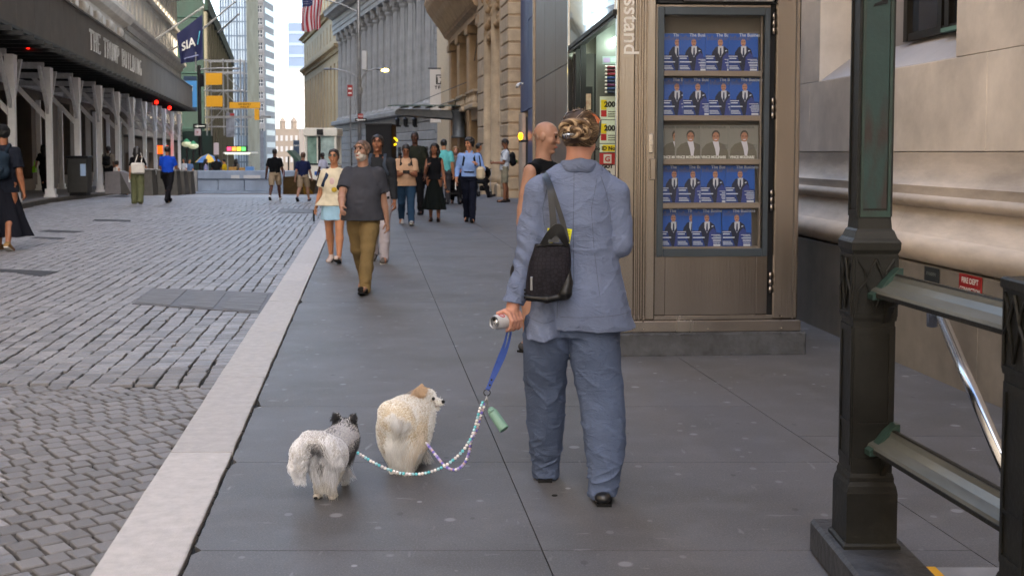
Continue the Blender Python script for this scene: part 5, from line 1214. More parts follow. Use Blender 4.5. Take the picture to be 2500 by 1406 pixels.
# flag: hangs from the arm, stripes run down
t = thing('us_flag', 'United States flag hanging from the arm of the street lamp', 'flag', P(735, -14, 40)); FR, FW, FB = flat('flag_red', '#a32032', .7), flat('flag_white', '#c9c9d0', .7), flat('flag_blue', '#1f2c5a', .7)
def fl(s, q_): return (s*.72 + .02*math.sin(q_*7) - .03*q_ + .04*math.sin(s*9+q_*3)*q_, .10*math.sin(s*14+q_*2.5)*(.3+q_), -q_*1.32 + .14*s + .02*math.sin(s*14))
for k in range(13):
    mb = MB(); nn = 14; q0 = .42 if k < 0 else 0
    for i in range(nn):
        a, b = i/nn, (i+1)/nn
        for j in range(3):
            s0, s1 = (k+j/3)/13, (k+(j+1)/3)/13; mb.quad(fl(s0, b), fl(s1, b), fl(s1, a), fl(s0, a), 1 if (k < 7 and b <= .36) else 0)
    part('stripe', mb, [FR if k % 2 == 0 else FW, FB], t, True)
stm = MB()
for i in range(6):
    for j in range(5): p = fl(.04+i*.085, .04+j*.06); stm.add([(p[0]+r*math.cos(a), p[1]-.012, p[2]+r*math.sin(a)) for a, r in [(math.pi/2+m_*math.pi/5, .014 if m_ % 2 == 0 else .006) for m_ in range(10)]], [tuple(range(10))])
tag(part('stars', stm, FW, t), kind='stuff')

# ------------------------------------------------------------------ left corner: signal pole, flags, banner, signs
y = 100; t = thing('signal_pole', 'dark signal pole with a long lamp arm at the far left corner', 'pole', (Xl(489, y), y, gz(y)))
part('pole', MB().tube([(0, 0, 0), (0, 0, Zl(160, y)-gz(y))], .16, 8), BLACKM, t); part('lamp_arm', MB().tube([rel(489, 170, o=t), rel(530, 167, o=t), rel(580, 168, o=t)], .08, 6), PG, t)
part('lamp_head', MB().ball(rel(572, 168, o=t), (.5, .2, .12), 8), PG, t, True); part('signal_head', MB().box(*[rel(u, 200, o=t)[0] for u in (489, 498)], -.3, .1, rel(489, 212, o=t)[2], rel(489, 182, o=t)[2], c=.05), DARK, t)
part('mast', MB().tube([rel(478, 175, o=t), rel(478, 128, o=t)], .06, 6), PG, t)
def panel_sign(name, label, cat, u0, u1, v0, v1, yy, m, words=(), grp=None):
    q = thing(name, label, cat, P(u0, v1, yy), 0, grp); W = Xl(u1, yy)-Xl(u0, yy); H = Zl(v0, yy)-Zl(v1, yy); part('panel', MB().box(0, W, 0, .06, 0, H, c=.01), m, q)
    for s_, sz, fx, fz, mm in words: part('lettering', shift(text_mb(s_, sz*H, align='CENTER', bold=.004), fx*W, -.012, fz*H), mm, q)
    return q, W, H
q, W, H = panel_sign('street_banner', 'light blue banner with a white shield emblem on the corner signal pole', 'banner', 449, 481, 198, 262, 99.5, flat('banner_blue', '#3f86c4', .6))
part('emblem', MB().poly([(W*.3, -.02, H*.82), (W*.7, -.02, H*.82), (W*.7, -.02, H*.62), (W*.5, -.02, H*.5), (W*.3, -.02, H*.62)]), WHITE, q)
part('top_band', MB().box(0, W, 0, .06, H+.02, H+.4), flat('banner_navy', '#1c3350', .6), q); part('low_band', MB().box(0, W, 0, .06, -.35, -.02), MATS['banner_navy'], q)
q, W, H = panel_sign('one_way_sign', 'black one way sign with white arrow on the dark corner pole', 'sign', 471, 503, 303, 314, 99.3, DARK); ar = MB(); ar.poly([(W*.92, -.02, H*.62), (W*.4, -.02, H*.62), (W*.4, -.02, H*.85), (W*.08, -.02, H*.5), (W*.4, -.02, H*.15), (W*.4, -.02, H*.38), (W*.92, -.02, H*.38)]); part('arrow', ar, WHITE, q)
panel_sign('parking_sign', 'white parking sign directly under the corner one way sign', 'sign', 475, 490, 315, 332, 99.3, flat('sign_pale', '#b9aeb6'), [('P', .5, .5, .3, RED)])
panel_sign('paper_sign', 'pale lilac notice board standing by the yellow umbrella', 'sign', 522, 534, 349, 378, 72, MATS['sign_pale'])
q, W, H = panel_sign('overhead_sign', 'yellow overhead street sign with dark lettering across the far crossing', 'sign', 560, 635, 250, 265, 100, YEL, [('NO ENTRY', .42, .5, .52, DARK), ('WALL ST', .38, .5, .1, DARK)])
part('sign_beam', MB().box(-2.2, W+.9, .1, .3, -.85, -.65), GM, q); part('sign_bracket', MB().box(W-.5, W-.1, .0, .1, -1.0, -.05), YEL, q)
q, W, H = panel_sign('fashion_poster', 'tall grey and red poster hanging by the scaffold tower', 'poster', 552, 573, 276, 335, 110, mat('poster_grey', '#8f97a6', .6, var=.5, scale=.8, col2='#2a2c34'))
part('red_mark', MB().box(W*.5, W, -.02, 0, H*.85, H*.98), RED, q)
# SIA flag
t = thing('flag_on_pole', 'navy flag reading SIA hanging from a white slanted pole on the left', 'flag', P(380, 97, 104)); tip = P(496, 18, 100); o_ = np.array(t.location)
part('flag_pole', MB().tube([(0, 0, 0), tuple(tip-o_)], .09, 8), WHITE, t)
c1, c2, c3, c4 = [P(u, v, 100)-o_ for u, v in ((431, 84), (494, 36), (497, 146), (441, 157))]
NAVY = flat('flag_navy', '#141c48', .7); mb = MB(); nx, ny = 14, 10
def ff(a, b, dy=0): p = (c1*(1-a)+c2*a)*(1-b)+(c4*(1-a)+c3*a)*b; return (p[0], p[1]+.16*math.sin(a*9+b*3)*b+dy, p[2])
for i in range(nx):
    for j in range(ny): mb.quad(ff(i/nx, (j+1)/ny), ff((i+1)/nx, (j+1)/ny), ff((i+1)/nx, j/ny), ff(i/nx, j/ny))
part('flag_cloth', mb, NAVY, t, True)
lt = text_mb('SIA', 1.0, bold=.02); Wt = max(p[0] for p in lt.v); lt.v = [ff(.14+.56*a/Wt, .62-.24*c/.72, -.14-.0*b) for a, b, c in lt.v]; part('lettering', lt, WHITE, t)
sl2 = MB(); sl2.quad(ff(.76, .62, -.15), ff(.80, .62, -.15), ff(.92, .34, -.15), ff(.88, .34, -.15)); part('slash_mark', sl2, flat('cyan_mark', '#5fc4e0'), t)
ln = MB(); ln.quad(ff(.2, .885, -.1), ff(.8, .885, -.1), ff(.8, .86, -.1), ff(.2, .86, -.1)); part('small_print', ln, flat('print_pale', '#8088b0'), t)
for i, (a, b) in enumerate((((497, 70), (573, 6)), ((412, 126), (446, 108)), ((534, 80), (582, 36)))):
    p, q_ = P(*a, 118), P(*b, 112); q = thing('bare_flagpole', ['white flagpole slanting up beside the netted building', 'short white flagpole stub under the navy flag', 'thin dark flagpole against the glass tower'][i], 'flagpole', p, 0, 'slanted flagpoles'); part('pole', MB().tube([(0, 0, 0), tuple(q_-p)], [.11, .06], 8), WHITE if i < 2 else GM, q); part('finial', MB().ball(tuple(q_-p), .13, 8), GM, q, True)
# round lamps
for i, (u, v) in enumerate(((456, 352), (472, 357))):
    q = thing('globe_lamp', f'round green-topped street globe lamp beside the dark pole, {"upper" if i == 0 else "lower"} of two', 'lamp', (*P(u, v, 85)[:2], gz(85))); hh = P(u, v, 85)[2]-gz(85)
    part('lamp_post', MB().tube([(0, 0, 0), (0, 0, hh-.3)], .06, 8), BLACKM, q); part('globe', MB().ball((0, 0, hh), (.4, .4, .22), 12), mat('globe_glow', '#b9c0a0', .4, emit=.05), q, True); part('globe_cap', MB().lathe([(.36, .06), (.2, .25), (.05, .4)], (0, 0, hh), 12), flat('cap_green', '#2b7a52'), q)
# vendor cart and umbrella
y = 70; t = thing('food_cart', 'street food cart with a lit red and green menu sign behind the blue barrier', 'cart', (Xl(553, y), y, gz(y)-.12)); W = Xl(612, y)-Xl(553, y)
part('cart_body', MB().box(0, W, 0, 1.2, .35, 1.05, c=.04), mat('cart_steel', '#8e8f92', .4, metal=.5, var=.2), t); part('cart_roof', MB().box(-.15, W+.15, -.3, 1.4, 2.15, 2.25, c=.02), WHITE, t)
for x in (.03, W-.08): part('upright', MB().box(x, x+.05, 0, .05, 1.05, 2.15), GM, t)
part('menu_sign', MB().box(.05, W-.1, -.32, -.28, 2.26, 2.62), flat('sign_dark', '#20202a'), t)
for i, c_ in enumerate(('#e04068', '#e08840', '#b8b840', '#50b860')): part('lit_panel', MB().box(.12+i*(W-.3)/4, .12+(i+.85)*(W-.3)/4, -.335, -.321, 2.32, 2.56), mat('lit'+c_[1:], c_, .4, emit=.3), t)
part('lit_strip', MB().box(0, W, -.33, -.3, 2.12, 2.2), mat('strip_glow', '#eef6d8', .4, emit=.35), t)
for x in (.3, W-.4): part('wheel', MB().tube([(x, -.02, .25), (x, -.1, .25)], .25, 14), DARK, t)
part('counter_goods', MB().box(.1, W*.4, -.03, .3, 1.06, 1.35, c=.03).box(W*.5, W*.75, -.03, .3, 1.06, 1.3, c=.03), mat('goods', '#a07a3a', .6, var=.4, scale=8), t)
t = thing('parasol', 'yellow and blue vendor parasol behind the barrier', 'parasol', (Xl(508, y), y, gz(y)-.12)); part('parasol_pole', MB().tube([(0, 0, 0), (0, 0, 2.1)], .025, 8), GM, t)
for k in range(8):
    a, b = 2*math.pi*k/8, 2*math.pi*(k+1)/8; mb = MB(); r_ = .82; h = 1.62
    m_ = [(r_*.55*math.cos(q_), r_*.55*math.sin(q_), h+.34) for q_ in (a, b)]; e_ = [(r_*math.cos(q_), r_*math.sin(q_), h) for q_ in (a, b)]
    mb.add([(0, 0, h+.52)]+m_+e_, [(0, 1, 2), (1, 3, 4, 2)]); part('parasol_panel', mb, (flat('parasol_yellow', '#d9b23a'), flat('parasol_blue', '#4a79b8'))[k % 2], t)
q = thing('blue_cooler', 'blue upright cooler with a white logo and orange foot beside the food cart', 'cooler', (Xl(598, 68), 68, gz(68)-.12)); part('cooler_body', MB().box(0, .45, 0, .5, .15, 1.35, c=.03), flat('cooler_blue', '#4f7db8'), q); part('logo', MB().box(.12, .32, -.01, -.001, .85, 1.05), WHITE, q); part('cooler_foot', MB().box(0, .45, 0, .5, 0, .15), flat('orange_foot', '#c05a30'), q)

# ------------------------------------------------------------------ canopy, banner on the right
y = 55.9; X1 = wallx(y); X0 = Xl(957, y); t = thing('glass_canopy', 'green glass entrance canopy on a dark steel beam projecting from the tan bank', 'canopy', (X0, y, 0)); W = X1-X0; zc = Zl(287, y)
CS = mat('canopy_steel', '#5f6264', .5, metal=.3); GRN = mat('canopy_glass', '#2e4a44', .25, var=.25, scale=1.2, spec=.4)
mb = MB(); mb.prism([(.15, 0, zc+.15), (W, 0, zc-.1), (W, 0, zc+.32), (.3, 0, zc+.42), (.15, 0, zc+.3)], .25, axis=(0, 1, 0)); part('beam', mb, CS, t)
mb = MB(); mb.prism([(.15, 3.6, zc+.15), (W, 3.6, zc-.1), (W, 3.6, zc+.32), (.3, 3.6, zc+.42), (.15, 3.6, zc+.3)], .25, axis=(0, 1, 0)); part('beam', mb, CS, t)
for i in range(6):
    a, b = -.15+i*(W+.1)/6, -.15+(i+1)*(W+.1)/6
    part('glass_pane', MB().prism([(a+.02, -.5, zc+.52-.0), (b-.02, -.5, zc+.52), (b-.02, 4.1, zc+.75), (a+.02, 4.1, zc+.75)], .04), GRN, t)
    mb = MB(); mb.prism([(b-.06, -.45, zc+.42), (b-.06, 4.0, zc+.62), (b-.06, 4.0, zc+.72), (b-.06, -.45, zc+.5)], .06, axis=(1, 0, 0)); part('rib', mb, CS, t)
part('wall_drum', MB().lathe([(.36, 0), (.36, .1), (.3, .15), (.3, 1.2), (.36, 1.25), (.36, 1.4)], (W-.4, .1, zc-1.0), 16), CS, t, True)
for f in (.5, .85): part('tie_rod', MB().tube([(W*(1-f), .1, zc+.45), (W, .1, zc+2.0*f)], .02, 6), CS, t)
q, W, H = panel_sign('wall_banner', 'white vertical banner with a dark emblem hanging from the tan bank above the canopy', 'banner', 1050, 1096, 170, 300, 70, flat('banner_white', '#c5bfb8', .6))
part('emblem', MB().box(W*.32, W*.68, -.012, -.001, H*.72, H*.9).box(W*.36, W*.64, -.016, -.0125, H*.74, H*.88, 1), [DARK, MATS['banner_white']], q)
part('lettering', shift(text_mb('17', .2*H*.8, align='CENTER', bold=.01), W*.5, -.02, H*.745), DARK, q); part('lettering', shift(text_mb('TFC', .085*H, align='CENTER', bold=.008, space=1.3), W*.5, -.02, H*.63), DARK, q)
part('banner_rod', MB().tube([(-.1, .03, H+.06), (W+1.2, .03, H+.06)], .04, 8), BLACKM, q)
for i in (0, 1):
    p = P(1172+i*9, -60, 50-i*.5); q = thing('wall_cable', f'long hanging rope in front of the tan bank, {"thicker" if i == 0 else "thinner"} one', 'cable', p); e_ = P(1166+i*14 if i == 0 else 1158, 262 if i == 0 else 150, 50); part('rope', MB().tube([(0, 0, 0), tuple((e_-p)*.5+np.array((.05, 0, 0))), tuple(e_-p)], .035-.012*i, 6), mat('rope', '#5b5148', .8), q)
q = thing('amber_lamp', 'amber lantern lit behind the tall man in dark clothes', 'lamp', P(1017, 336, 60)); part('globe', MB().ball((0, 0, 0), (.1, .1, .13), 10), MATS['amber_glow'], q, True); part('stem', MB().tube([(0, 0, -.2), (0, 0, -1.9-.1)], .04, 6), BLACKM, q)
q = thing('round_sign', 'round yellow ring sign beside the black enclosure', 'sign', P(961, 346, 58)); tr = MB(); tr.tube([(.17*math.cos(a), 0, .17*math.sin(a)) for a in np.linspace(0, 5.6, 16)], .05, 6); part('ring', tr, mat('ring_glow', '#d8b018', .4, emit=.4), q); part('stem', MB().tube([(0, .05, -.2), (0, .05, -2.0)], .03, 6), BLACKM, q)
# ------------------------------------------------------------------ people
SKIN = {'fair': '#b58370', 'pink': '#96705d', 'tan': '#b07a5a', 'brown': '#85563d', 'dark': '#4a2c20'}
def skin(k):
    m = mat('skin_'+k, SKIN[k], .5, var=.05, scale=12, bump=.0006, bscale=180, spec=.4); m.node_tree.nodes['Principled BSDF'].inputs['Subsurface Weight'].default_value = .06; return m
def cloth(name, col, **k):
    k.setdefault('var', .1); k.setdefault('scale', 7); k.setdefault('bump', .0015); k.setdefault('bscale', 35); return mat(name, col, .88, spec=.12, **k)
def rotx(v, a): c, s = math.cos(a), math.sin(a); return np.array((v[0], v[1]*c - v[2]*s, v[1]*s + v[2]*c))
def roty(v, a): c, s = math.cos(a), math.sin(a); return np.array((v[0]*c + v[2]*s, v[1], -v[0]*s + v[2]*c))
def rotz_(v, a): c, s = math.cos(a), math.sin(a); return np.array((v[0]*c - v[1]*s, v[0]*s + v[1]*c, v[2]))
class Fig: pass
def skeleton(H, legs, arms, sex='m', lean=0):
    """legs: {L,R: (hip flexion, knee bend, spread)}, arms: {L,R: (forward, out, elbow bend, turn in)} in degrees; +y is forward, -x is the figure's left... its right hand is +x"""
    k = H/1.75; J = Fig(); J.k = k; J.hip, J.kn, J.an, J.toe = {}, {}, {}, {}; J.sh, J.el, J.wr, J.hd = {}, {}, {}, {}
    for s, g in (('L', -1), ('R', 1)):
        f, b, a = [R(q) for q in legs[s]]
        h = np.array((g*.088*k, 0, 0)); d = roty(rotx(np.array((0, 0, -1.)), f), -g*a); n = h + d*.43*k
        d2 = roty(rotx(np.array((0, 0, -1.)), f-b), -g*a*.6); an = n + d2*.42*k
        J.hip[s], J.kn[s], J.an[s] = h, n, an
        pitch = max(0, b-f)*.75 if b > f else 0
        if f - b > .12: pitch = -.25                                # heel strike: toes up
        J.toe[s] = an + rotx(np.array((g*.02*k, .175*k, -.055*k)), -pitch)
        J.heel = None
    low = min(min(J.an[s][2]-.085*k, J.toe[s][2]-.022*k) for s in 'LR'); off = np.array((0, 0, -low))
    for D in (J.hip, J.kn, J.an, J.toe):
        for s in D: D[s] = D[s] + off
    hz = off[2]; J.pel = np.array((0, 0, hz+.03*k)); L = lambda v: rotx(np.array(v, float)*k, -R(lean)) + np.array((0, 0, hz))
    J.waist, J.chest, J.neck, J.head = L((0, .0, .14)), L((0, .0, .335)), L((0, -.01, .515)), L((0, .02, .685)); sw = .172 if sex == 'm' else .15
    for s, g in (('L', -1), ('R', 1)):
        a, o, e, t = [R(q) for q in arms[s]]; S = L((g*sw, -.01, .43)); d = roty(rotx(np.array((0, 0, -1.)), a), -g*o)
        E = S + d*.295*k; d2 = roty(rotx(np.array((0, 0, -1.)), a+e), -g*(o)); d2 = rotz_(d2, g*t); W = E + d2*.25*k
        J.sh[s], J.el[s], J.wr[s], J.hd[s] = S, E, W, d2
    J.L = L; return J
def head_rot(yaw, pitch):
    return lambda v: rotz_(rotx(np.array(v, float), R(pitch)), R(yaw))
def person(label, u, v, vt, zg, face, legs=None, arms=None, sex='m', look=(0, 0), skin_='tan', top=None, bottom=None, shoes='#26262a', hair=None, build=1.0, belly=0, lean=0, h=.009,
           sleeve='short', glasses=None, beard=None, group='people walking on the pavement', straps=None, H=None, sole=None, extras=None, y=None, collar=None, sag=0):
    p = G(u, v, zg) if y is None else P(u, 372, y)
    if y is not None: p[2] = zg + gz(y)
    if H is None: H = (P(u, vt, p[1])[2] - p[2]) * 1.0
    st_ = {'L': (16, 4, 2), 'R': (-14, 10, 2)}; legs = legs or st_; arms = arms or {'L': (8, 8, 14, 8), 'R': (-6, 8, 10, 8)}
    J = skeleton(H, legs, arms, sex, lean); top_of = J.head[2] + .12*J.k; f = H/top_of
    if abs(f-1) > .004: J = skeleton(H*f, legs, arms, sex, lean)
    k, B = J.k, build; t = thing('person', label, 'person', (p[0], p[1], p[2]), R(face), group); fem = sex == 'f'
    allp = [J.head + np.array((0, 0, .14))] + [D[s] for D in (J.an, J.kn, J.toe, J.wr, J.el) for s in 'LR']
    lo = np.minimum.reduce(allp) - .16*k - (.1 if belly else 0); hi = np.maximum.reduce(allp) + .16*k; lo[2] = -.03; lo[0] = min(lo[0], -.3*k*B); hi[0] = max(hi[0], .3*k*B); lo[1] = min(lo[1], -.22*k*B); hi[1] = max(hi[1], .22*k*B+belly)
    def new(): return SDF(lo, hi, h)
    S = new(); hr = head_rot(*look); HC = J.head; M3 = np.array([hr((1, 0, 0)), hr((0, 1, 0)), hr((0, 0, 1))]).T
    def hp(x, y, z): return HC + hr((x*k, y*k, z*k))
    def hd(S, e=0, kk=.02):
        S.ell(hp(0, -.008, .025), ((.074+e)*k, (.094+e)*k, (.088+e)*k), kk, rot=M3); S.ell(hp(0, .018, -.045), ((.056+e)*k, (.066+e)*k, (.07+e)*k), .04*k, rot=M3)
    hd(S)
    if h < .014:
        S.cone(hp(0, .09, .015), hp(0, .104, -.022), .009*k, .0135*k, .012*k); S.ell(hp(0, .07, -.1), (.022*k, .02*k, .016*k), .02*k)
        for g in (-1, 1):
            S.ell(hp(g*.032, .094, .022), (.016*k, .012*k, .011*k), .012*k, cut=True); S.ell(hp(g*.076, -.008, -.004), (.01*k, .02*k, .032*k), .008*k, rot=M3)
            S.ell(hp(g*.033, .082, .042), (.024*k, .01*k, .008*k), .012*k); S.ell(hp(g*.045, .058, -.02), (.02*k, .02*k, .02*k), .02*k)
        S.ell(hp(0, .083, -.055), (.024*k, .012*k, .008*k), .008*k); S.ell(hp(0, .08, -.068), (.02*k, .012*k, .008*k), .008*k)
    S.cone(HC - np.array((0, .02*k, .05*k)), J.neck + np.array((0, 0, -.02*k)), .05*k*(.88 if fem else 1.08)*B**.5, .058*k*B**.5, .025*k)
    S.cone(J.neck + np.array((-.09*k, 0, -.06*k)), J.neck + np.array((.09*k, 0, -.06*k)), .045*k, None, .03*k)
    S.loft([(J.pel[2]-.05*k, J.pel[0], J.pel[1], .12*k, .08*k), (J.waist[2], *J.waist[:2], .1*k, .075*k), (J.chest[2], *J.chest[:2], .13*k, .08*k), (J.neck[2]-.02*k, *J.neck[:2], .09*k, .06*k)], .03*k)
    aw = 1.06*B**.6*(.85 if fem else 1)
    for s, g in (('L', -1), ('R', 1)):
        a, b, c, d = J.sh[s], J.el[s], J.wr[s], J.hd[s]
        S.chain([a, a*.4+b*.6, b], [.05*k*aw, .046*k*aw, .037*k*aw], .012*k); S.chain([b, b*.65+c*.35, c], [.037*k*aw, .039*k*aw, .024*k*aw], .01*k)
        side = np.cross(d, (0, 1, 0.3)); side = side/(np.linalg.norm(side)+1e-6); pal = np.cross(side, d)
        pc = c + d*.05*k; S.cone(c, pc + d*.03*k, .024*k, .03*k, .01*k, sc=(.75, 1, 1))
        fwd = np.array((0, 1., 0)) if abs(d[1]) < .8 else np.array((0, 0, 1.)); lat = fwd - d*(fwd@d); lat /= np.linalg.norm(lat); inn = np.array((-g, 0, 0.)); inn = inn - d*(inn@d); inn /= np.linalg.norm(inn)+1e-6
        for i, (o_, ln) in enumerate(((.026, .065), (.009, .075), (-.009, .07), (-.025, .055))):
            a0 = pc + d*.025*k + lat*o_*k; a1 = a0 + (d*.8+inn*.35)*ln*.55*k; a2 = a1 + (d*.55+inn*.8)*ln*.5*k; S.chain([a0, a1, a2], [.0095*k, .009*k, .007*k], .004*k)
        a0 = c + d*.02*k + lat*.022*k; S.chain([a0, a0 + (d*.5+lat*.5+inn*.5)*.04*k, a0 + (d*.9+lat*.3+inn*.7)*.065*k], [.012*k, .011*k, .008*k], .006*k)
        a, b, c, tt = J.hip[s], J.kn[s], J.an[s], J.toe[s]; lw = 1.08*B**.7
        S.chain([a, a*.5+b*.5, b], [.088*k*lw, .072*k*lw, .052*k*lw], .02*k); bk = np.array((0, -.018*k, 0))
        S.chain([b, b*.65+c*.35+bk, c], [.05*k*lw, .052*k*lw, .034*k], .015*k); S.cone(c - np.array((0, .02, .03))*k, tt, .034*k, .026*k, .015*k)
    put('body', S.mesh('body', skin(skin_)), t)
    # ---- clothes
    if top:
        T = new(); sl = sleeve; tk = .012*k + sag*k*.01; hem = J.pel[2] - top.get('drop', .06)*k; w_ = B; ch, wa, pe = (.165, .135, .165) if fem else (.178, .158, .168)
        cd_, wd_, pd_ = (.105, .095, .115) if fem else (.118, .115, .118); by = belly
        T.loft([(hem, 0, .01+by*.3, pe*k*w_+tk*(1.4+sag), pd_*k*w_+tk+by*.5), (J.waist[2]-.03*k, J.waist[0], J.waist[1]+by*.5, wa*k*w_+tk, wd_*k*w_+tk+by*.6), (J.chest[2]-.03*k, *J.chest[:2], ch*k*w_+tk*.7, cd_*k*w_+tk*.8+by*.15),
                (J.chest[2]+.07*k, *J.chest[:2], ch*k*w_*.86+tk*.6, (cd_-.015)*k*w_+tk*.6), (J.chest[2]+.12*k, *J.chest[:2], ch*k*w_*.62+tk*.4, (cd_-.03)*k*w_+tk*.4), (J.neck[2]-.02*k, J.neck[0], J.neck[1], .085*k*w_, .075*k*w_), (J.neck[2]+.012*k, J.neck[0], J.neck[1], .06*k, .058*k)], .01*k)
        for s, g in (('L', -1), ('R', 1)):
            a, b, c = J.sh[s], J.el[s], J.wr[s]; up = b-a; upn = up/np.linalg.norm(up)
            T.cone(J.neck*.6 + a*.4 + np.array((0, 0, -.02*k)), a, .045*k*w_**.5, .056*k*aw+.002, .03*k)
            if sl == 'short': e = a + up*.74; T.cone(a, e + upn*.04*k, .062*k*aw+tk*.3, .062*k*aw+tk*.6, .02*k, clip=(e, upn))
            elif sl == 'none': pass
            else:
                T.chain([a, a*.5+b*.5, b], [.062*k*aw+tk*.3, .058*k*aw+tk*.3, .05*k*aw+tk*.2], .02*k); fo = (c-b)/np.linalg.norm(c-b); e = c if sl == 'long' else b + (c-b)*.35
                T.cone(b, e + fo*.03*k, .05*k*aw+tk*.2, (.036*k if sl == 'long' else .046*k)*aw+tk*.2, .015*k, clip=(e, fo))
        T.ripple(.007*k, (16, 16, 9), 2); T.ripple(.0035*k, (34, 34, 26), 5)
        T.ripple(.006*k, (11, 11, 30), 9, mask=lambda x, y, z: np.clip(1-np.abs(z-J.waist[2])/(.22*k), 0, 1))
        T.ell(J.neck + np.array((0, .035*k, .03*k)), (.062*k, .062*k, .05*k + (.03*k if top.get('vneck') else 0)), .006*k, cut=True)
        if sl == 'none':
            for s, g in (('L', -1), ('R', 1)): T.ell(J.sh[s] + np.array((g*.055*k, 0, -.03*k)), (.05*k, .09*k, .1*k), .006*k, cut=True)
        T.plane((0, 0, hem+.004), (0, 0, -1)); put(top.get('name', 'shirt'), T.mesh('top', top['m']), t)
        if collar:
            c_ = MB(); n = 18; cz = J.neck[2]+.012*k; pts = []
            for i in range(n+1):
                a = math.pi*(.5+.13) + 2*math.pi*(1-.13)*i/n; pts.append((J.neck[0]+.066*k*math.cos(a), J.neck[1]+.062*k*math.sin(a), cz-.012*k*math.sin(a)))
            c_.tube(pts, .013*k, 6, ry=1.8); put('collar', c_.mesh('collar', collar, True), t)
    if bottom:
        T = new(); kind = bottom['k']; hz = J.hip['L'][2]; ws = .165*k*B if fem else .158*k*B; wd2 = .118*k*B
        if kind in ('trousers', 'shorts', 'wide'):
            T.loft([(hz-.06*k, 0, 0, ws+.008, wd2+.008), (hz+.06*k, 0, .0, ws*.98, wd2*.98), (J.waist[2]-.02*k, J.waist[0], J.waist[1], ws*.9, wd2*.9)], .02*k)
            for s, g in (('L', -1), ('R', 1)):
                a, b, c = J.hip[s], J.kn[s], J.an[s]; wide = 1.35 if kind == 'wide' else 1
                if kind == 'shorts': e = b + (a-b)*(.02 if not bottom.get('mini') else .45); dn = (b-a)/np.linalg.norm(b-a); T.chain([a, a*.5+b*.5, e+dn*.03*k], [.098*k*B**.6, .094*k*B**.6, .09*k*B**.6], .03*k); 
                else:
                    e = c + np.array((0, 0, -.03*k)); T.chain([a, a*.5+b*.5, b], [.104*k*B**.6, .094*k*B**.6*wide**.6, .074*k*B**.5*wide], .03*k)
                    dn = (c-b)/np.linalg.norm(c-b); T.chain([b, b*.5+c*.5, e], [.074*k*B**.5*wide, .07*k*B**.5*wide, (.06 if kind != 'wide' else .085)*k*(1.05)], .02*k)
            if kind == 'shorts': T.plane((0, 0, min(J.kn['L'][2], J.kn['R'][2]) + (.03*k if not bottom.get('mini') else .2*k)), (0, 0, -1))
            else:
                T.ripple(.008*k, (18, 18, 34), 4, mask=lambda x, y, z: np.clip(1-np.abs(z-.1*k)/(.22*k), 0, 1)+np.clip(1-np.abs(z-.5*k)/(.14*k), 0, 1)*.6)
            T.ripple(.006*k, (20, 20, 11), 6); T.ripple(.003*k, (40, 40, 30), 8)
        else:                                                       # skirts
            z1 = J.waist[2]-.02*k; z0 = bottom['hem']*k; wf = bottom.get('flare', 1.2); mz = min(hz, (z0+z1)/2+.1*k)
            my = (J.kn['L'][1]+J.kn['R'][1])/2*.5
            T.loft([(z0, 0, my, ws*wf, wd2*wf*1.05), (z0*.5+mz*.5, 0, my*.5, ws*(1+wf)/2*1.02, wd2*(1.1+wf)/2), (mz, 0, 0, ws*1.05, wd2*1.12), (z1, J.waist[0], J.waist[1], ws*.86, wd2*.86)], .01, wave=(bottom.get('wave', .012), 7, 1))
            T.ripple(.005*k, (22, 22, 5), 6)
        T.plane((0, 0, J.waist[2]+.0*k), (0, 0, 1)); put(bottom.get('name', {'trousers': 'trousers', 'wide': 'trousers', 'shorts': 'shorts'}.get(kind, 'skirt')), T.mesh('bottom', bottom['m']), t)
    # ---- shoes
    for s, g in (('L', -1), ('R', 1)):
        a, tt = J.an[s], J.toe[s]; T = SDF(np.minimum(a, tt)-.13*k, np.maximum(a, tt)+.09*k, min(h, .008)); heel = a + (a-tt)*.28; d = (tt-a); dn = d/np.linalg.norm(d); upv = np.array((0, 0, 1.))
        nrm = np.cross(np.array((1., 0, 0)), dn); hb = a + np.array((0, -.03*k, -.035*k)) if True else heel
        pr = np.array((0, d[1], d[2]+.055*k)); pr = pr/np.linalg.norm(pr); nr = np.array((0, -pr[2], pr[1]))
        h0 = a - nr*.052*k - pr*.035*k; T.chain([h0, h0+pr*.1*k, h0+pr*.215*k], [.036*k, .036*k, .033*k], .02*k, sc=(1.15, 1.1, 1)); T.cone(a-nr*.01*k, h0+pr*.07*k, .036*k, .034*k, .02*k)
        T.plane(h0 - nr*.034*k, -nr); put('shoe', T.mesh('shoe', shoes if not isinstance(shoes, str) else cloth('shoe_'+shoes[1:], shoes)), t)
        so = MB(); M_ = [(h0 + pr*y_*k + np.array((x_*k, 0, 0)) - nr*.046*k) for x_, y_ in ((-.03, -.035), (.03, -.035), (.038, .05), (.043, .16), (.03, .235), (0, .25), (-.03, .235), (-.043, .16), (-.038, .05))]
        so.prism([tuple(q_) for q_ in M_], .016*k, axis=tuple(nr)); put('sole', so.mesh('sole', sole or DARK), t)
    # ---- hair, brows, eyes
    if hair:
        hm = mat('hair_'+hair['c'][1:], hair['c'], .5, var=.3, scale=30, bump=.003, bscale=40, stretch=(1, 1, .2)); T = new(); st = hair.get('s', 'short')
        e = {'short': .012, 'thin': .006, 'bald': .0025, 'curly': .028, 'long': .018, 'back': .008, 'cap': .016, 'bun': .012}[st]; hd(T, e, .01)
        hl = {'thin': .05, 'bald': .0}.get(st, .055)
        n1 = hr((0, .86, -.5)); 
        T.plane(hp(0, .052 if st not in ('bald',) else -.01, .03 if st not in ('bald',) else .0), n1) if st != 'bald' else T.plane(hp(0, -.03, 0), hr((0, 1, 0)))
        T.plane(hp(0, -.03, -.06 if not fem else -.07), hr((0, .35, -.93)))
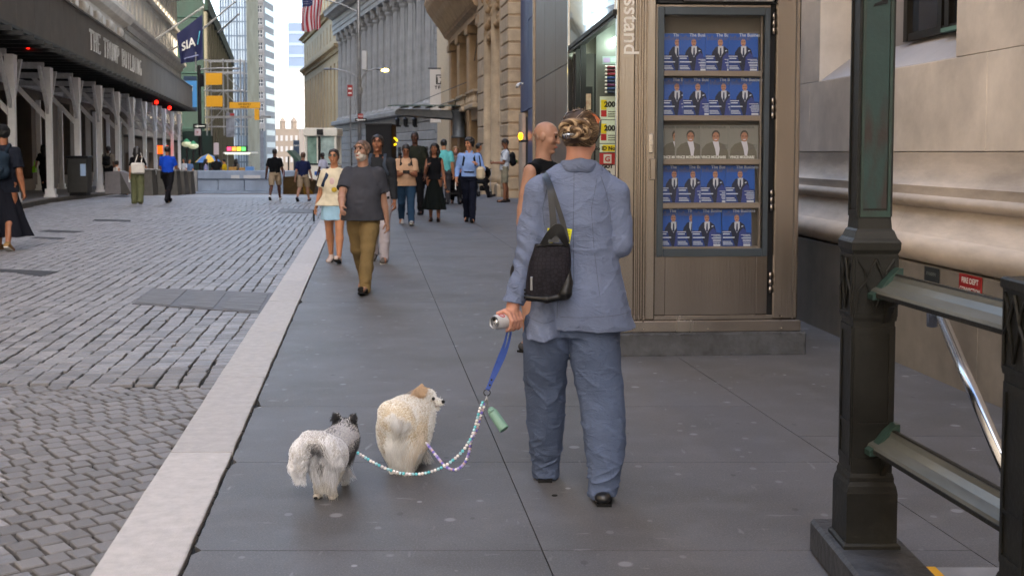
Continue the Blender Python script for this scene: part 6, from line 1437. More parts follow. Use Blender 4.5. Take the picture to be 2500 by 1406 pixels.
        if st == 'bald': T.plane(hp(0, 0, .045), hr((0, -.3, 1)))
        if st == 'long':
            T.chain([hp(0, -.06, .02), hp(0, -.1, -.1), hp(0, -.1, -.2 - hair.get('len', .1))], [.09*k, .09*k, .06*k], .03*k, sc=(1.15, .75, 1))
            for g in (-1, 1): T.chain([hp(g*.06, -.02, .0), hp(g*.085, -.01, -.1), hp(g*.09, .01, -.18)], [.03*k, .035*k, .025*k], .02*k)
        if st == 'bun': T.ell(hp(0, -.11, .05), (.045*k, .04*k, .045*k), .01)
        T.ripple(.008*k if st != 'curly' else .02*k, (60, 60, 26) if st != 'curly' else (50, 50, 50), 3); put('hair', T.mesh('hair', hm), t)
        if st == 'cap':
            T = new(); hd(T, .02, .01); T.plane(hp(0, 0, .035), hr((0, 0, -1))); T.ell(hp(0, .12, .045), (.06*k, .07*k, .012*k), .01, rot=M3); put('cap', T.mesh('cap', cloth('cap_black', '#17181b')), t)
    if h < .014:
        for g in (-1, 1):
            put('eye', MB().ball(tuple(hp(g*.032, .083, .02)), .0105*k, 10).mesh('eye', mat('eye_dark', '#2a211c', .2, col2='#3a2e28')), t)
            if hair: put('eyebrow', MB().tube([hp(g*.014, .098, .041), hp(g*.034, .098, .047), hp(g*.052, .088, .042)], .0045*k, 6).mesh('eyebrow', MATS['hair_'+hair['c'][1:]]), t)
        put('lips', MB().tube([hp(-.022, .088, -.06), hp(0, .098, -.059), hp(.022, .088, -.06)], [.003*k, .006*k, .003*k], 6).mesh('lips', mat('lips_'+skin_, {'fair': '#a3584c', 'pink': '#a85a52', 'tan': '#8a4a3c', 'brown': '#5e3028', 'dark': '#3c221c'}[skin_], .45)), t)
    if beard:
        T = new(); T.ell(hp(0, .02, -.05), (.063*k, .074*k, .075*k), .02, rot=M3); T.plane(hp(0, .0, -.03), hr((0, -.2, .98))); T.plane(hp(0, .0, 0), hr((0, -.95, .3))); T.ell(hp(0, .1, -.06), (.02*k, .03*k, .009*k), .004, cut=True); T.ripple(.005*k, (90, 90, 90), 4)
        T.ell(hp(0, .088, -.044), (.032*k, .012*k, .009*k), .004)
        put('beard', T.mesh('beard', mat('beard_'+beard[1:], beard, .8, var=.25, scale=60, bump=.003, bscale=120)), t)
    if glasses:
        gm = BLACKM
        for g in (-1, 1):
            pts = [hp(g*(.034+.024*math.cos(a)), .108-.006*abs(math.cos(a)), .018+.018*math.sin(a)) for a in np.linspace(0, 2*math.pi, 15)]
            if glasses == 'sun': mb = MB(); mb.poly([tuple(q_) for q_ in pts[:-1]]); ob = put('lens', mb.mesh('lens', mat('sun_lens', '#0a0a0c', .08, spec=.9)), t); sm_ = ob.modifiers.new('thick', 'SOLIDIFY'); sm_.thickness = .006
            else: put('rim', MB().tube(pts, .0017*k, 6, cap=False).mesh('rim', gm), t)
            put('temple', MB().tube([hp(g*.058, .1, .022), hp(g*.078, .0, .02)], .0025*k, 6).mesh('temple', gm), t)
        put('bridge', MB().tube([hp(-.01, .109, .022), hp(.01, .109, .022)], .0025*k, 6).mesh('bridge', gm), t)
    return t, J, hp
def strap_mesh(pts, w_, th, m, name, t, up=(0, 0, 1)):
    mb = MB(); mb.tube(pts, [w_]*len(pts), 8, ry=th/w_); return put(name, mb.mesh(name, m, True), t)
def backpack(t, J, k, label, m, col2=None, where=-1):
    """worn on the back; a thing of its own beside the person"""
    p = np.array(t.location); q = thing('backpack', label, 'backpack', tuple(p), t.rotation_euler.z)
    c = J.chest + np.array((0, -.2*k, -.08*k)); S = SDF(c-.27*k, c+.27*k, .012)
    S.ell(c, (.14*k, .085*k, .2*k), .02); S.cone(c+np.array((-.08*k, .0, .1*k)), c+np.array((.08*k, 0, .1*k)), .07*k, None, .03); S.cone(c+np.array((-.07*k, -.02*k, -.1*k)), c+np.array((.07*k, -.02*k, -.1*k)), .085*k, None, .04)
    put('bag_body', S.mesh('bag', m), q); pk = SDF(c-.27*k, c+.27*k, .012); pk.cone(c+np.array((-.05*k, -.085*k, -.07*k)), c+np.array((.05*k, -.085*k, -.07*k)), .055*k, None, .02); put('front_pocket', pk.mesh('pocket', col2 or m), q)
    for g in (-1, 1):
        pts = [c+np.array((g*.07*k, .06*k, .16*k)), J.sh['L' if g < 0 else 'R']*.55+J.neck*.45+np.array((0, -.02*k, .075*k)), J.sh['L' if g < 0 else 'R']*.6+J.chest*.4+np.array((0, .125*k, -.0)), J.waist+np.array((g*.15*k, .07*k, .12*k)), c+np.array((g*.1*k, .04*k, -.13*k))]
        strap_mesh(pts, .024*k, .008*k, m, 'strap', q)
    return q
def held(name, label, cat, t, pos, mb, m, extra=None):
    M = Matrix.Translation(t.location) @ Matrix.Rotation(t.rotation_euler.z, 4, 'Z'); w_ = M @ Vector(pos)
    q = thing(name, label, cat, w_, t.rotation_euler.z); part(name+'_body', mb, m, q); return q
WALK_L = {'L': (24, 6, 1), 'R': (-16, 26, 1)}; WALK_R = {'R': (24, 6, 1), 'L': (-16, 26, 1)}; STAND = {'L': (3, 3, 3), 'R': (-2, 3, 3)}
SK = 'people walking on the pavement'
# man with glasses and grey beard, nearest of the walkers
t, J, hp = person('grey-bearded man in glasses, dark grey t-shirt and khaki trousers, walking towards us', 888, 712, 342, 0, 174, {'L': (20, 4, -1), 'R': (-15, 28, 0)}, {'R': (38, 6, 20, 18), 'L': (-8, 9, 8, 4)}, look=(-22, 4), skin_='pink',
    top=dict(m=cloth('tee_charcoal', '#3b3c43'), drop=.12, name='t_shirt'), bottom=dict(k='trousers', m=cloth('khaki', '#6d5b3d', bump=.004, bscale=14)), shoes='#1f1d1c', hair=dict(c='#5c463a', s='thin'), build=1.16, belly=.055, glasses='thin', beard='#b3aaa2', h=.008, sag=1)
# woman in sunglasses
t, J, hp = person('woman in black sunglasses, cream t-shirt and light denim skirt at the kerb', 818, 641, 363, 0, 176, {'L': (14, 6, 1), 'R': (-6, 12, 1)}, {'R': (-10, 16, 10, 0), 'L': (10, 8, 20, 10)}, 'f', skin_='tan',
    top=dict(m=cloth('tee_cream', '#c9bfa8'), drop=.1, name='t_shirt'), bottom=dict(k='skirt', hem=.66, flare=1.12, m=cloth('light_denim', '#8fb2c8'), name='denim_skirt', wave=.004), shoes='#b9aaa4', hair=dict(c='#241a18', s='back'), build=1.14, glasses='sun', h=.008, sole=DARK, sag=2.2)
pr = MB(); c = J.chest + np.array((0, .142, -.02)); part('print_patch', MB().ball(tuple(c), (.035, .005, .05), 12), flat('print_pink', '#c4a8a8', .8), t, True); part('print_patch', MB().ball(tuple(c+np.array((-.03, .0, -.12))), (.04, .006, .035), 10), flat('print_yellow', '#b79a2a', .8), t, True)
strap_mesh([J.neck*.4+J.sh['R']*.6+np.array((0, -.03, .05)), J.sh['R']*.6+J.chest*.4+np.array((0, .12, 0)), J.waist+np.array((.15, .1, .08))], .026, .008, cloth('strap_navy', '#27344c'), 'strap', t)
part('bracelet', MB().tube([tuple(J.wr['R']+np.array((.028*math.cos(a), .028*math.sin(a), -.005))) for a in np.linspace(0, 6.28, 14)], .004, 6, cap=False), mat('gold', '#b98b3c', .3, metal=1), t)
held('phone', 'dark phone held low by the woman in sunglasses', 'phone', t, J.wr['R']+J.hd['R']*.13, MB().box(-.006, .006, -.035, .035, -.08, .08, c=.004), DARK)
# man in dark polo behind
t, J, hp = person('tall man in glasses, charcoal long-sleeved polo and pale trousers behind the bearded man', 924, 640, 329, 0, 178, {'L': (10, 4, 1), 'R': (-10, 18, 1)}, {'L': (4, 8, 12, 8), 'R': (4, 8, 12, 8)}, look=(4, 8), skin_='brown',
    top=dict(m=cloth('polo_charcoal', '#26282c'), drop=.1, name='polo_shirt'), bottom=dict(k='trousers', m=cloth('pale_trousers', '#9b9498')), shoes='#57524f', hair=dict(c='#15100f', s='short'), glasses='thin', sleeve='long', h=.008, collar=cloth('polo_charcoal', '#26282c'), sole=flat('sole_white', '#b9b6b0'))
backpack(t, J, J.k, 'dark backpack worn by the man in the charcoal polo', cloth('pack_grey', '#3c4450'))
# man in tan tee with phone
t, J, hp = person('man in a tan t-shirt and jeans looking down at a phone held in both hands', 992, 549, 352, 0, 186, WALK_L, {'L': (22, 4, 78, 34), 'R': (22, 4, 78, 34)}, look=(0, -28), skin_='brown',
    top=dict(m=cloth('tee_tan', '#b08f74'), drop=.1, name='t_shirt'), bottom=dict(k='trousers', m=cloth('jeans_blue', '#22384e')), shoes='#8e8f92', hair=dict(c='#191312', s='short'), build=1.12, belly=.02, h=.011, sole=flat('sole_white', '#b9b6b0'), sag=.5)
held('phone', 'dark phone in the hands of the man in the tan t-shirt', 'phone', t, (J.wr['L']+J.wr['R'])/2+np.array((0, .09, .03)), MB().box(-.07, .07, -.006, .006, -.035, .035), DARK)
part('chest_print', MB().ball(tuple(J.chest+np.array((-.07, .135*J.k, .04))), (.035, .01, .035), 10), flat('print_dark', '#4a4038'), t, True)
backpack(t, J, J.k, 'black backpack worn by the man in the tan t-shirt', cloth('pack_black', '#17181b'))
# tall dark man behind
t, J, hp = person('very tall man in dark olive clothes standing behind the phone reader', 1014, 524, 322, 0, 172, STAND, {'L': (0, 6, 12, 8), 'R': (0, 6, 12, 8)}, skin_='dark', top=dict(m=cloth('olive_dark', '#23261f'), drop=.1), bottom=dict(k='trousers', m=cloth('black_cloth', '#101013')), sleeve='long', hair=dict(c='#0e0b0b', s='thin'), h=.012, build=1.05)
strap_mesh([J.neck*.4+J.sh['L']*.6+np.array((0, -.03, .05)), J.sh['L']*.6+J.chest*.4+np.array((0, .12, 0)), J.waist+np.array((-.14, .1, .08))], .024, .008, DARK, 'strap', t)
# woman in black dress
t, J, hp = person('woman in a sleeveless black top and long black skirt raising one hand', 1061, 541, 350, 0, 182, {'L': (4, 3, 0), 'R': (-4, 8, 0)}, {'R': (20, 10, 105, 10), 'L': (4, 10, 10, 4)}, 'f', look=(-12, -6), skin_='brown', sleeve='none',
    top=dict(m=cloth('black_top', '#101114'), drop=.04, name='blouse', vneck=1), bottom=dict(k='skirt', hem=.27, flare=1.6, m=cloth('black_green', '#0f1413'), wave=.02), shoes='#1b1512', hair=dict(c='#140f0e', s='long', len=.05), h=.011)
held('phone', 'small phone held in the raised hand of the woman in black', 'phone', t, J.wr['R']+J.hd['R']*.1, MB().box(-.035, .035, -.006, .006, -.06, .06), DARK)
# blue shirt man
t, J, hp = person('man in a light blue shirt and navy trousers carrying a canvas tote', 1146, 543, 337, 0, 180, {'L': (8, 3, -2), 'R': (-10, 18, -2)}, {'R': (2, 14, 30, 14), 'L': (6, 22, 112, 20)}, look=(-34, -10), skin_='tan', sleeve='long',
    top=dict(m=cloth('shirt_lightblue', '#7f9ccf'), drop=.02, name='shirt'), bottom=dict(k='trousers', m=cloth('navy_wool', '#141826')), shoes='#111113', hair=dict(c='#17120f', s='curly'), h=.011, build=.97, collar=cloth('shirt_lightblue', '#7f9ccf'))
for g in 'LR': strap_mesh([J.neck*.4+J.sh[g]*.6+np.array((0, -.03, .05)), J.sh[g]*.6+J.chest*.4+np.array((0, .115, 0)), J.waist+np.array(((-.14 if g == 'L' else .14), .1, .1))], .022, .008, cloth('strap_black', '#15171c'), 'strap', t)
part('belt', MB().lathe([(.155, 0), (.155, .035)], tuple(J.waist+np.array((0, 0, -.055))), 20), DARK, t)
held('papers', 'folded white papers in the hand of the man in the light blue shirt', 'papers', t, J.wr['R']+J.hd['R']*.12, MB().box(-.005, .012, -.05, .05, -.1, .06), WHITE)
tb = held('tote_bag', 'cream canvas tote with dark trim on the arm of the man in light blue', 'bag', t, J.wr['L']+np.array((-.08, .02, -.22)), MB().box(-.09, .09, -.22, .2, -.12, .17, c=.05), cloth('canvas', '#b3a790'))
part('dark_base', MB().box(-.1, .1, -.23, .21, -.2, -.11, c=.04), cloth('strap_black', '#15171c'), tb); part('bag_handle', MB().tube([(0, -.1, .16), (.02, -.06, .32), (.03, .0, .4), (.02, .06, .32), (0, .1, .16)], .012, 6), MATS['strap_black'], tb)
# turquoise shirt
t, J, hp = person('man in a turquoise t-shirt walking away beyond the woman in black', 1084, 500, 340, 0, 4, WALK_R, None, skin_='tan', top=dict(m=cloth('turquoise', '#5fb4b4'), name='t_shirt'), bottom=dict(k='trousers', m=cloth('grey_trousers', '#4a4a50')), hair=dict(c='#1d1715', s='short'), h=.013, build=1.08)
# blonde woman and stroller child
t, J, hp = person('woman with long blonde hair pushing a stroller behind the man in light blue', 1113, 498, 358, 0, 184, WALK_L, {'L': (30, 4, 40, 10), 'R': (30, 4, 40, 10)}, 'f', skin_='fair', top=dict(m=cloth('grey_top', '#6c665f')), bottom=dict(k='trousers', m=cloth('black_cloth', '#101013')), hair=dict(c='#8a6a48', s='long'), h=.013)
# phone guy by the bank
t, J, hp = person('man in camo shorts and patterned shirt leaning at the tan bank reading a phone', 1232, 494, 339, 0, 96, {'L': (2, 2, 2), 'R': (-4, 4, 2)}, {'L': (16, 4, 74, 18), 'R': (16, 4, 74, 18)}, look=(6, -26), skin_='brown', lean=-3,
    top=dict(m=mat('pattern_shirt', '#a9b4c2', .8, scale=20, col2='#cfd4da'), drop=.08, name='shirt'), bottom=dict(k='shorts', m=mat('camo', '#6f6a58', .8, scale=9, col2='#8e8874')), shoes='#2a2624', hair=dict(c='#15100e', s='short'), h=.012)
held('phone', 'dark phone read by the man in camo shorts', 'phone', t, (J.wr['L']+J.wr['R'])/2+np.array((0, .1, .02)), MB().box(-.04, .04, -.006, .006, -.06, .06), DARK)
backpack(t, J, J.k, 'black backpack with neon green marks on the man in camo shorts', cloth('pack_black', '#17181b'), mat('neon_green', '#4f7a1e', .7, scale=14, col2='#101410'))
# bald man behind the woman
t, J, hp = person('bald man in a black sleeveless shirt standing before the kiosk, looking down right', 1328, 760, 297, 0, -122, {'L': (3, 3, 3), 'R': (-3, 3, 3)}, {'L': (4, 14, 18, 4), 'R': (-8, 10, 12, 4)}, look=(14, -12), skin_='pink', sleeve='none', y=8.9, H=1.79,
    top=dict(m=cloth('tank_black', '#0c0d10'), drop=.08, name='vest_top'), bottom=dict(k='shorts', m=cloth('grey_shorts', '#4a4f57')), shoes='#3a3a3c', hair=dict(c='#84685a', s='bald'), h=.007, build=1.12, group='people standing at the kiosk')
# road walkers
RW = 'people walking in the road'
t, J, hp = person('man in a black polo and khaki shorts walking away with papers', 672, 489, 363, -.12, 2, WALK_R, {'L': (-8, 14, 24, 6), 'R': (6, 12, 10, 6)}, skin_='dark', top=dict(m=cloth('polo_black', '#0e1013'), drop=.08, name='polo_shirt'), bottom=dict(k='shorts', m=cloth('khaki_shorts', '#8f7f6b')), shoes='#d8d8d8', hair=dict(c='#0e0b0b', s='thin'), h=.014, group=RW, build=1.05)
held('papers', 'rolled papers under the arm of the man in the black polo', 'papers', t, J.wr['R']+np.array((0, .02, .12)), MB().box(-.02, .02, -.1, .1, -.12, .1), mat('paper_mix', '#b9aab8', .7, scale=8, col2='#6a2c3a'))
person('man in a navy t-shirt and khaki shorts walking away beside the bronze barrier', 741, 492, 372, -.12, -6, WALK_R, {'L': (-10, 10, 8, 4), 'R': (12, 10, 14, 4)}, skin_='pink', top=dict(m=cloth('tee_navy', '#1a2140'), drop=.08, name='t_shirt'), bottom=dict(k='shorts', m=cloth('khaki_shorts', '#8f7f6b')), shoes='#3a3d4c', hair=dict(c='#4c3528', s='short'), h=.014, group=RW, build=1.05)
t, J, hp = person('long-haired woman in olive flared trousers walking away with a white tote', 337, 498, 358, -.12, 8, {'L': (8, 8, 2), 'R': (-8, 16, 2)}, {'L': (4, 10, 10, 4), 'R': (14, 20, 120, 30)}, 'f', skin_='tan', top=dict(m=cloth('black_cloth', '#101013')), bottom=dict(k='wide', m=cloth('olive', '#5c5f45', bump=.004, bscale=12)), shoes='#c9c9c9', hair=dict(c='#0f0c0c', s='long', len=.18), h=.014, group=RW)
tb = held('tote_bag', 'large white tote on the shoulder of the woman in olive trousers', 'bag', t, J.pel+np.array((.06, -.2, .12)), MB().box(-.22, .2, -.07, .07, -.17, .18, c=.04), cloth('tote_white', '#cdc8c0')); part('bag_handle', MB().tube([(-.1, 0, .17), (-.02, .05, .42), (.06, .1, .5), (.12, .05, .36), (.1, 0, .17)], .012, 6), MATS['tote_white'], tb)
held('water_bottle', 'small clear bottle in the hand of the woman in olive trousers', 'bottle', t, J.wr['L']+J.hd['L']*.1, MB().lathe([(.03, -.1), (.033, .05), (.015, .09), (.015, .12)], n=10), mat('clear_bottle', '#c4cad0', .2), t)
t, J, hp = person('man in a bright blue polo and dark trousers walking away by the stone blocks', 411, 495, 357, -.12, -4, WALK_L, {'L': (10, 10, 60, 10), 'R': (14, 14, 70, 10)}, skin_='brown', top=dict(m=cloth('polo_blue', '#1746b8'), drop=.06, name='polo_shirt'), bottom=dict(k='trousers', m=cloth('dark_trousers', '#17171b')), hair=dict(c='#120e0d', s='short'), h=.014, group=RW, build=1.05)
held('satchel', 'black satchel held at the side of the man in the blue polo', 'bag', t, J.wr['L']+np.array((-.05, 0, -.12)), MB().box(-.06, .06, -.16, .16, -.15, .12, c=.03), DARK)
# man at the left frame edge with long dark garment
t, J, hp = person('man in a black cap and long flowing dark skirt at the left edge', 14, 612, 305, -.12, 6, {'L': (9, 6, 2), 'R': (-6, 22, 2)}, {'L': (-4, 10, 12, 4), 'R': (-6, 10, 10, 4)}, skin_='brown', top=dict(m=cloth('tee_ink', '#171b25'), drop=.16, name='t_shirt'), bottom=dict(k='skirt', hem=.2, flare=1.9, m=cloth('ink_cloth', '#12141c'), wave=.04, name='long_skirt'), shoes='#8a6c48', hair=dict(c='#12100f', s='cap'), h=.011, group=RW, build=1.1, sole=flat('sole_white', '#b9b6b0'))
backpack(t, J, J.k, 'blue-black backpack worn by the man in the cap', cloth('pack_blueblack', '#1b2733'))
# under the shed and beyond
t, J, hp = person('dark-haired woman in black under the shed with a neon green bag', 110, 470, 352, 0, 10, WALK_L, {'L': (0, 20, 20, 4), 'R': (0, 10, 12, 4)}, 'f', skin_='tan', top=dict(m=cloth('black_cloth', '#101013')), bottom=dict(k='trousers', m=cloth('dark_trousers', '#17171b')), hair=dict(c='#0f0c0c', s='long'), h=.015, group='people under the sidewalk shed')
tb = held('green_bag', 'neon green bag hanging on the arm of the woman under the shed', 'bag', t, J.wr['L']+np.array((-.04, 0, .0)), MB().prism([(-.05, -.2, -.15), (-.05, .2, -.15), (-.05, .16, .12), (-.05, -.1, .12)], .12, axis=(1, 0, 0)), flat('neon_bag', '#86d414', .5)); part('bag_handle', MB().tube([(0, -.08, .1), (.02, -.02, .38), (.02, .04, .38), (0, .12, .1)], .015, 6), MATS['neon_bag'], tb)
t, J, hp = person('man with a dark backpack standing under the shed by the grey barrier', 264, 462, 357, 0, 0, STAND, None, skin_='dark', top=dict(m=cloth('grey_top', '#6c665f')), bottom=dict(k='trousers', m=cloth('dark_trousers', '#17171b')), hair=dict(c='#0f0c0c', s='short'), h=.016, group='people under the sidewalk shed', y=52)
backpack(t, J, J.k, 'dark backpack of the man under the shed', cloth('pack_black', '#17181b'))
person('woman in a white tank top sitting by the grey barrier under the shed', 284, 462, 371, -.1, -30, {'L': (60, 70, 3), 'R': (60, 70, 3)}, None, 'f', skin_='tan', sleeve='none', top=dict(m=cloth('tee_white', '#c9c6c4')), bottom=dict(k='trousers', m=cloth('dark_trousers', '#17171b')), hair=dict(c='#0f0c0c', s='bun'), h=.016, group='people under the sidewalk shed', y=50, H=1.5)
for i, (u, vt, y, lb, tc, sk_, sx_) in enumerate(((528, 379, 66, 'vendor in a black t-shirt behind the barrier under the parasol', '#15181a', 'dark', 'm'), (547, 388, 67, 'man in a yellow vest beside the food cart', '#b89a20', 'tan', 'm'),
        (449, 380, 80, 'pedestrian in white far beyond the stone blocks', '#b8bcc4', 'tan', 'f'), (462, 382, 84, 'pedestrian in denim blue far beyond the stone blocks', '#4f6486', 'tan', 'm'),
        (502, 388, 69, 'person in lilac behind the barrier left of the vendor', '#8f92bc', 'tan', 'f'), (576, 388, 72, 'woman in grey waiting at the food cart', '#77706c', 'fair', 'f'),
        (788, 367, 58, 'guard in a white shirt in front of the booth', '#b9bcd0', 'dark', 'm'), (1026, 356, 48, 'man in a dark shirt far behind the tall man', '#3a2c28', 'brown', 'm'), (1004, 362, 50, 'woman in rust red far down the pavement', '#6e2f24', 'tan', 'f'),
        (1168, 350, 40, 'man in a blue cap pushing the second stroller by the bank', '#2a3860', 'tan', 'm'), (976, 372, 60, 'distant pedestrian in grey beyond the tan t-shirt man', '#55565c', 'tan', 'm'), (1040, 366, 62, 'distant pedestrian in pale pink near the colonnade', '#a98a86', 'fair', 'f'))):
    zg = -.12 if u < 800 else 0; zf = zg+gz(y); H = P(u, vt, y)[2]-zf
    person(lb, u, 0, 0, zg, (20+i*67) % 360, (WALK_L, WALK_R, STAND)[i % 3], None, sx_, skin_=sk_, top=dict(m=cloth('far_'+tc[1:], tc)), bottom=dict(k='trousers', m=cloth('dark_trousers', '#17171b')), hair=dict(c='#12100f', s='short' if sx_ == 'm' else 'long'), h=.02, y=y, H=min(2.0, max(1.5, H)), group='pedestrians far down the street')
# strollers
for i, (u, v, y) in enumerate(((1108, 499, 34.5), (1183, 470, 42))):
    q = thing('stroller', ['black hooded stroller with grey wheels beside the woman in black', 'second black stroller nearer the bank wall'][i], 'stroller', (Xl(u, y), y, gz(y)), R(178), 'strollers')
    S = SDF((-.3, -.45, .35), (.3, .4, 1.15), .015); S.ell((0, -.02, .86), (.23, .28, .24), .02); S.ell((0, .14, .82), (.18, .22, .16), .02, cut=True); S.ell((0, .0, .56), (.19, .26, .12), .03); put('hood_and_seat', S.mesh('hood', cloth('stroller_black', '#141417')), q)
    for x in (-.22, .22):
        part('frame_tube', MB().tube([(x, .38, .1), (x, .05, .45), (x, -.42, 1.0)], .014, 8), GM, q); part('rear_strut', MB().tube([(x, .05, .45), (x, -.35, .12)], .014, 8), GM, q)
        for yy in (.4, -.36): part('wheel', MB().tube([(x-.03, yy, .1), (x+.03, yy, .1)], .1, 14), DARK, q); part('hub', MB().tube([(x-.034, yy, .1), (x+.034, yy, .1)], .04, 10), GM, q)
    part('handlebar', MB().tube([(-.22, -.42, 1.0), (.22, -.42, 1.0)], .018, 8), DARK, q); part('basket', MB().box(-.17, .17, -.25, .25, .22, .4, c=.03), cloth('stroller_black', '#141417'), q); part('footrest', MB().box(-.15, .15, .3, .42, .3, .33), DARK, q)
# ------------------------------------------------------------------ woman in the linen suit, seen from behind
WY = 5.12; wr_ = P(1408, 372, WY); WO = np.array((wr_[0], WY, 0.))
def W(u, v, dy=0): return P(u, v, WY+dy) - WO
wm = thing('person', 'woman in a crumpled blue-grey linen suit seen from behind, hair pinned up, walking two dogs', 'person', tuple(WO), 0, 'people walking on the pavement')
lo, hi = (-.5, -.35, -.02), (.36, .62, 1.8)
SKF = skin('fair')
S = SDF(lo, hi, .0055); hc = W(1414, 325, .03)
S.ell(hc + (0, 0, .01), (.075, .095, .09), .02); S.ell(hc + (.012, .035, -.06), (.056, .068, .065), .03)
S.cone(hc + (.055, .11, -.02), hc + (.06, .115, -.045), .008, .012, .012)
S.ell(W(1447, 352, .015), (.012, .02, .03), .008)
S.cone(hc + (0, -.01, -.06), W(1410, 412, .0), .052, .06, .03)
S.loft([(.85, 0, 0, .14, .1), (1.1, 0, 0, .12, .085), (1.35, 0, 0, .14, .09), (1.47, 0, 0, .09, .06)], .03)
sh = {'L': W(1318, 468, .0), 'R': W(1500, 475, .0)}; el = {'L': W(1288, 640, .0), 'R': W(1515, 595, -.02)}; wr2 = {'L': W(1252, 748, -.04), 'R': W(1478, 560, .24)}
for s in 'LR': S.chain([sh[s], el[s]], [.045, .037], .02); S.chain([el[s], wr2[s]], [.037, .025], .02)
kn = {'L': W(1330, 985, .17), 'R': W(1470, 1000, .0)}; an = {'L': W(1330, 1142, .26), 'R': W(1470, 1185, -.1)}; hp_ = {'L': W(1340, 800, .02), 'R': W(1455, 800, .02)}
for s in 'LR': S.chain([hp_[s], kn[s]], [.08, .05], .03); S.chain([kn[s], an[s]], [.05, .03], .02)
S.cone(an['L'], an['L'] + (0, .1, -.06), .03, .03, .02); S.cone(an['R'], an['R'] + (0, .1, -.07), .03, .03, .02)
S.ell(W(1335, 1150, .36), (.04, .08, .03), .01)
# left hand round the can: back of the hand up, four fingers curling under, thumb along the near side
w0 = wr2['L']; kc = W(1243, 778, -.055)
S.cone(w0, W(1250, 768, -.05), .027, .03, .015); S.ell(kc, (.034, .034, .026), .012)
can_a, can_b = W(1209, 787, -.125), W(1259, 781, -.02); cax = (can_a-can_b)/np.linalg.norm(can_a-can_b)
ups = np.array((0, 0, 1.)); cs = np.cross(cax, ups); cs /= np.linalg.norm(cs); cu = np.cross(cs, cax)
if cs[0] < 0: cs = -cs
def can_pt(f, ang, r=.041): c = can_b + cax*f; return c + (cs*math.cos(R(ang)) + cu*math.sin(R(ang)))*r      # angle 0: towards +x, 90: up
for i, (f, a0) in enumerate(((.075, 60), (.053, 62), (.031, 60), (.010, 56))):
    ln = (1, 1.08, 1.0, .85)[i]
    pts = [can_pt(f, a, .043) for a in (a0+25, a0-5, a0-5-48*ln, a0-5-95*ln, a0-5-128*ln)]; S.chain(pts, [.012, .0105, .0098, .009, .0075], .004)
S.chain([W(1238, 764, -.06), can_pt(.06, 108, .043), can_pt(.095, 125, .042)], [.015, .012, .0095], .006)
hr0 = wr2['R']; S.ell(hr0 + (0, .05, .02), (.035, .045, .03), .015)
for i in range(4): S.chain([hr0 + (-.02, .08, .04-.018*i), hr0 + (-.05, .1, .045-.018*i), hr0 + (-.06, .075, .045-.018*i)], [.009, .008, .007], .004)
S.chain([hr0+(0, .04, .04), hr0+(-.02, .06, .07)], [.011, .009], .005)
put('body', S.mesh('body', SKF), wm)
# linen
def linen(name, c1, c2):
    m = mat(name, c1, .85, var=.1, scale=5, bump=.0012, bscale=70, col2=c2, spec=.15, weave=520)
    n = m.node_tree.nodes; L = m.node_tree.links; b = n['Principled BSDF']; old = b.inputs['Normal'].links[0].from_socket
    tc = n.new('ShaderNodeTexCoord'); mp = n.new('ShaderNodeMapping'); mp.inputs['Scale'].default_value = (1, 1, 1.9); mp.inputs['Rotation'].default_value = (0, .35, 0); L.new(tc.outputs['Object'], mp.inputs[0])
    for sc_, d_ in ((9, .014), (26, .005)):
        t = n.new('ShaderNodeTexNoise'); t.inputs['Scale'].default_value = sc_; t.inputs['Detail'].default_value = 3; t.inputs['Distortion'].default_value = .9; L.new(mp.outputs[0], t.inputs['Vector'])
        a = n.new('ShaderNodeMath'); a.operation = 'SUBTRACT'; a.inputs[1].default_value = .5; L.new(t.outputs['Fac'], a.inputs[0])
        ab = n.new('ShaderNodeMath'); ab.operation = 'ABSOLUTE'; L.new(a.outputs[0], ab.inputs[0])
        mn = n.new('ShaderNodeMath'); mn.operation = 'MINIMUM'; mn.inputs[1].default_value = .07; L.new(ab.outputs[0], mn.inputs[0])
        ml = n.new('ShaderNodeMath'); ml.operation = 'MULTIPLY'; ml.inputs[1].default_value = -14; L.new(mn.outputs[0], ml.inputs[0])
        bp = n.new('ShaderNodeBump'); bp.inputs['Distance'].default_value = d_*.13; bp.inputs['Strength'].default_value = .8; L.new(ml.outputs[0], bp.inputs['Height']); L.new(old, bp.inputs['Normal']); old = bp.outputs[0]
    L.new(old, b.inputs['Normal']); return m
LIN = linen('linen_blue', '#6c7791', '#5c667e'); LIN2 = linen('linen_trousers', '#56637e', '#465167')
T = SDF(lo, hi, .0038)
def sec(v, u0, u1, ry, dy=0, cy=0): a, b = W(u0, v, dy), W(u1, v, dy); return (a[2], (a[0]+b[0])/2, (a[1]+cy), (b[0]-a[0])/2, ry)
T.loft([sec(800, 1294, 1556, .17, 0, .02), sec(745, 1302, 1536, .155), sec(690, 1312, 1522, .14), sec(640, 1322, 1511, .13), sec(580, 1318, 1508, .13), sec(520, 1312, 1508, .125), sec(470, 1318, 1500, .11), sec(438, 1338, 1482, .09), sec(415, 1365, 1462, .07), sec(396, 1376, 1452, .066)], .01)
T.loft([sec(822, 1282, 1372, .12, -.05, 0), sec(760, 1292, 1372, .12, -.03), sec(700, 1310, 1372, .1)], .012)
for s in 'LR': T.cone(W(1410 + (-45 if s == 'L' else 45), 428), sh[s], .048, .062, .04)
T.chain([sh['L'], sh['L']*.5+el['L']*.5, el['L']], [.068, .066, .06], .02)
T.chain([el['L'], el['L']*.45+wr2['L']*.55], [.06, .054], .02); fo = (wr2['L']-el['L']); fo /= np.linalg.norm(fo); T.cone(el['L']*.45+wr2['L']*.55, wr2['L']+fo*.05, .054, .05, .012, clip=(wr2['L']-fo*.012, fo))
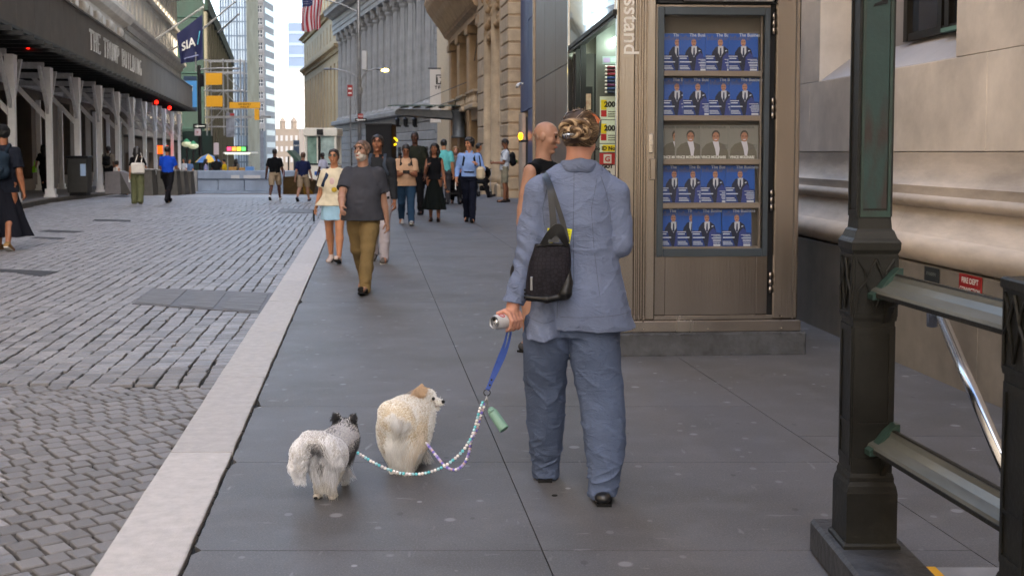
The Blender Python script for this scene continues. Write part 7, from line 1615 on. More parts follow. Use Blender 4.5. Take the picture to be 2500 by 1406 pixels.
T.chain([sh['R'], sh['R']*.5+el['R']*.5, el['R']], [.068, .062, .058], .02); fo = (wr2['R']-el['R']); fo /= np.linalg.norm(fo); T.cone(el['R'], wr2['R']+fo*.05, .058, .048, .012, clip=(wr2['R']-fo*.01, fo))
# folds: deep diagonal sweeps on the back, tight creases in the bent sleeve, fine crumple everywhere
bk = lambda x, y, z: (np.abs(x-.02) < .25)*1.0
T.ripple(.009, (7, 7, 2.4), 3, mask=lambda x, y, z: np.clip((1.35-z)/.4, 0, 1), dirn=lambda x, y, z: (x+z*.42, y, z))
T.ripple(.0045, (6, 6, 12), 7, ridge=True, mask=lambda x, y, z: (x > -.17)*.8*np.clip((1.42-z)/.1, 0, 1), dirn=lambda x, y, z: (x, y, z+x*.12))
T.ripple(.008, (10, 10, 30), 5, mask=lambda x, y, z: (x < -.13)*np.clip((1.33-z)/.1, 0, 1), dirn=lambda x, y, z: (x, y, z+x*.9))
T.ripple(.007, (10, 10, 24), 8, mask=lambda x, y, z: (x > .15)*np.clip(1-np.abs(z-1.2)/.14, 0, 1), dirn=lambda x, y, z: (x, y, z-x*.8))
T.ripple(.005, (9, 9, 4), 12, ridge=True, dirn=lambda x, y, z: (x+z*.5, y, z), mask=lambda x, y, z: np.clip((1.38-z)/.3, 0, 1)); T.ripple(.0026, (14, 14, 9), 13, ridge=True, dirn=lambda x, y, z: (x-z*.7, y, z+x*.3)); T.ripple(.0014, (24, 24, 30), 2, ridge=True)
# back vent
va, vb = W(1368, 735), W(1366, 830)
T.cone(va+(0, -.17, 0), vb+(0, -.16, 0), .001, .006, .004, cut=True, sc=(1, 8, 1))
T.cone(W(1410, 385), W(1412, 400), .057, .06, .004, cut=True)
jm = T.mesh('jacket', LIN); put('jacket', jm, wm)
from mathutils.bvhtree import BVHTree
cov = np.empty(len(jm.vertices)*3, 'f4'); jm.vertices.foreach_get('co', cov); bvh = BVHTree.FromPolygons([tuple(c) for c in cov.reshape(-1, 3).tolist()], [tuple(p.vertices) for p in jm.polygons])
def seam(pix, name='seam', r=.0013, m=None, off=.0):
    pts = []
    for (u0_, v0_), (u1_, v1_) in zip(pix[:-1], pix[1:]):
        for f in np.linspace(0, 1, 9)[:-1]:
            q_ = W(u0_*(1-f)+u1_*f, v0_*(1-f)+v1_*f, -.4); hit = bvh.ray_cast(Vector(tuple(q_)), Vector((0, 1, 0)))
            if hit[0]: pts.append(np.array(hit[0])+(0, -off, 0))
    if len(pts) > 2: part(name, MB().tube(pts, r, 5), m or LINS, wm, True)
LINS = flat('linen_seam', '#3d4554', .9)
seam([(1412, 425), (1408, 560), (1410, 735)]); seam([(1352, 432), (1341, 470), (1330, 520), (1336, 570)]); seam([(1482, 434), (1494, 470), (1505, 520), (1508, 560)])
seam([(1370, 735), (1367, 770), (1366, 806)]); seam([(1374, 797), (1450, 796), (1520, 793), (1558, 790)], r=.0009); seam([(1290, 800), (1330, 812), (1360, 806)], r=.0009); seam([(1250, 735), (1285, 748)], r=.0009); seam([(1472, 440), (1455, 520), (1462, 620), (1478, 760)], r=.0009)
cl = MB(); n = 22
pts = []
for i in range(n+1):
    a = math.pi*1.0 + math.pi*i/n; pts.append(W(1413, 402) + (.072*math.cos(a), .068*math.sin(a)+.005, .012*abs(math.cos(a))*-1+.006))
co = SDF((-.25, -.2, 1.35), (.25, .2, 1.62), .004)
for i in range(len(pts)-1): co.cone(pts[i], pts[i+1], .0135, None, .004, sc=(1, 1, 1.7))
for i in range(2, len(pts)-3): co.cone(pts[i]+(0, -.008, -.012), pts[i+1]+(0, -.008, -.012), .012, None, .006, sc=(1, 1, 1.9))
co.ripple(.002, (40, 40, 40), 3); put('collar', co.mesh('collar', LIN), wm)
for i in range(3): part('cuff_button', MB().ball(tuple(W(1282, 708+i*9, -.075)), .006, 8), DARK, wm, True)
# trousers
T = SDF(lo, hi, .0038)
def lsec(v, u0, u1, dy, ry): a, b = W(u0, v, dy), W(u1, v, dy); return (a[2], (a[0]+b[0])/2, a[1], (b[0]-a[0])/2, ry)
T.loft([lsec(1164, 1299, 1364, .27, .07), lsec(1140, 1298, 1366, .26, .072), lsec(1090, 1291, 1371, .22, .08), lsec(1000, 1283, 1379, .16, .085), lsec(900, 1278, 1386, .08, .1), lsec(830, 1279, 1392, .02, .115), lsec(770, 1284, 1400, 0, .12)], .012)
T.loft([lsec(1207, 1436, 1509, -.08, .07), lsec(1180, 1436, 1513, -.08, .072), lsec(1110, 1430, 1526, -.06, .085), lsec(1000, 1414, 1526, -.01, .088), lsec(900, 1397, 1520, .01, .1), lsec(830, 1388, 1516, .01, .118), lsec(770, 1384, 1512, .01, .12)], .012)
T.loft([lsec(815, 1290, 1512, .02, .12), lsec(760, 1295, 1508, 0, .12), lsec(700, 1310, 1500, 0, .11)], .02)
T.ripple(.009, (7, 7, 3.0), 4, dirn=lambda x, y, z: (x+z*.35, y, z))
T.ripple(.007, (9, 9, 14), 9, mask=lambda x, y, z: np.clip(1-np.abs(z-.45)/.3, 0, 1), dirn=lambda x, y, z: (x, y, z+x*.75))
T.ripple(.008, (10, 10, 26), 6, ridge=True, mask=lambda x, y, z: np.clip(1-np.abs(z-.12)/.16, 0, 1), dirn=lambda x, y, z: (x, y, z-x*.4))
T.ripple(.0055, (8, 8, 5), 14, ridge=True, dirn=lambda x, y, z: (x+z*.6, y, z)); T.ripple(.0038, (9, 9, 15), 15, ridge=True, dirn=lambda x, y, z: (x, y, z+x*.7)); T.ripple(.0014, (22, 22, 26), 2, ridge=True)
for (c_, dy_, v_) in (((1299+1364)/2, 0.27, 1164), ((1436+1509)/2, -.08, 1207)): q_ = W(c_, v_, dy_); T.ell(q_, (.052, .052, .03), .006, cut=True)
put('trousers', T.mesh('trousers', LIN2), wm)
hmm = MB()
for s, pp in (('L', (W(1330, 1170, .27), .031*2)), ('R', (W(1472, 1216, -.1), .036*2))):
    c, r_ = pp
    T = SDF(c-.16, c+.2, .0045)
    if s == 'R': T.chain([c+(-.005, -.075, .025), c+(-.005, .02, .0), c+(0, .15, -.01)], [.031, .034, .028], .02, sc=(1.2, 1.1, .8)); T.plane((0, 0, .012), (0, 0, -1))
    else: T.chain([c+(0, -.03, .012), c+(0, .05, .01), c+(0, .17, .008)], [.034, .034, .028], .02, sc=(1.1, 1, 1)); T.plane((0, 0, .008), (0, 0, -1))
    put('shoe', T.mesh('shoe', mat('black_leather', '#0e0f12', .35, spec=.6)), wm)
    so = MB(); cz = .0; so.prism([(c[0]+x_, c[1]+y_, .001) for x_, y_ in ((-.032, -.085), (.032, -.085), (.04, 0), (.045, .1), (.03, .18), (-.03, .18), (-.045, .1), (-.04, 0))], .014); part('sole', so, DARK, wm)
# ---- hair pinned up
hb = np.array(hc) + (0, 0, .012); ax_ = np.array((.083, .102, .1)); bun = W(1402, 323, -.085)
T = SDF(hc-.22, hc+.22, .0045)
T.ell(hb, ax_*.96, .01); T.plane(hb+(.03, .055, 0), (.5, .82, -.28)); T.plane(hb+(0, 0, -.075), (.0, .55, -.83))
T.ell(bun, (.066, .04, .05), .015)
UNDER = mat('hair_under', '#3d2c1d', .6, var=.3, scale=20, bump=.003, bscale=40); put('hair_base', T.mesh('hair', UNDER), wm)
HM = fur_mat('blond_hair', .38); rs = np.random.RandomState(5); N = 9000; seg = 9
a = rs.uniform(0, 2*math.pi, N); low = rs.uniform(-.1, 1, N)
st = np.c_[np.cos(a), np.sin(a), np.zeros(N)]                      # starting round the hairline, ending at the knot
z0 = np.where(st[:, 1] > 0, .1 + .5*rs.rand(N)*(st[:, 1]), -.72 + .55*rs.rand(N)); rr = np.sqrt(np.maximum(.05, 1-z0**2)); d0 = np.c_[st[:, 0]*rr, st[:, 1]*rr, z0]
keep = ~((d0[:, 1] > .62) | ((d0[:, 0] > .55) & (d0[:, 1] > .35) & (d0[:, 2] < .2))); d0 = d0[keep]; n = len(d0)
e0 = (bun-hb)/ax_; e0 = e0/np.linalg.norm(e0); t = np.linspace(0, 1, seg)
ja = rs.uniform(0, 2*math.pi, n); end = e0[None] + np.c_[np.cos(ja)*.35, np.zeros(n), np.sin(ja)*.3]; pts = d0[:, None, :]*(1-t)[None, :, None] + end[:, None, :]*t[None, :, None]
pts /= np.linalg.norm(pts, axis=2, keepdims=True); wob = rs.randn(n, 1, 3)*.025*np.sin(t*3.1)[None, :, None]; pts = (pts*(1.0+.04*rs.rand(n, 1, 1)) + wob)*ax_ + hb
pts += np.sin(t*math.pi)[None, :, None]*(.006*rs.rand(n, 1, 1))
base = np.array((.17, .105, .06)); lgt = np.array((.44, .31, .185)); drk = np.array((.055, .034, .02)); ph = np.sin(np.arctan2(d0[:, 2], d0[:, 0])*11+1)+rs.randn(n)*.5
cols = np.where((ph > .7)[:, None], lgt, np.where((ph < -.6)[:, None], drk, base))*rs.uniform(.75, 1.2, (n, 1)); cols = np.where(((d0[:, 2] < -.35) & (d0[:, 0] < .5))[:, None], cols*.62, cols)
curves('hair_strands', pts, cols, HM, wm, .0009, .6)
# knot: thick twisted locks
P2, C2 = [], []
for k, (ox, oz, ra, rb, tw, y0) in enumerate(((-.026, .02, .034, .024, 1, 0), (.022, .024, .036, .022, -1, .004), (.034, -.008, .026, .022, 1, .006), (-.005, -.0, .024, .018, -1, -.016), (-.036, -.008, .024, .022, 1, .004), (.004, .036, .05, .014, 1, .012), (.05, .02, .02, .03, -1, .02))):
    for i in range(230):
        ph = rs.rand()*6.28; tt = np.linspace(0, 4.2+rs.rand()*1.5, 12)+k*1.1; off = .011*np.sqrt(rs.rand())
        c = bun + (ox, y0-.03, oz); roll = ph+tt*1.6
        q = np.c_[c[0]+(ra+off*np.cos(roll))*np.cos(tw*tt), c[1]+off*np.sin(roll)*1.3-.006*np.sin(tt), c[2]+(rb+off*np.cos(roll))*np.sin(tw*tt)]; P2.append(q)
        C2.append((lgt if (math.sin(ph*2+k) > .35) else base if rs.rand() > .3 else drk*1.4)*rs.uniform(.75, 1.2))
curves('hair_knot', np.array(P2), np.array(C2), HM, wm, .0011, .7)
fl_ = rs.uniform(0, 6.28, 90); r0 = np.c_[np.cos(fl_)*.9, -np.abs(np.sin(fl_))*.5, np.sin(fl_)*.9]; r0 = r0[r0[:, 2] > -.6]
strands('flyaway_hair', r0*ax_+hb, r0/np.linalg.norm(r0, axis=1, keepdims=True), rs.uniform(.01, .035, len(r0)), np.tile(lgt, (len(r0), 1)), HM, wm, r=.0004, curl=.006)
cp = W(1388, 331, -.135); g_ = MB()
for i in range(5): g_.tube([tuple(cp + (-.022+i*.011, .0, .012)), tuple(cp + (-.02+i*.011, -.012, .0)), tuple(cp + (-.018+i*.01, 0, -.014))], .003, 6)
g_.tube([tuple(cp+(-.028, -.006, .003)), tuple(cp+(.0, -.018, .004)), tuple(cp+(.028, -.006, .006))], .005, 8); part('hair_clip', g_, mat('silver_clip', '#c5cdd8', .18, metal=1), wm, True)
# sunglasses pushed up on the head
sg = MB(); arc = [W(1376, 290, -.04), W(1384, 277, -.02), W(1408, 270, -.01), W(1440, 272, .0), W(1465, 290, .01)]
sg.tube(arc, .0035, 8); sg.tube([W(1467, 294, .01), W(1465, 330, .0), W(1452, 350, -.01)], .003, 6)
q = thing('sunglasses', 'tortoiseshell sunglasses pushed up on the head of the woman in linen', 'sunglasses', tuple(WO)); part('frame', sg, mat('tortoise', '#2a1710', .2, spec=.7), q, True)
ln = MB(); ln.prism([tuple(W(u, v, -.02)) for u, v in ((1436, 275), (1454, 280), (1466, 293), (1461, 303), (1440, 290))], .004, axis=(0, 1, 0)); part('lens', ln, mat('amber_lens', '#a34a10', .1, spec=.8), q)
# the phone she looks at
q = thing('phone', 'dark phone held up in front of the woman in linen, edge showing at her shoulder', 'phone', tuple(WO + wr2['R'] + (-.03, .1, .06))); part('phone_body', MB().box(-.075, .075, -.004, .004, -.037, .037, c=.004), DARK, q)
# can
can = MB(); L_ = np.linalg.norm(can_a-can_b)+.012
M = Matrix.Translation(tuple(WO+can_b-cax*.006)) @ Vector(tuple(cax)).to_track_quat('Z', 'Y').to_matrix().to_4x4()
q = thing('drink_can', 'open silver drink can with a red mark held in the left hand of the woman', 'can', M.translation); q.rotation_euler = M.to_euler()
ALU = mat('aluminium', '#b9bcc2', .25, metal=.95); part('can_body', MB().lathe([(.026, 0), (.0325, .008), (.0325, L_-.012), (.028, L_-.001), (.0285, L_+.001), (.0265, L_+.001), (.0262, L_-.004), (.001, L_-.004)], n=28), [mat('can_paint', '#c9c9cb', .35, metal=.3)], q, True)
part('can_lid', MB().lathe([(.0262, L_-.0035), (.001, L_-.0034)], n=28), ALU, q, True); part('can_rim', MB().tube([(.0272*math.cos(a), .0272*math.sin(a), L_) for a in np.linspace(0, 6.2832, 29)], .0018, 6, cap=False), ALU, q, True)
part('can_mouth', MB().lathe([(.0075, 0), (.0075, .0008)], (-.003, .013, L_-.003), 14), DARK, q); part('ring_pull', MB().tube([(.006*math.cos(a), -.006+.009*math.sin(a), L_-.001) for a in np.linspace(0, 6.28, 16)], .0014, 6, cap=False), ALU, q, True)
rm = MB(); 
for a in np.linspace(-.6, .6, 9)[:-1]:
    pass
ring = [(.0329*math.cos(A_), .0329*math.sin(A_), L_-.034+.013*math.sin(B_)) for A_, B_ in [((1.2+.42*math.cos(b)), b) for b in np.linspace(0, 6.28, 18)]]
part('red_mark', MB().tube(ring, .0022, 6, cap=False), flat('can_red', '#b3161e', .4), q)
for s_ in (2.6, 4.0): part('red_mark', MB().tube([(.0329*math.cos(s_+.3*math.cos(b)), .0329*math.sin(s_+.3*math.cos(b)), L_-.034+.013*math.sin(b)) for b in np.linspace(0, 6.28, 18)], .0022, 6, cap=False), MATS['can_red'], q)
part('ring', MB().tube([tuple(can_pt(.010, 5, .0435) + np.array((.011*math.cos(b), 0, .011*math.sin(b)))) for b in np.linspace(0, 6.28, 14)], .0016, 6, cap=False), MATS['gold'], wm, True)
# shoulder bag with straps
bagt = thing('shoulder_bag', 'black patterned shoulder bag with leather straps, yellow papers showing, hanging from her left shoulder', 'bag', tuple(WO)); BL = mat('bag_leather', '#08090c', .42, spec=.35, bump=.0006, bscale=200)
T = SDF(W(1340, 660, -.17)-.2, W(1340, 660, -.17)+.22, .0045); z = lambda v: W(1340, v, -.17)[2]; bx = lambda u: W(u, 660, -.17)[0]; by = WO[1]*0 + W(1340, 660, -.17)[1]
T.loft([(z(732), (bx(1283)+bx(1388))/2, by, (bx(1388)-bx(1283))/2, .055), (z(700), (bx(1284)+bx(1392))/2, by, (bx(1392)-bx(1284))/2, .06), (z(640), (bx(1294)+bx(1393))/2, by, (bx(1393)-bx(1294))/2, .05), (z(596), (bx(1308)+bx(1392))/2, by, (bx(1392)-bx(1308))/2, .028)], .01, e=3.2)
T.ripple(.003, (14, 14, 14), 3)
BP = mat('bag_fabric', '#26242a', .7, spec=.15, var=.12, scale=3, bump=.0005, bscale=200)
n_ = BP.node_tree.nodes; L2 = BP.node_tree.links; ck = n_.new('ShaderNodeTexVoronoi'); ck.inputs['Scale'].default_value = 58; ck.feature = 'DISTANCE_TO_EDGE'; ck.inputs['Randomness'].default_value = .55; tc = n_.new('ShaderNodeTexCoord'); L2.new(tc.outputs['Object'], ck.inputs['Vector'])
rmp = n_.new('ShaderNodeMapRange'); rmp.inputs['From Max'].default_value = .16; L2.new(ck.outputs[0], rmp.inputs['Value']); mxx = n_.new('ShaderNodeMix'); mxx.data_type = 'RGBA'; L2.new(rmp.outputs[0], mxx.inputs[0]); mxx.inputs[6].default_value = lin('#100f14'); mxx.inputs[7].default_value = lin('#1f1d24'); L2.new(mxx.outputs[2], n_['Principled BSDF'].inputs['Base Color'])
put('bag_body', T.mesh('bag', BP), bagt)
c1_ = MB(); base_pts = [W(u, v, -.232) for u, v in ((1290, 726), (1335, 733), (1386, 722), (1389, 700))]
T = SDF(W(1340, 700, -.2)-.22, W(1340, 700, -.2)+.2, .0045); T.chain([W(1288, 726, -.21), W(1335, 731, -.225), W(1382, 722, -.21)], [.012, .016, .016], .01); T.chain([W(1380, 715, -.215), W(1386, 690, -.2), W(1388, 650, -.19), W(1388, 605, -.18)], [.03, .022, .008, .006], .01); T.chain([W(1312, 600, -.2), W(1350, 597, -.203), W(1388, 600, -.195)], [.006, .007, .006], .004); put('leather_trim', T.mesh('trim', BL), bagt)
st1 = [W(1322, 592, -.2), W(1334, 545, -.165), W(1337, 500, -.15), W(1330, 455, -.12), W(1318, 428, -.05), W(1322, 425, .05)]
def ribbon(pts, w_, m, name, parent, th=.0035, nrm=(0, -1, 0)):
    pts = [np.array(p) for p in pts]; fine = []
    for i in range(len(pts)-1):
        p0, p1, p2, p3 = pts[max(i-1, 0)], pts[i], pts[i+1], pts[min(i+2, len(pts)-1)]
        for t_ in np.linspace(0, 1, 7)[:-1]: fine.append(.5*((2*p1)+(-p0+p2)*t_+(2*p0-5*p1+4*p2-p3)*t_**2+(-p0+3*p1-3*p2+p3)*t_**3))
    fine.append(pts[-1]); mb = MB(); nn = np.array(nrm, float); W_ = w_ if hasattr(w_, '__len__') else [w_, w_]
    for i, p in enumerate(fine):
        tdir = fine[min(i+1, len(fine)-1)]-fine[max(i-1, 0)]; sd_ = np.cross(tdir, nn); sd_ /= np.linalg.norm(sd_)+1e-9; ww = np.interp(i/(len(fine)-1), np.linspace(0, 1, len(W_)), W_)
        for a_, b_ in ((-1, -1), (1, -1), (1, 1), (-1, 1)): mb.v.append(tuple(p + sd_*ww/2*a_ + nn*th/2*b_))
    for i in range(len(fine)-1):
        for k in range(4): a_, b_ = i*4+k, i*4+(k+1) % 4; mb.f.append((a_, b_, b_+4, a_+4)); mb.m.append(0)
    mb.f += [(0, 1, 2, 3), tuple(range(len(mb.v)-4, len(mb.v)))]; mb.m += [0, 0]; o = part(name, mb, m, parent); return o
ribbon([W(1352, 592, -.215), W(1352, 555, -.2), W(1348, 510, -.185), W(1343, 465, -.16), W(1335, 435, -.1), W(1328, 424, -.02), W(1326, 425, .06)], [.05, .03, .026, .027, .026, .024], BL, 'strap', bagt, .006)
ribbon([W(1386, 592, -.2), W(1376, 550, -.185), W(1362, 505, -.172), W(1348, 462, -.15), W(1338, 436, -.09)], [.02, .022, .02, .018], BL, 'strap', bagt, .005)
ribbon([W(1325, 600, -.205), W(1345, 570, -.215), W(1362, 560, -.217), W(1372, 575, -.215), W(1385, 600, -.205)], [.03, .035, .05, .035, .02], BL, 'strap', bagt, .006)
part('buckle', MB().box(*sorted((bx(1294), bx(1300))), by-.062, by-.054, z(705), z(672), c=.002), mat('silver', '#9a9ca0', .3, metal=1), bagt)
for a_, b_, c_, dd in ((1333, 1350, 557, -.178), (1374, 1397, 557, -.183)):
    q = thing('paper_pad', f'bright yellow paper sticking out of the {"left" if a_ < 1350 else "right"} side of the black bag', 'paper', tuple(WO), 0, 'yellow papers in the bag'); mb = MB(); mb.prism([tuple(W(a_+2, 592, dd)), tuple(W(b_-6 if a_ > 1350 else b_, 594, dd)), tuple(W(b_, c_+3, dd)), tuple(W(a_+(4 if a_ < 1350 else 0), c_, dd))], .006, axis=(0, 1, 0)); part('sheet', mb, flat('paper_yellow', '#d6d414', .6), q)
    mb = MB()
    for i in range(3 if a_ > 1350 else 0): v_ = 564+i*7; mb.quad(W(a_+6, v_+1.6, dd-.002), W(b_-6, v_+1.6, dd-.002), W(b_-6, v_, dd-.002), W(a_+6, v_, dd-.002))
    if mb.f: part('print_lines', mb, flat('print_olive', '#8f8f20', .6), q)
q = thing('bottle', 'small white bottle cap peeking out of the black bag', 'bottle', tuple(WO)); c = W(1329, 594, -.175); part('cap', MB().lathe([(.011, -.03), (.011, .012), (.009, .016)], tuple(c), 12), WHITE, q, True)
q = thing('second_bag', 'black bag edge curving out behind her left arm', 'bag', tuple(WO)); T = SDF(W(1262, 670, .02)-.16, W(1262, 670, .02)+.16, .005); T.ell(W(1264, 668, .02), (.035, .07, .062), .01); T.ripple(.002, (20, 20, 20), 2); put('bag_body', T.mesh('bag2', BL), q); part('loop', MB().tube([W(1262, 640, .02), W(1268, 600, .03), W(1280, 560, .03)], .006, 6), BL, q)
q = thing('chewing_gum', 'small dark blot on the slab between her feet', 'gum', tuple(G(1354, 1209))); part('blot', MB().lathe([(.014, 0), (.012, .003), (.003, .004)], n=9), DARK, q)

# ------------------------------------------------------------------ leash, bag holder, beads
lt_ = thing('leash', 'blue strap leash splitting into two strings of pastel beads', 'leash', (0, 0, 0))
BLU = mat('strap_blue', '#35519e', .55, var=.1, scale=20); RY = 5.14
def D(u, v, y=RY): return P(u, v, y)
hpt = WO + can_pt(.035, -90, .05)
ribbon([D(1238, 812, 5.09), D(1232, 838, 5.1), D(1222, 868, 5.12), D(1210, 900), D(1196, 938), D(1189, 952)], [.008, .012, .02, .022, .02, .018], BLU, 'strap', lt_, .003)
ribbon([D(1247, 812, 5.08), D(1240, 842, 5.1), D(1228, 872, 5.12), D(1211, 908, 5.135), D(1195, 940, 5.138)], [.009, .012, .02, .02, .018], BLU, 'strap', lt_, .003)
ribbon([D(1238, 812, 5.09), D(1241, 800, 5.06), D(1247, 812, 5.08)], .01, BLU, 'strap', lt_, .003)
for u, v in ((1200, 927), (1196, 940)): part('rivet', MB().ball(tuple(D(u, v, 5.132)), .005, 8), BRZ, lt_, True)
part('ring', MB().tube([tuple(D(1189, 958)+np.array((.0145*math.cos(a), 0, .0145*math.sin(a)))) for a in np.linspace(0, 6.2832, 22)], .0022, 8, cap=False), BRZ, lt_, True)
part('clip', MB().tube([D(1188, 965), D(1187, 975), D(1189, 985), D(1186, 990), D(1184, 980), D(1188, 970)], .003, 8), mat('silver', '#9a9ca0', .3, metal=1), lt_, True)
part('clip', MB().tube([D(1189, 966), D(1191, 985), D(1190, 997), D(1195, 1000)], .002, 8), MATS['silver'], lt_, True)
hq = thing('bag_holder', 'sage green waste bag holder dangling from the leash ring', 'bag holder', tuple(D(1194, 998))); a_, b_ = D(1204, 1008)-D(1194, 998), D(1226, 1040, 5.11)-D(1194, 998); dv = (b_-a_)/np.linalg.norm(b_-a_)
SAGE = mat('sage_green', '#6f9285', .55, var=.06)
T = SDF(np.minimum(a_, b_)-.08, np.maximum(a_, b_)+.08, .003); T.cone(a_-dv*.02, b_+dv*.05, .0225, .0245, .004, clip=(b_+dv*.018, dv)); 
T.plane(a_-dv*.004, -dv); put('holder_body', T.mesh('holder', SAGE), hq)
T = SDF(np.minimum(a_, b_)-.08, np.maximum(a_, b_)+.08, .003); T.cone(a_-dv*.005, a_-dv*.014, .0235, .018, .004); T.plane(a_-dv*.005, dv); put('holder_cap', T.mesh('cap', SAGE), hq)
for o_ in (.012,): 
    rg = []; e1_ = np.cross(dv, (0, 1, 0)); e1_ /= np.linalg.norm(e1_); e2_ = np.cross(dv, e1_); c_ = b_+dv*.0185
    part('slot', MB().tube([tuple(c_+(e1_*math.cos(q_)+e2_*math.sin(q_))*.016) for q_ in np.linspace(0, 6.28, 16)], .0016, 6, cap=False), flat('sage_dark', '#4a665c'), hq)
def spline(pts, step):
    pts = [np.array(p) for p in pts]; fine = []
    for i in range(len(pts)-1):
        p0, p1, p2, p3 = pts[max(i-1, 0)], pts[i], pts[i+1], pts[min(i+2, len(pts)-1)]
        for t_ in np.linspace(0, 1, 40)[:-1]: fine.append(.5*((2*p1)+(-p0+p2)*t_+(2*p0-5*p1+4*p2-p3)*t_**2+(-p0+3*p1-3*p2+p3)*t_**3))
    out = [fine[0]]; acc = 0
    for a, b in zip(fine[:-1], fine[1:]):
        acc += np.linalg.norm(b-a)
        if acc >= step: out.append(b); acc = 0
    return out
bm = {c: MB().ball((0, 0, 0), .0076, 10).mesh('bead', mat('bead_'+c[1:], c, .28, var=.1, scale=90, spec=.6), True) for c in ('#5cb7c2', '#c9c4c8', '#7a6fc4', '#c9adb4', '#9fc9d4', '#b5a8d8', '#e0dcdc')}
lineA = [D(1178, 982), D(1170, 1003, 5.14), D(1162, 1035, 5.14), D(1150, 1068, 5.13), D(1128, 1102, 5.12), D(1090, 1134, 5.1), D(1048, 1152, 5.1), D(1005, 1157, 5.1), D(962, 1150, 5.12), D(915, 1130, 5.15), D(872, 1104, 5.2)]
lineB = [D(1184, 986, 5.15), D(1174, 1012, 5.16), D(1163, 1050, 5.17), D(1150, 1075, 5.18), D(1146, 1100, 5.2), D(1134, 1130, 5.22), D(1112, 1146, 5.25), D(1088, 1138, 5.3), D(1062, 1108, 5.38), D(1040, 1080, 5.45)]
pa = ['#5cb7c2', '#9fc9d4', '#e0dcdc', '#c9c4c8', '#5cb7c2', '#9fc9d4', '#e0dcdc', '#e0dcdc']; pb = ['#7a6fc4', '#b5a8d8', '#e0dcdc', '#7a6fc4', '#c9adb4', '#b5a8d8']
for ln_, pal in ((lineA, pa), (lineB, pb)):
    bp_ = spline(ln_, .0143 if ln_ is lineA else .0138)
    for i, p in enumerate(bp_): put('bead', bm[pal[i % len(pal)] if i > 8 or ln_ is lineA else pb[(i*2) % 6]], lt_, tuple(p))
    part('cord', MB().tube(bp_, .0015, 5), DARK, lt_)
# ------------------------------------------------------------------ the two dogs
FUR = fur_mat('dog_fur', .5)
def sample(me, n, lo_z, rs):
    co = np.empty(len(me.vertices)*3, 'f4'); me.vertices.foreach_get('co', co); co = co.reshape(-1, 3); no = np.empty(len(me.vertices)*3, 'f4'); me.vertices.foreach_get('normal', no); no = no.reshape(-1, 3)
    i = rs.choice(np.nonzero(co[:, 2] > lo_z)[0], n); return co[i] + rs.randn(n, 3)*.0015, no[i]
def fur(name, me, n, parent, lo_z, length, flow, colf, seed, r=.0012, curl=.006, droop=.6, lay=.55):
    rs = np.random.RandomState(seed); p, nn = sample(me, n, lo_z, rs); fl = flow(p, nn); fl = fl/np.linalg.norm(fl, axis=1, keepdims=True)
    cl = noise3(p[:, 0]*38, p[:, 1]*38, p[:, 2]*30)[:, None]; cl2 = noise3(p[:, 0]*30+9, p[:, 1]*30, p[:, 2]*24+4)[:, None]
    d = nn*(1-lay) + fl*lay + rs.randn(n, 3)*.07 + np.hstack([cl, cl2, cl*.3])*.34; d /= np.linalg.norm(d, axis=1, keepdims=True)
    L_ = length(p)*rs.uniform(.6, 1.1, n)*(1+.4*cl[:, 0]); c = colf(p, nn, rs)*rs.uniform(.8, 1.15, (n, 1)); return strands(name, p, d, L_, np.clip(c, 0, .85), FUR, parent, r=r, seg=6, droop=droop, curl=curl, flow=fl)
# --- grey and white one
g1 = G(789, 1222); D1 = np.array((g1[0], g1[1]+.0, 0)); d1 = thing('dog', 'small fluffy grey and white dog with black ears and a curled tail, seen from behind', 'dog', tuple(D1), R(-6))
def q1(u, v, y): p = P(u, v, D1[1]+y)-D1; c, s = math.cos(R(6)), math.sin(R(6)); return np.array((p[0]*c-p[1]*s, p[0]*s+p[1]*c, p[2]))
S = SDF((-.22, -.16, -.005), (.25, .42, .42), .004)
S.ell((0, .07, .19), (.098, .1, .085), .03); S.ell((.005, .045, .15), (.082, .06, .085), .03); S.ell((.005, .2, .195), (.092, .1, .085), .04); S.ell((.02, .28, .21), (.08, .07, .08), .03)
hd1 = np.array((.022, .315, .252)); S.ell(hd1, (.052, .055, .046), .03); S.cone(hd1+(0, .03, -.012), hd1+(-.005, .085, -.022), .024, .013, .02)
ears = [q1(806, 1030, .30), q1(846, 1034, .30)]
ears = [hd1+(-.032, -.008, .04), hd1+(.036, -.008, .036)]
for e_, g in zip(ears, (-1, 1)): S.cone(e_-(g*.004, 0, .012), e_+(g*.008, -.004, .022), .026, .016, .008, sc=(1.1, .5, 1)); S.ell(e_+(g*.004, -.014, .008), (.008, .008, .016), .004, cut=True)
for x, y in ((-.034, .045), (.034, .035)):
    S.chain([(x, y+.02, .17), (x*1.05, y+.03, .1), (x, y-.015, .055), (x, y-.005, .016)], [.04, .024, .014, .013], .015); S.ell((x, y+.014, .012), (.016, .024, .011), .01)
for x in (-.034, .036): S.chain([(x, .24, .16), (x, .245, .08), (x, .24, .014)], [.03, .018, .013], .015); S.ell((x, .255, .011), (.015, .022, .01), .008)
S.plane((0, 0, .001), (0, 0, -1))
PAW = mat('dog_skin_white', '#b0aeae', .7, var=.15, scale=30); b1 = S.mesh('dog_body', PAW); put('body', b1, d1)
PAWW = mat('paw_white', '#b5aea6', .8)
for x_ in (-.034, .036): part('paw', MB().ball((x_, .026, .013), (.019, .028, .013), 10), PAWW, d1, True)
part('paw_pad', MB().ball((-.034, .0, .012), (.01, .006, .006), 8), DARK, d1, True)
T = SDF((-.22, -.2, .05), (.2, .25, .42), .004); T.chain([(0, .0, .23), (-.005, -.03, .275), (-.045, -.045, .275), (-.085, -.045, .23), (-.1, -.04, .17), (-.088, -.035, .125)], [.03, .042, .045, .045, .038, .02], .02)
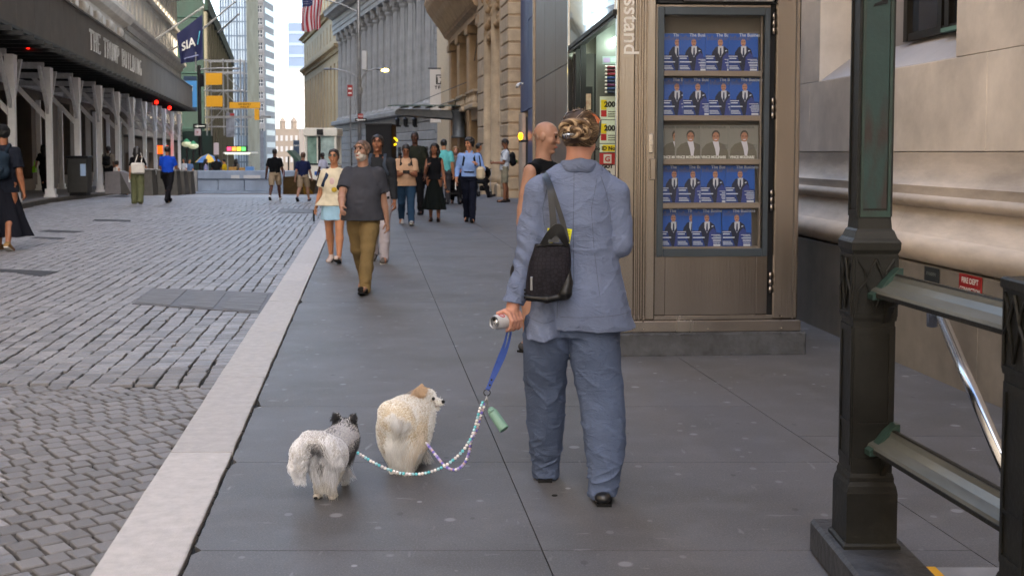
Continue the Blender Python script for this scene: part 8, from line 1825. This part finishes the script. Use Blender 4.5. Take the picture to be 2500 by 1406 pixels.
T.chain([(0, .0, .24), (.03, -.03, .26), (.055, -.03, .225)], [.03, .04, .036], .02)
tl = T.mesh('tail', PAW); put('tail', tl, d1)
for e_ in (-1, 1): pass
part('nose', MB().ball(tuple(hd1+(-.005, .095, -.02)), .008, 8), DARK, d1, True)
WH, GR_, DK, CRM_ = np.array((.6, .61, .65)), np.array((.2, .2, .22)), np.array((.03, .03, .034)), np.array((.52, .5, .47))
def col1(p, nn, rs):
    c = np.tile(WH, (len(p), 1)); m = (np.abs(p[:, 0]-.0) < .03+.03*noise3(p[:, 2]*20, p[:, 0]*9, p[:, 1]*9)) & (p[:, 2] > .16) & (p[:, 1] < .22); c[m] = GR_*.9
    m = (p[:, 0] > .02) & (p[:, 2] > .17) & (p[:, 1] > .1); c[m] = GR_*1.6
    m = (p[:, 1] > .22) & (p[:, 2] > .2); c[m] = GR_*1.9
    dd = np.minimum(np.linalg.norm(p-ears[0], axis=1), np.linalg.norm(p-ears[1], axis=1)); c[dd < .042] = DK; m = (dd >= .042) & (dd < .065) & (rs.rand(len(p)) < .6); c[m] = DK*2.5
    m = (p[:, 0] > .055) & (p[:, 1] > .1) & (p[:, 2] < .22); c[m] = DK*2.6
    m = (p[:, 0] < -.05) & (p[:, 2] < .15) & (p[:, 1] > .05); c[m] = GR_*1.4
    m = (p[:, 2] < .13) & (p[:, 1] < .1); c[m] = CRM_
    sp = (rs.rand(len(p)) < .08); c[sp] = c[sp]*.5; return c
fl1 = lambda p, nn: np.c_[nn[:, 0]*.5+np.sign(p[:, 0])*.15, np.where(p[:, 2] > .22, -.8, -.35), np.where(p[:, 2] > .22, -.3, -1.0)]
def len1(p):
    L_ = np.where(p[:, 2] < .06, .008, np.where(p[:, 2] < .1, .035, .066)); dd = np.minimum(np.linalg.norm(p-ears[0], axis=1), np.linalg.norm(p-ears[1], axis=1)); L_ = np.where(dd < .045, .028, L_); return np.where(np.linalg.norm(p-hd1, axis=1) < .06, np.minimum(L_, .026), L_)
fur('fur', b1, 36000, d1, .008, len1, fl1, col1, 1, lay=.6, curl=.004)
def colt(p, nn, rs):
    c = np.tile(WH*1.2, (len(p), 1)); m = (np.abs(p[:, 0]+.004) < .024) & (p[:, 2] < .28); c[m] = GR_*.7; m = (np.abs(p[:, 0]+.004) < .036) & (rs.rand(len(p)) < .3); c[m] = GR_*1.3; return c
fur('tail_fur', tl, 15000, d1, 0, lambda p: np.full(len(p), .05), lambda p, nn: np.c_[nn[:, 0]*.3+(p[:, 0] < -.0)*-.25+(p[:, 0] > .0)*.35, np.full(len(p), -.25), np.where(p[:, 2] > .27, -.35, -1.)], colt, 2, lay=.42)
# --- cream one
g2 = G(980, 1158); D2 = np.array((g2[0], g2[1], 0)); d2 = thing('dog', 'round fluffy cream dog looking to the right with its mouth open, seen from behind', 'dog', tuple(D2), R(-3))
S = SDF((-.24, -.2, -.005), (.3, .42, .46), .004)
S.ell((0, .07, .205), (.132, .12, .145), .03); S.ell((.0, .075, .135), (.112, .1, .1), .04); S.ell((.005, .15, .215), (.13, .12, .14), .04); S.ell((.05, .2, .25), (.09, .085, .09), .03)
hd2 = np.array((.085, .22, .325)); S.ell(hd2, (.058, .055, .052), .025); S.cone(hd2+(.035, -.006, -.01), hd2+(.086, -.024, -.016), .023, .012, .01); S.cone(hd2+(.035, -.004, -.03), hd2+(.068, -.014, -.045), .013, .009, .008)
e2 = [hd2+(-.024, -.026, .04), hd2+(-.012, .03, .042)]
for e_ in e2: S.cone(e_-(0, 0, .01), e_+(-.004, 0, .02), .014, .006, .008, sc=(1, .6, 1))
for x, y in ((-.045, .03), (.035, .02)):
    S.chain([(x, y+.02, .16), (x*1.02, y+.03, .09), (x, y-.01, .05), (x, y, .016)], [.045, .027, .017, .015], .015); S.ell((x, y+.018, .013), (.02, .028, .012), .01)
for x in (-.04, .05): S.chain([(x, .22, .16), (x, .225, .07), (x, .22, .014)], [.035, .02, .015], .015); S.ell((x, .235, .012), (.018, .025, .011), .008)
S.plane((0, 0, .001), (0, 0, -1))
b2 = S.mesh('dog_body', mat('dog_skin_cream', '#b3a58e', .7, var=.15, scale=30)); put('body', b2, d2)
mz = hd2+(.096, -.028, -.01); part('nose', MB().ball(tuple(mz), (.01, .011, .009), 10), DARK, d2, True)
part('tongue', MB().ball(tuple(hd2+(.062, -.018, -.032)), (.014, .007, .004), 8), flat('tongue_pink', '#a4505a', .4), d2, True); part('mouth', MB().ball(tuple(hd2+(.055, -.012, -.029)), (.02, .01, .006), 8), DARK, d2, True)
part('eye', MB().ball(tuple(hd2+(.05, -.044, .008)), .009, 10), mat('eye_black', '#08080a', .1), d2, True); part('eye', MB().ball(tuple(hd2+(.04, .03, .006)), .0075, 10), MATS['eye_black'], d2, True)
T = SDF((-.22, -.22, .05), (.22, .25, .46), .004); T.ell((-.03, .02, .3), (.085, .06, .06), .03); T.ell((-.01, -.02, .25), (.09, .045, .07), .05)
tl2 = T.mesh('tail', MATS['dog_skin_cream']); put('tail', tl2, d2)
CR1, CR2, TN = np.array((.71, .7, .68)), np.array((.56, .49, .41)), np.array((.48, .34, .22))
def col2(p, nn, rs):
    c = np.tile(CR1, (len(p), 1)); w_ = noise3(p[:, 0]*14, p[:, 1]*14, p[:, 2]*14); fz = np.clip((p[:, 0]-.0)/.1, 0, 1)*np.clip((.3-p[:, 2])/.08, 0, 1)*.7 + w_*.25; m = fz > rs.rand(len(p))*.9; c[m] = CR2*1.12
    dd = np.minimum(np.linalg.norm(p-e2[0], axis=1), np.linalg.norm(p-e2[1], axis=1)); c[dd < .045] = TN; m = (np.abs(p[:, 1]-hd2[1]) < .06) & (p[:, 0] > hd2[0]-.05) & (p[:, 0] < hd2[0]+.01) & (p[:, 2] > hd2[2]-.02); c[m] = TN*1.15; m = p[:, 0] > hd2[0]+.04; c[m] = CR1*1.1; m = p[:, 2] < .1; c[m] = CR1*.8; return c  # fur near the ground darkened, shade put into its colour
def len2(p):
    L_ = np.where(p[:, 2] < .035, .01, np.where(p[:, 2] < .09, .04, .09)); dh = np.linalg.norm(p-hd2, axis=1); L_ = np.where(dh < .062, .016, L_); return np.where(p[:, 0] > hd2[0]+.04, .005, L_)
fl2 = lambda p, nn: np.c_[nn[:, 0]*.45, np.where(p[:, 2] > .27, -.9, -.3), np.where(p[:, 2] > .27, -.25, -1.0)]
fur('fur', b2, 56000, d2, .006, len2, fl2, col2, 3, lay=.6, curl=.004)
fur('tail_fur', tl2, 17000, d2, 0, lambda p: np.full(len(p), .085), lambda p, nn: np.c_[nn[:, 0]*.7-.05, np.full(len(p), -.2), np.where(p[:, 2] > .33, -.1, -1.)], lambda p, nn, rs: np.tile(CR1*1.12, (len(p), 1)), 4, lay=.5, curl=.003)
for o in list(scene.objects):
    if o.type == 'MESH' and len(o.data.materials) == 0: print('NOMAT', o.name)
print('OBJECTS', len(scene.objects))
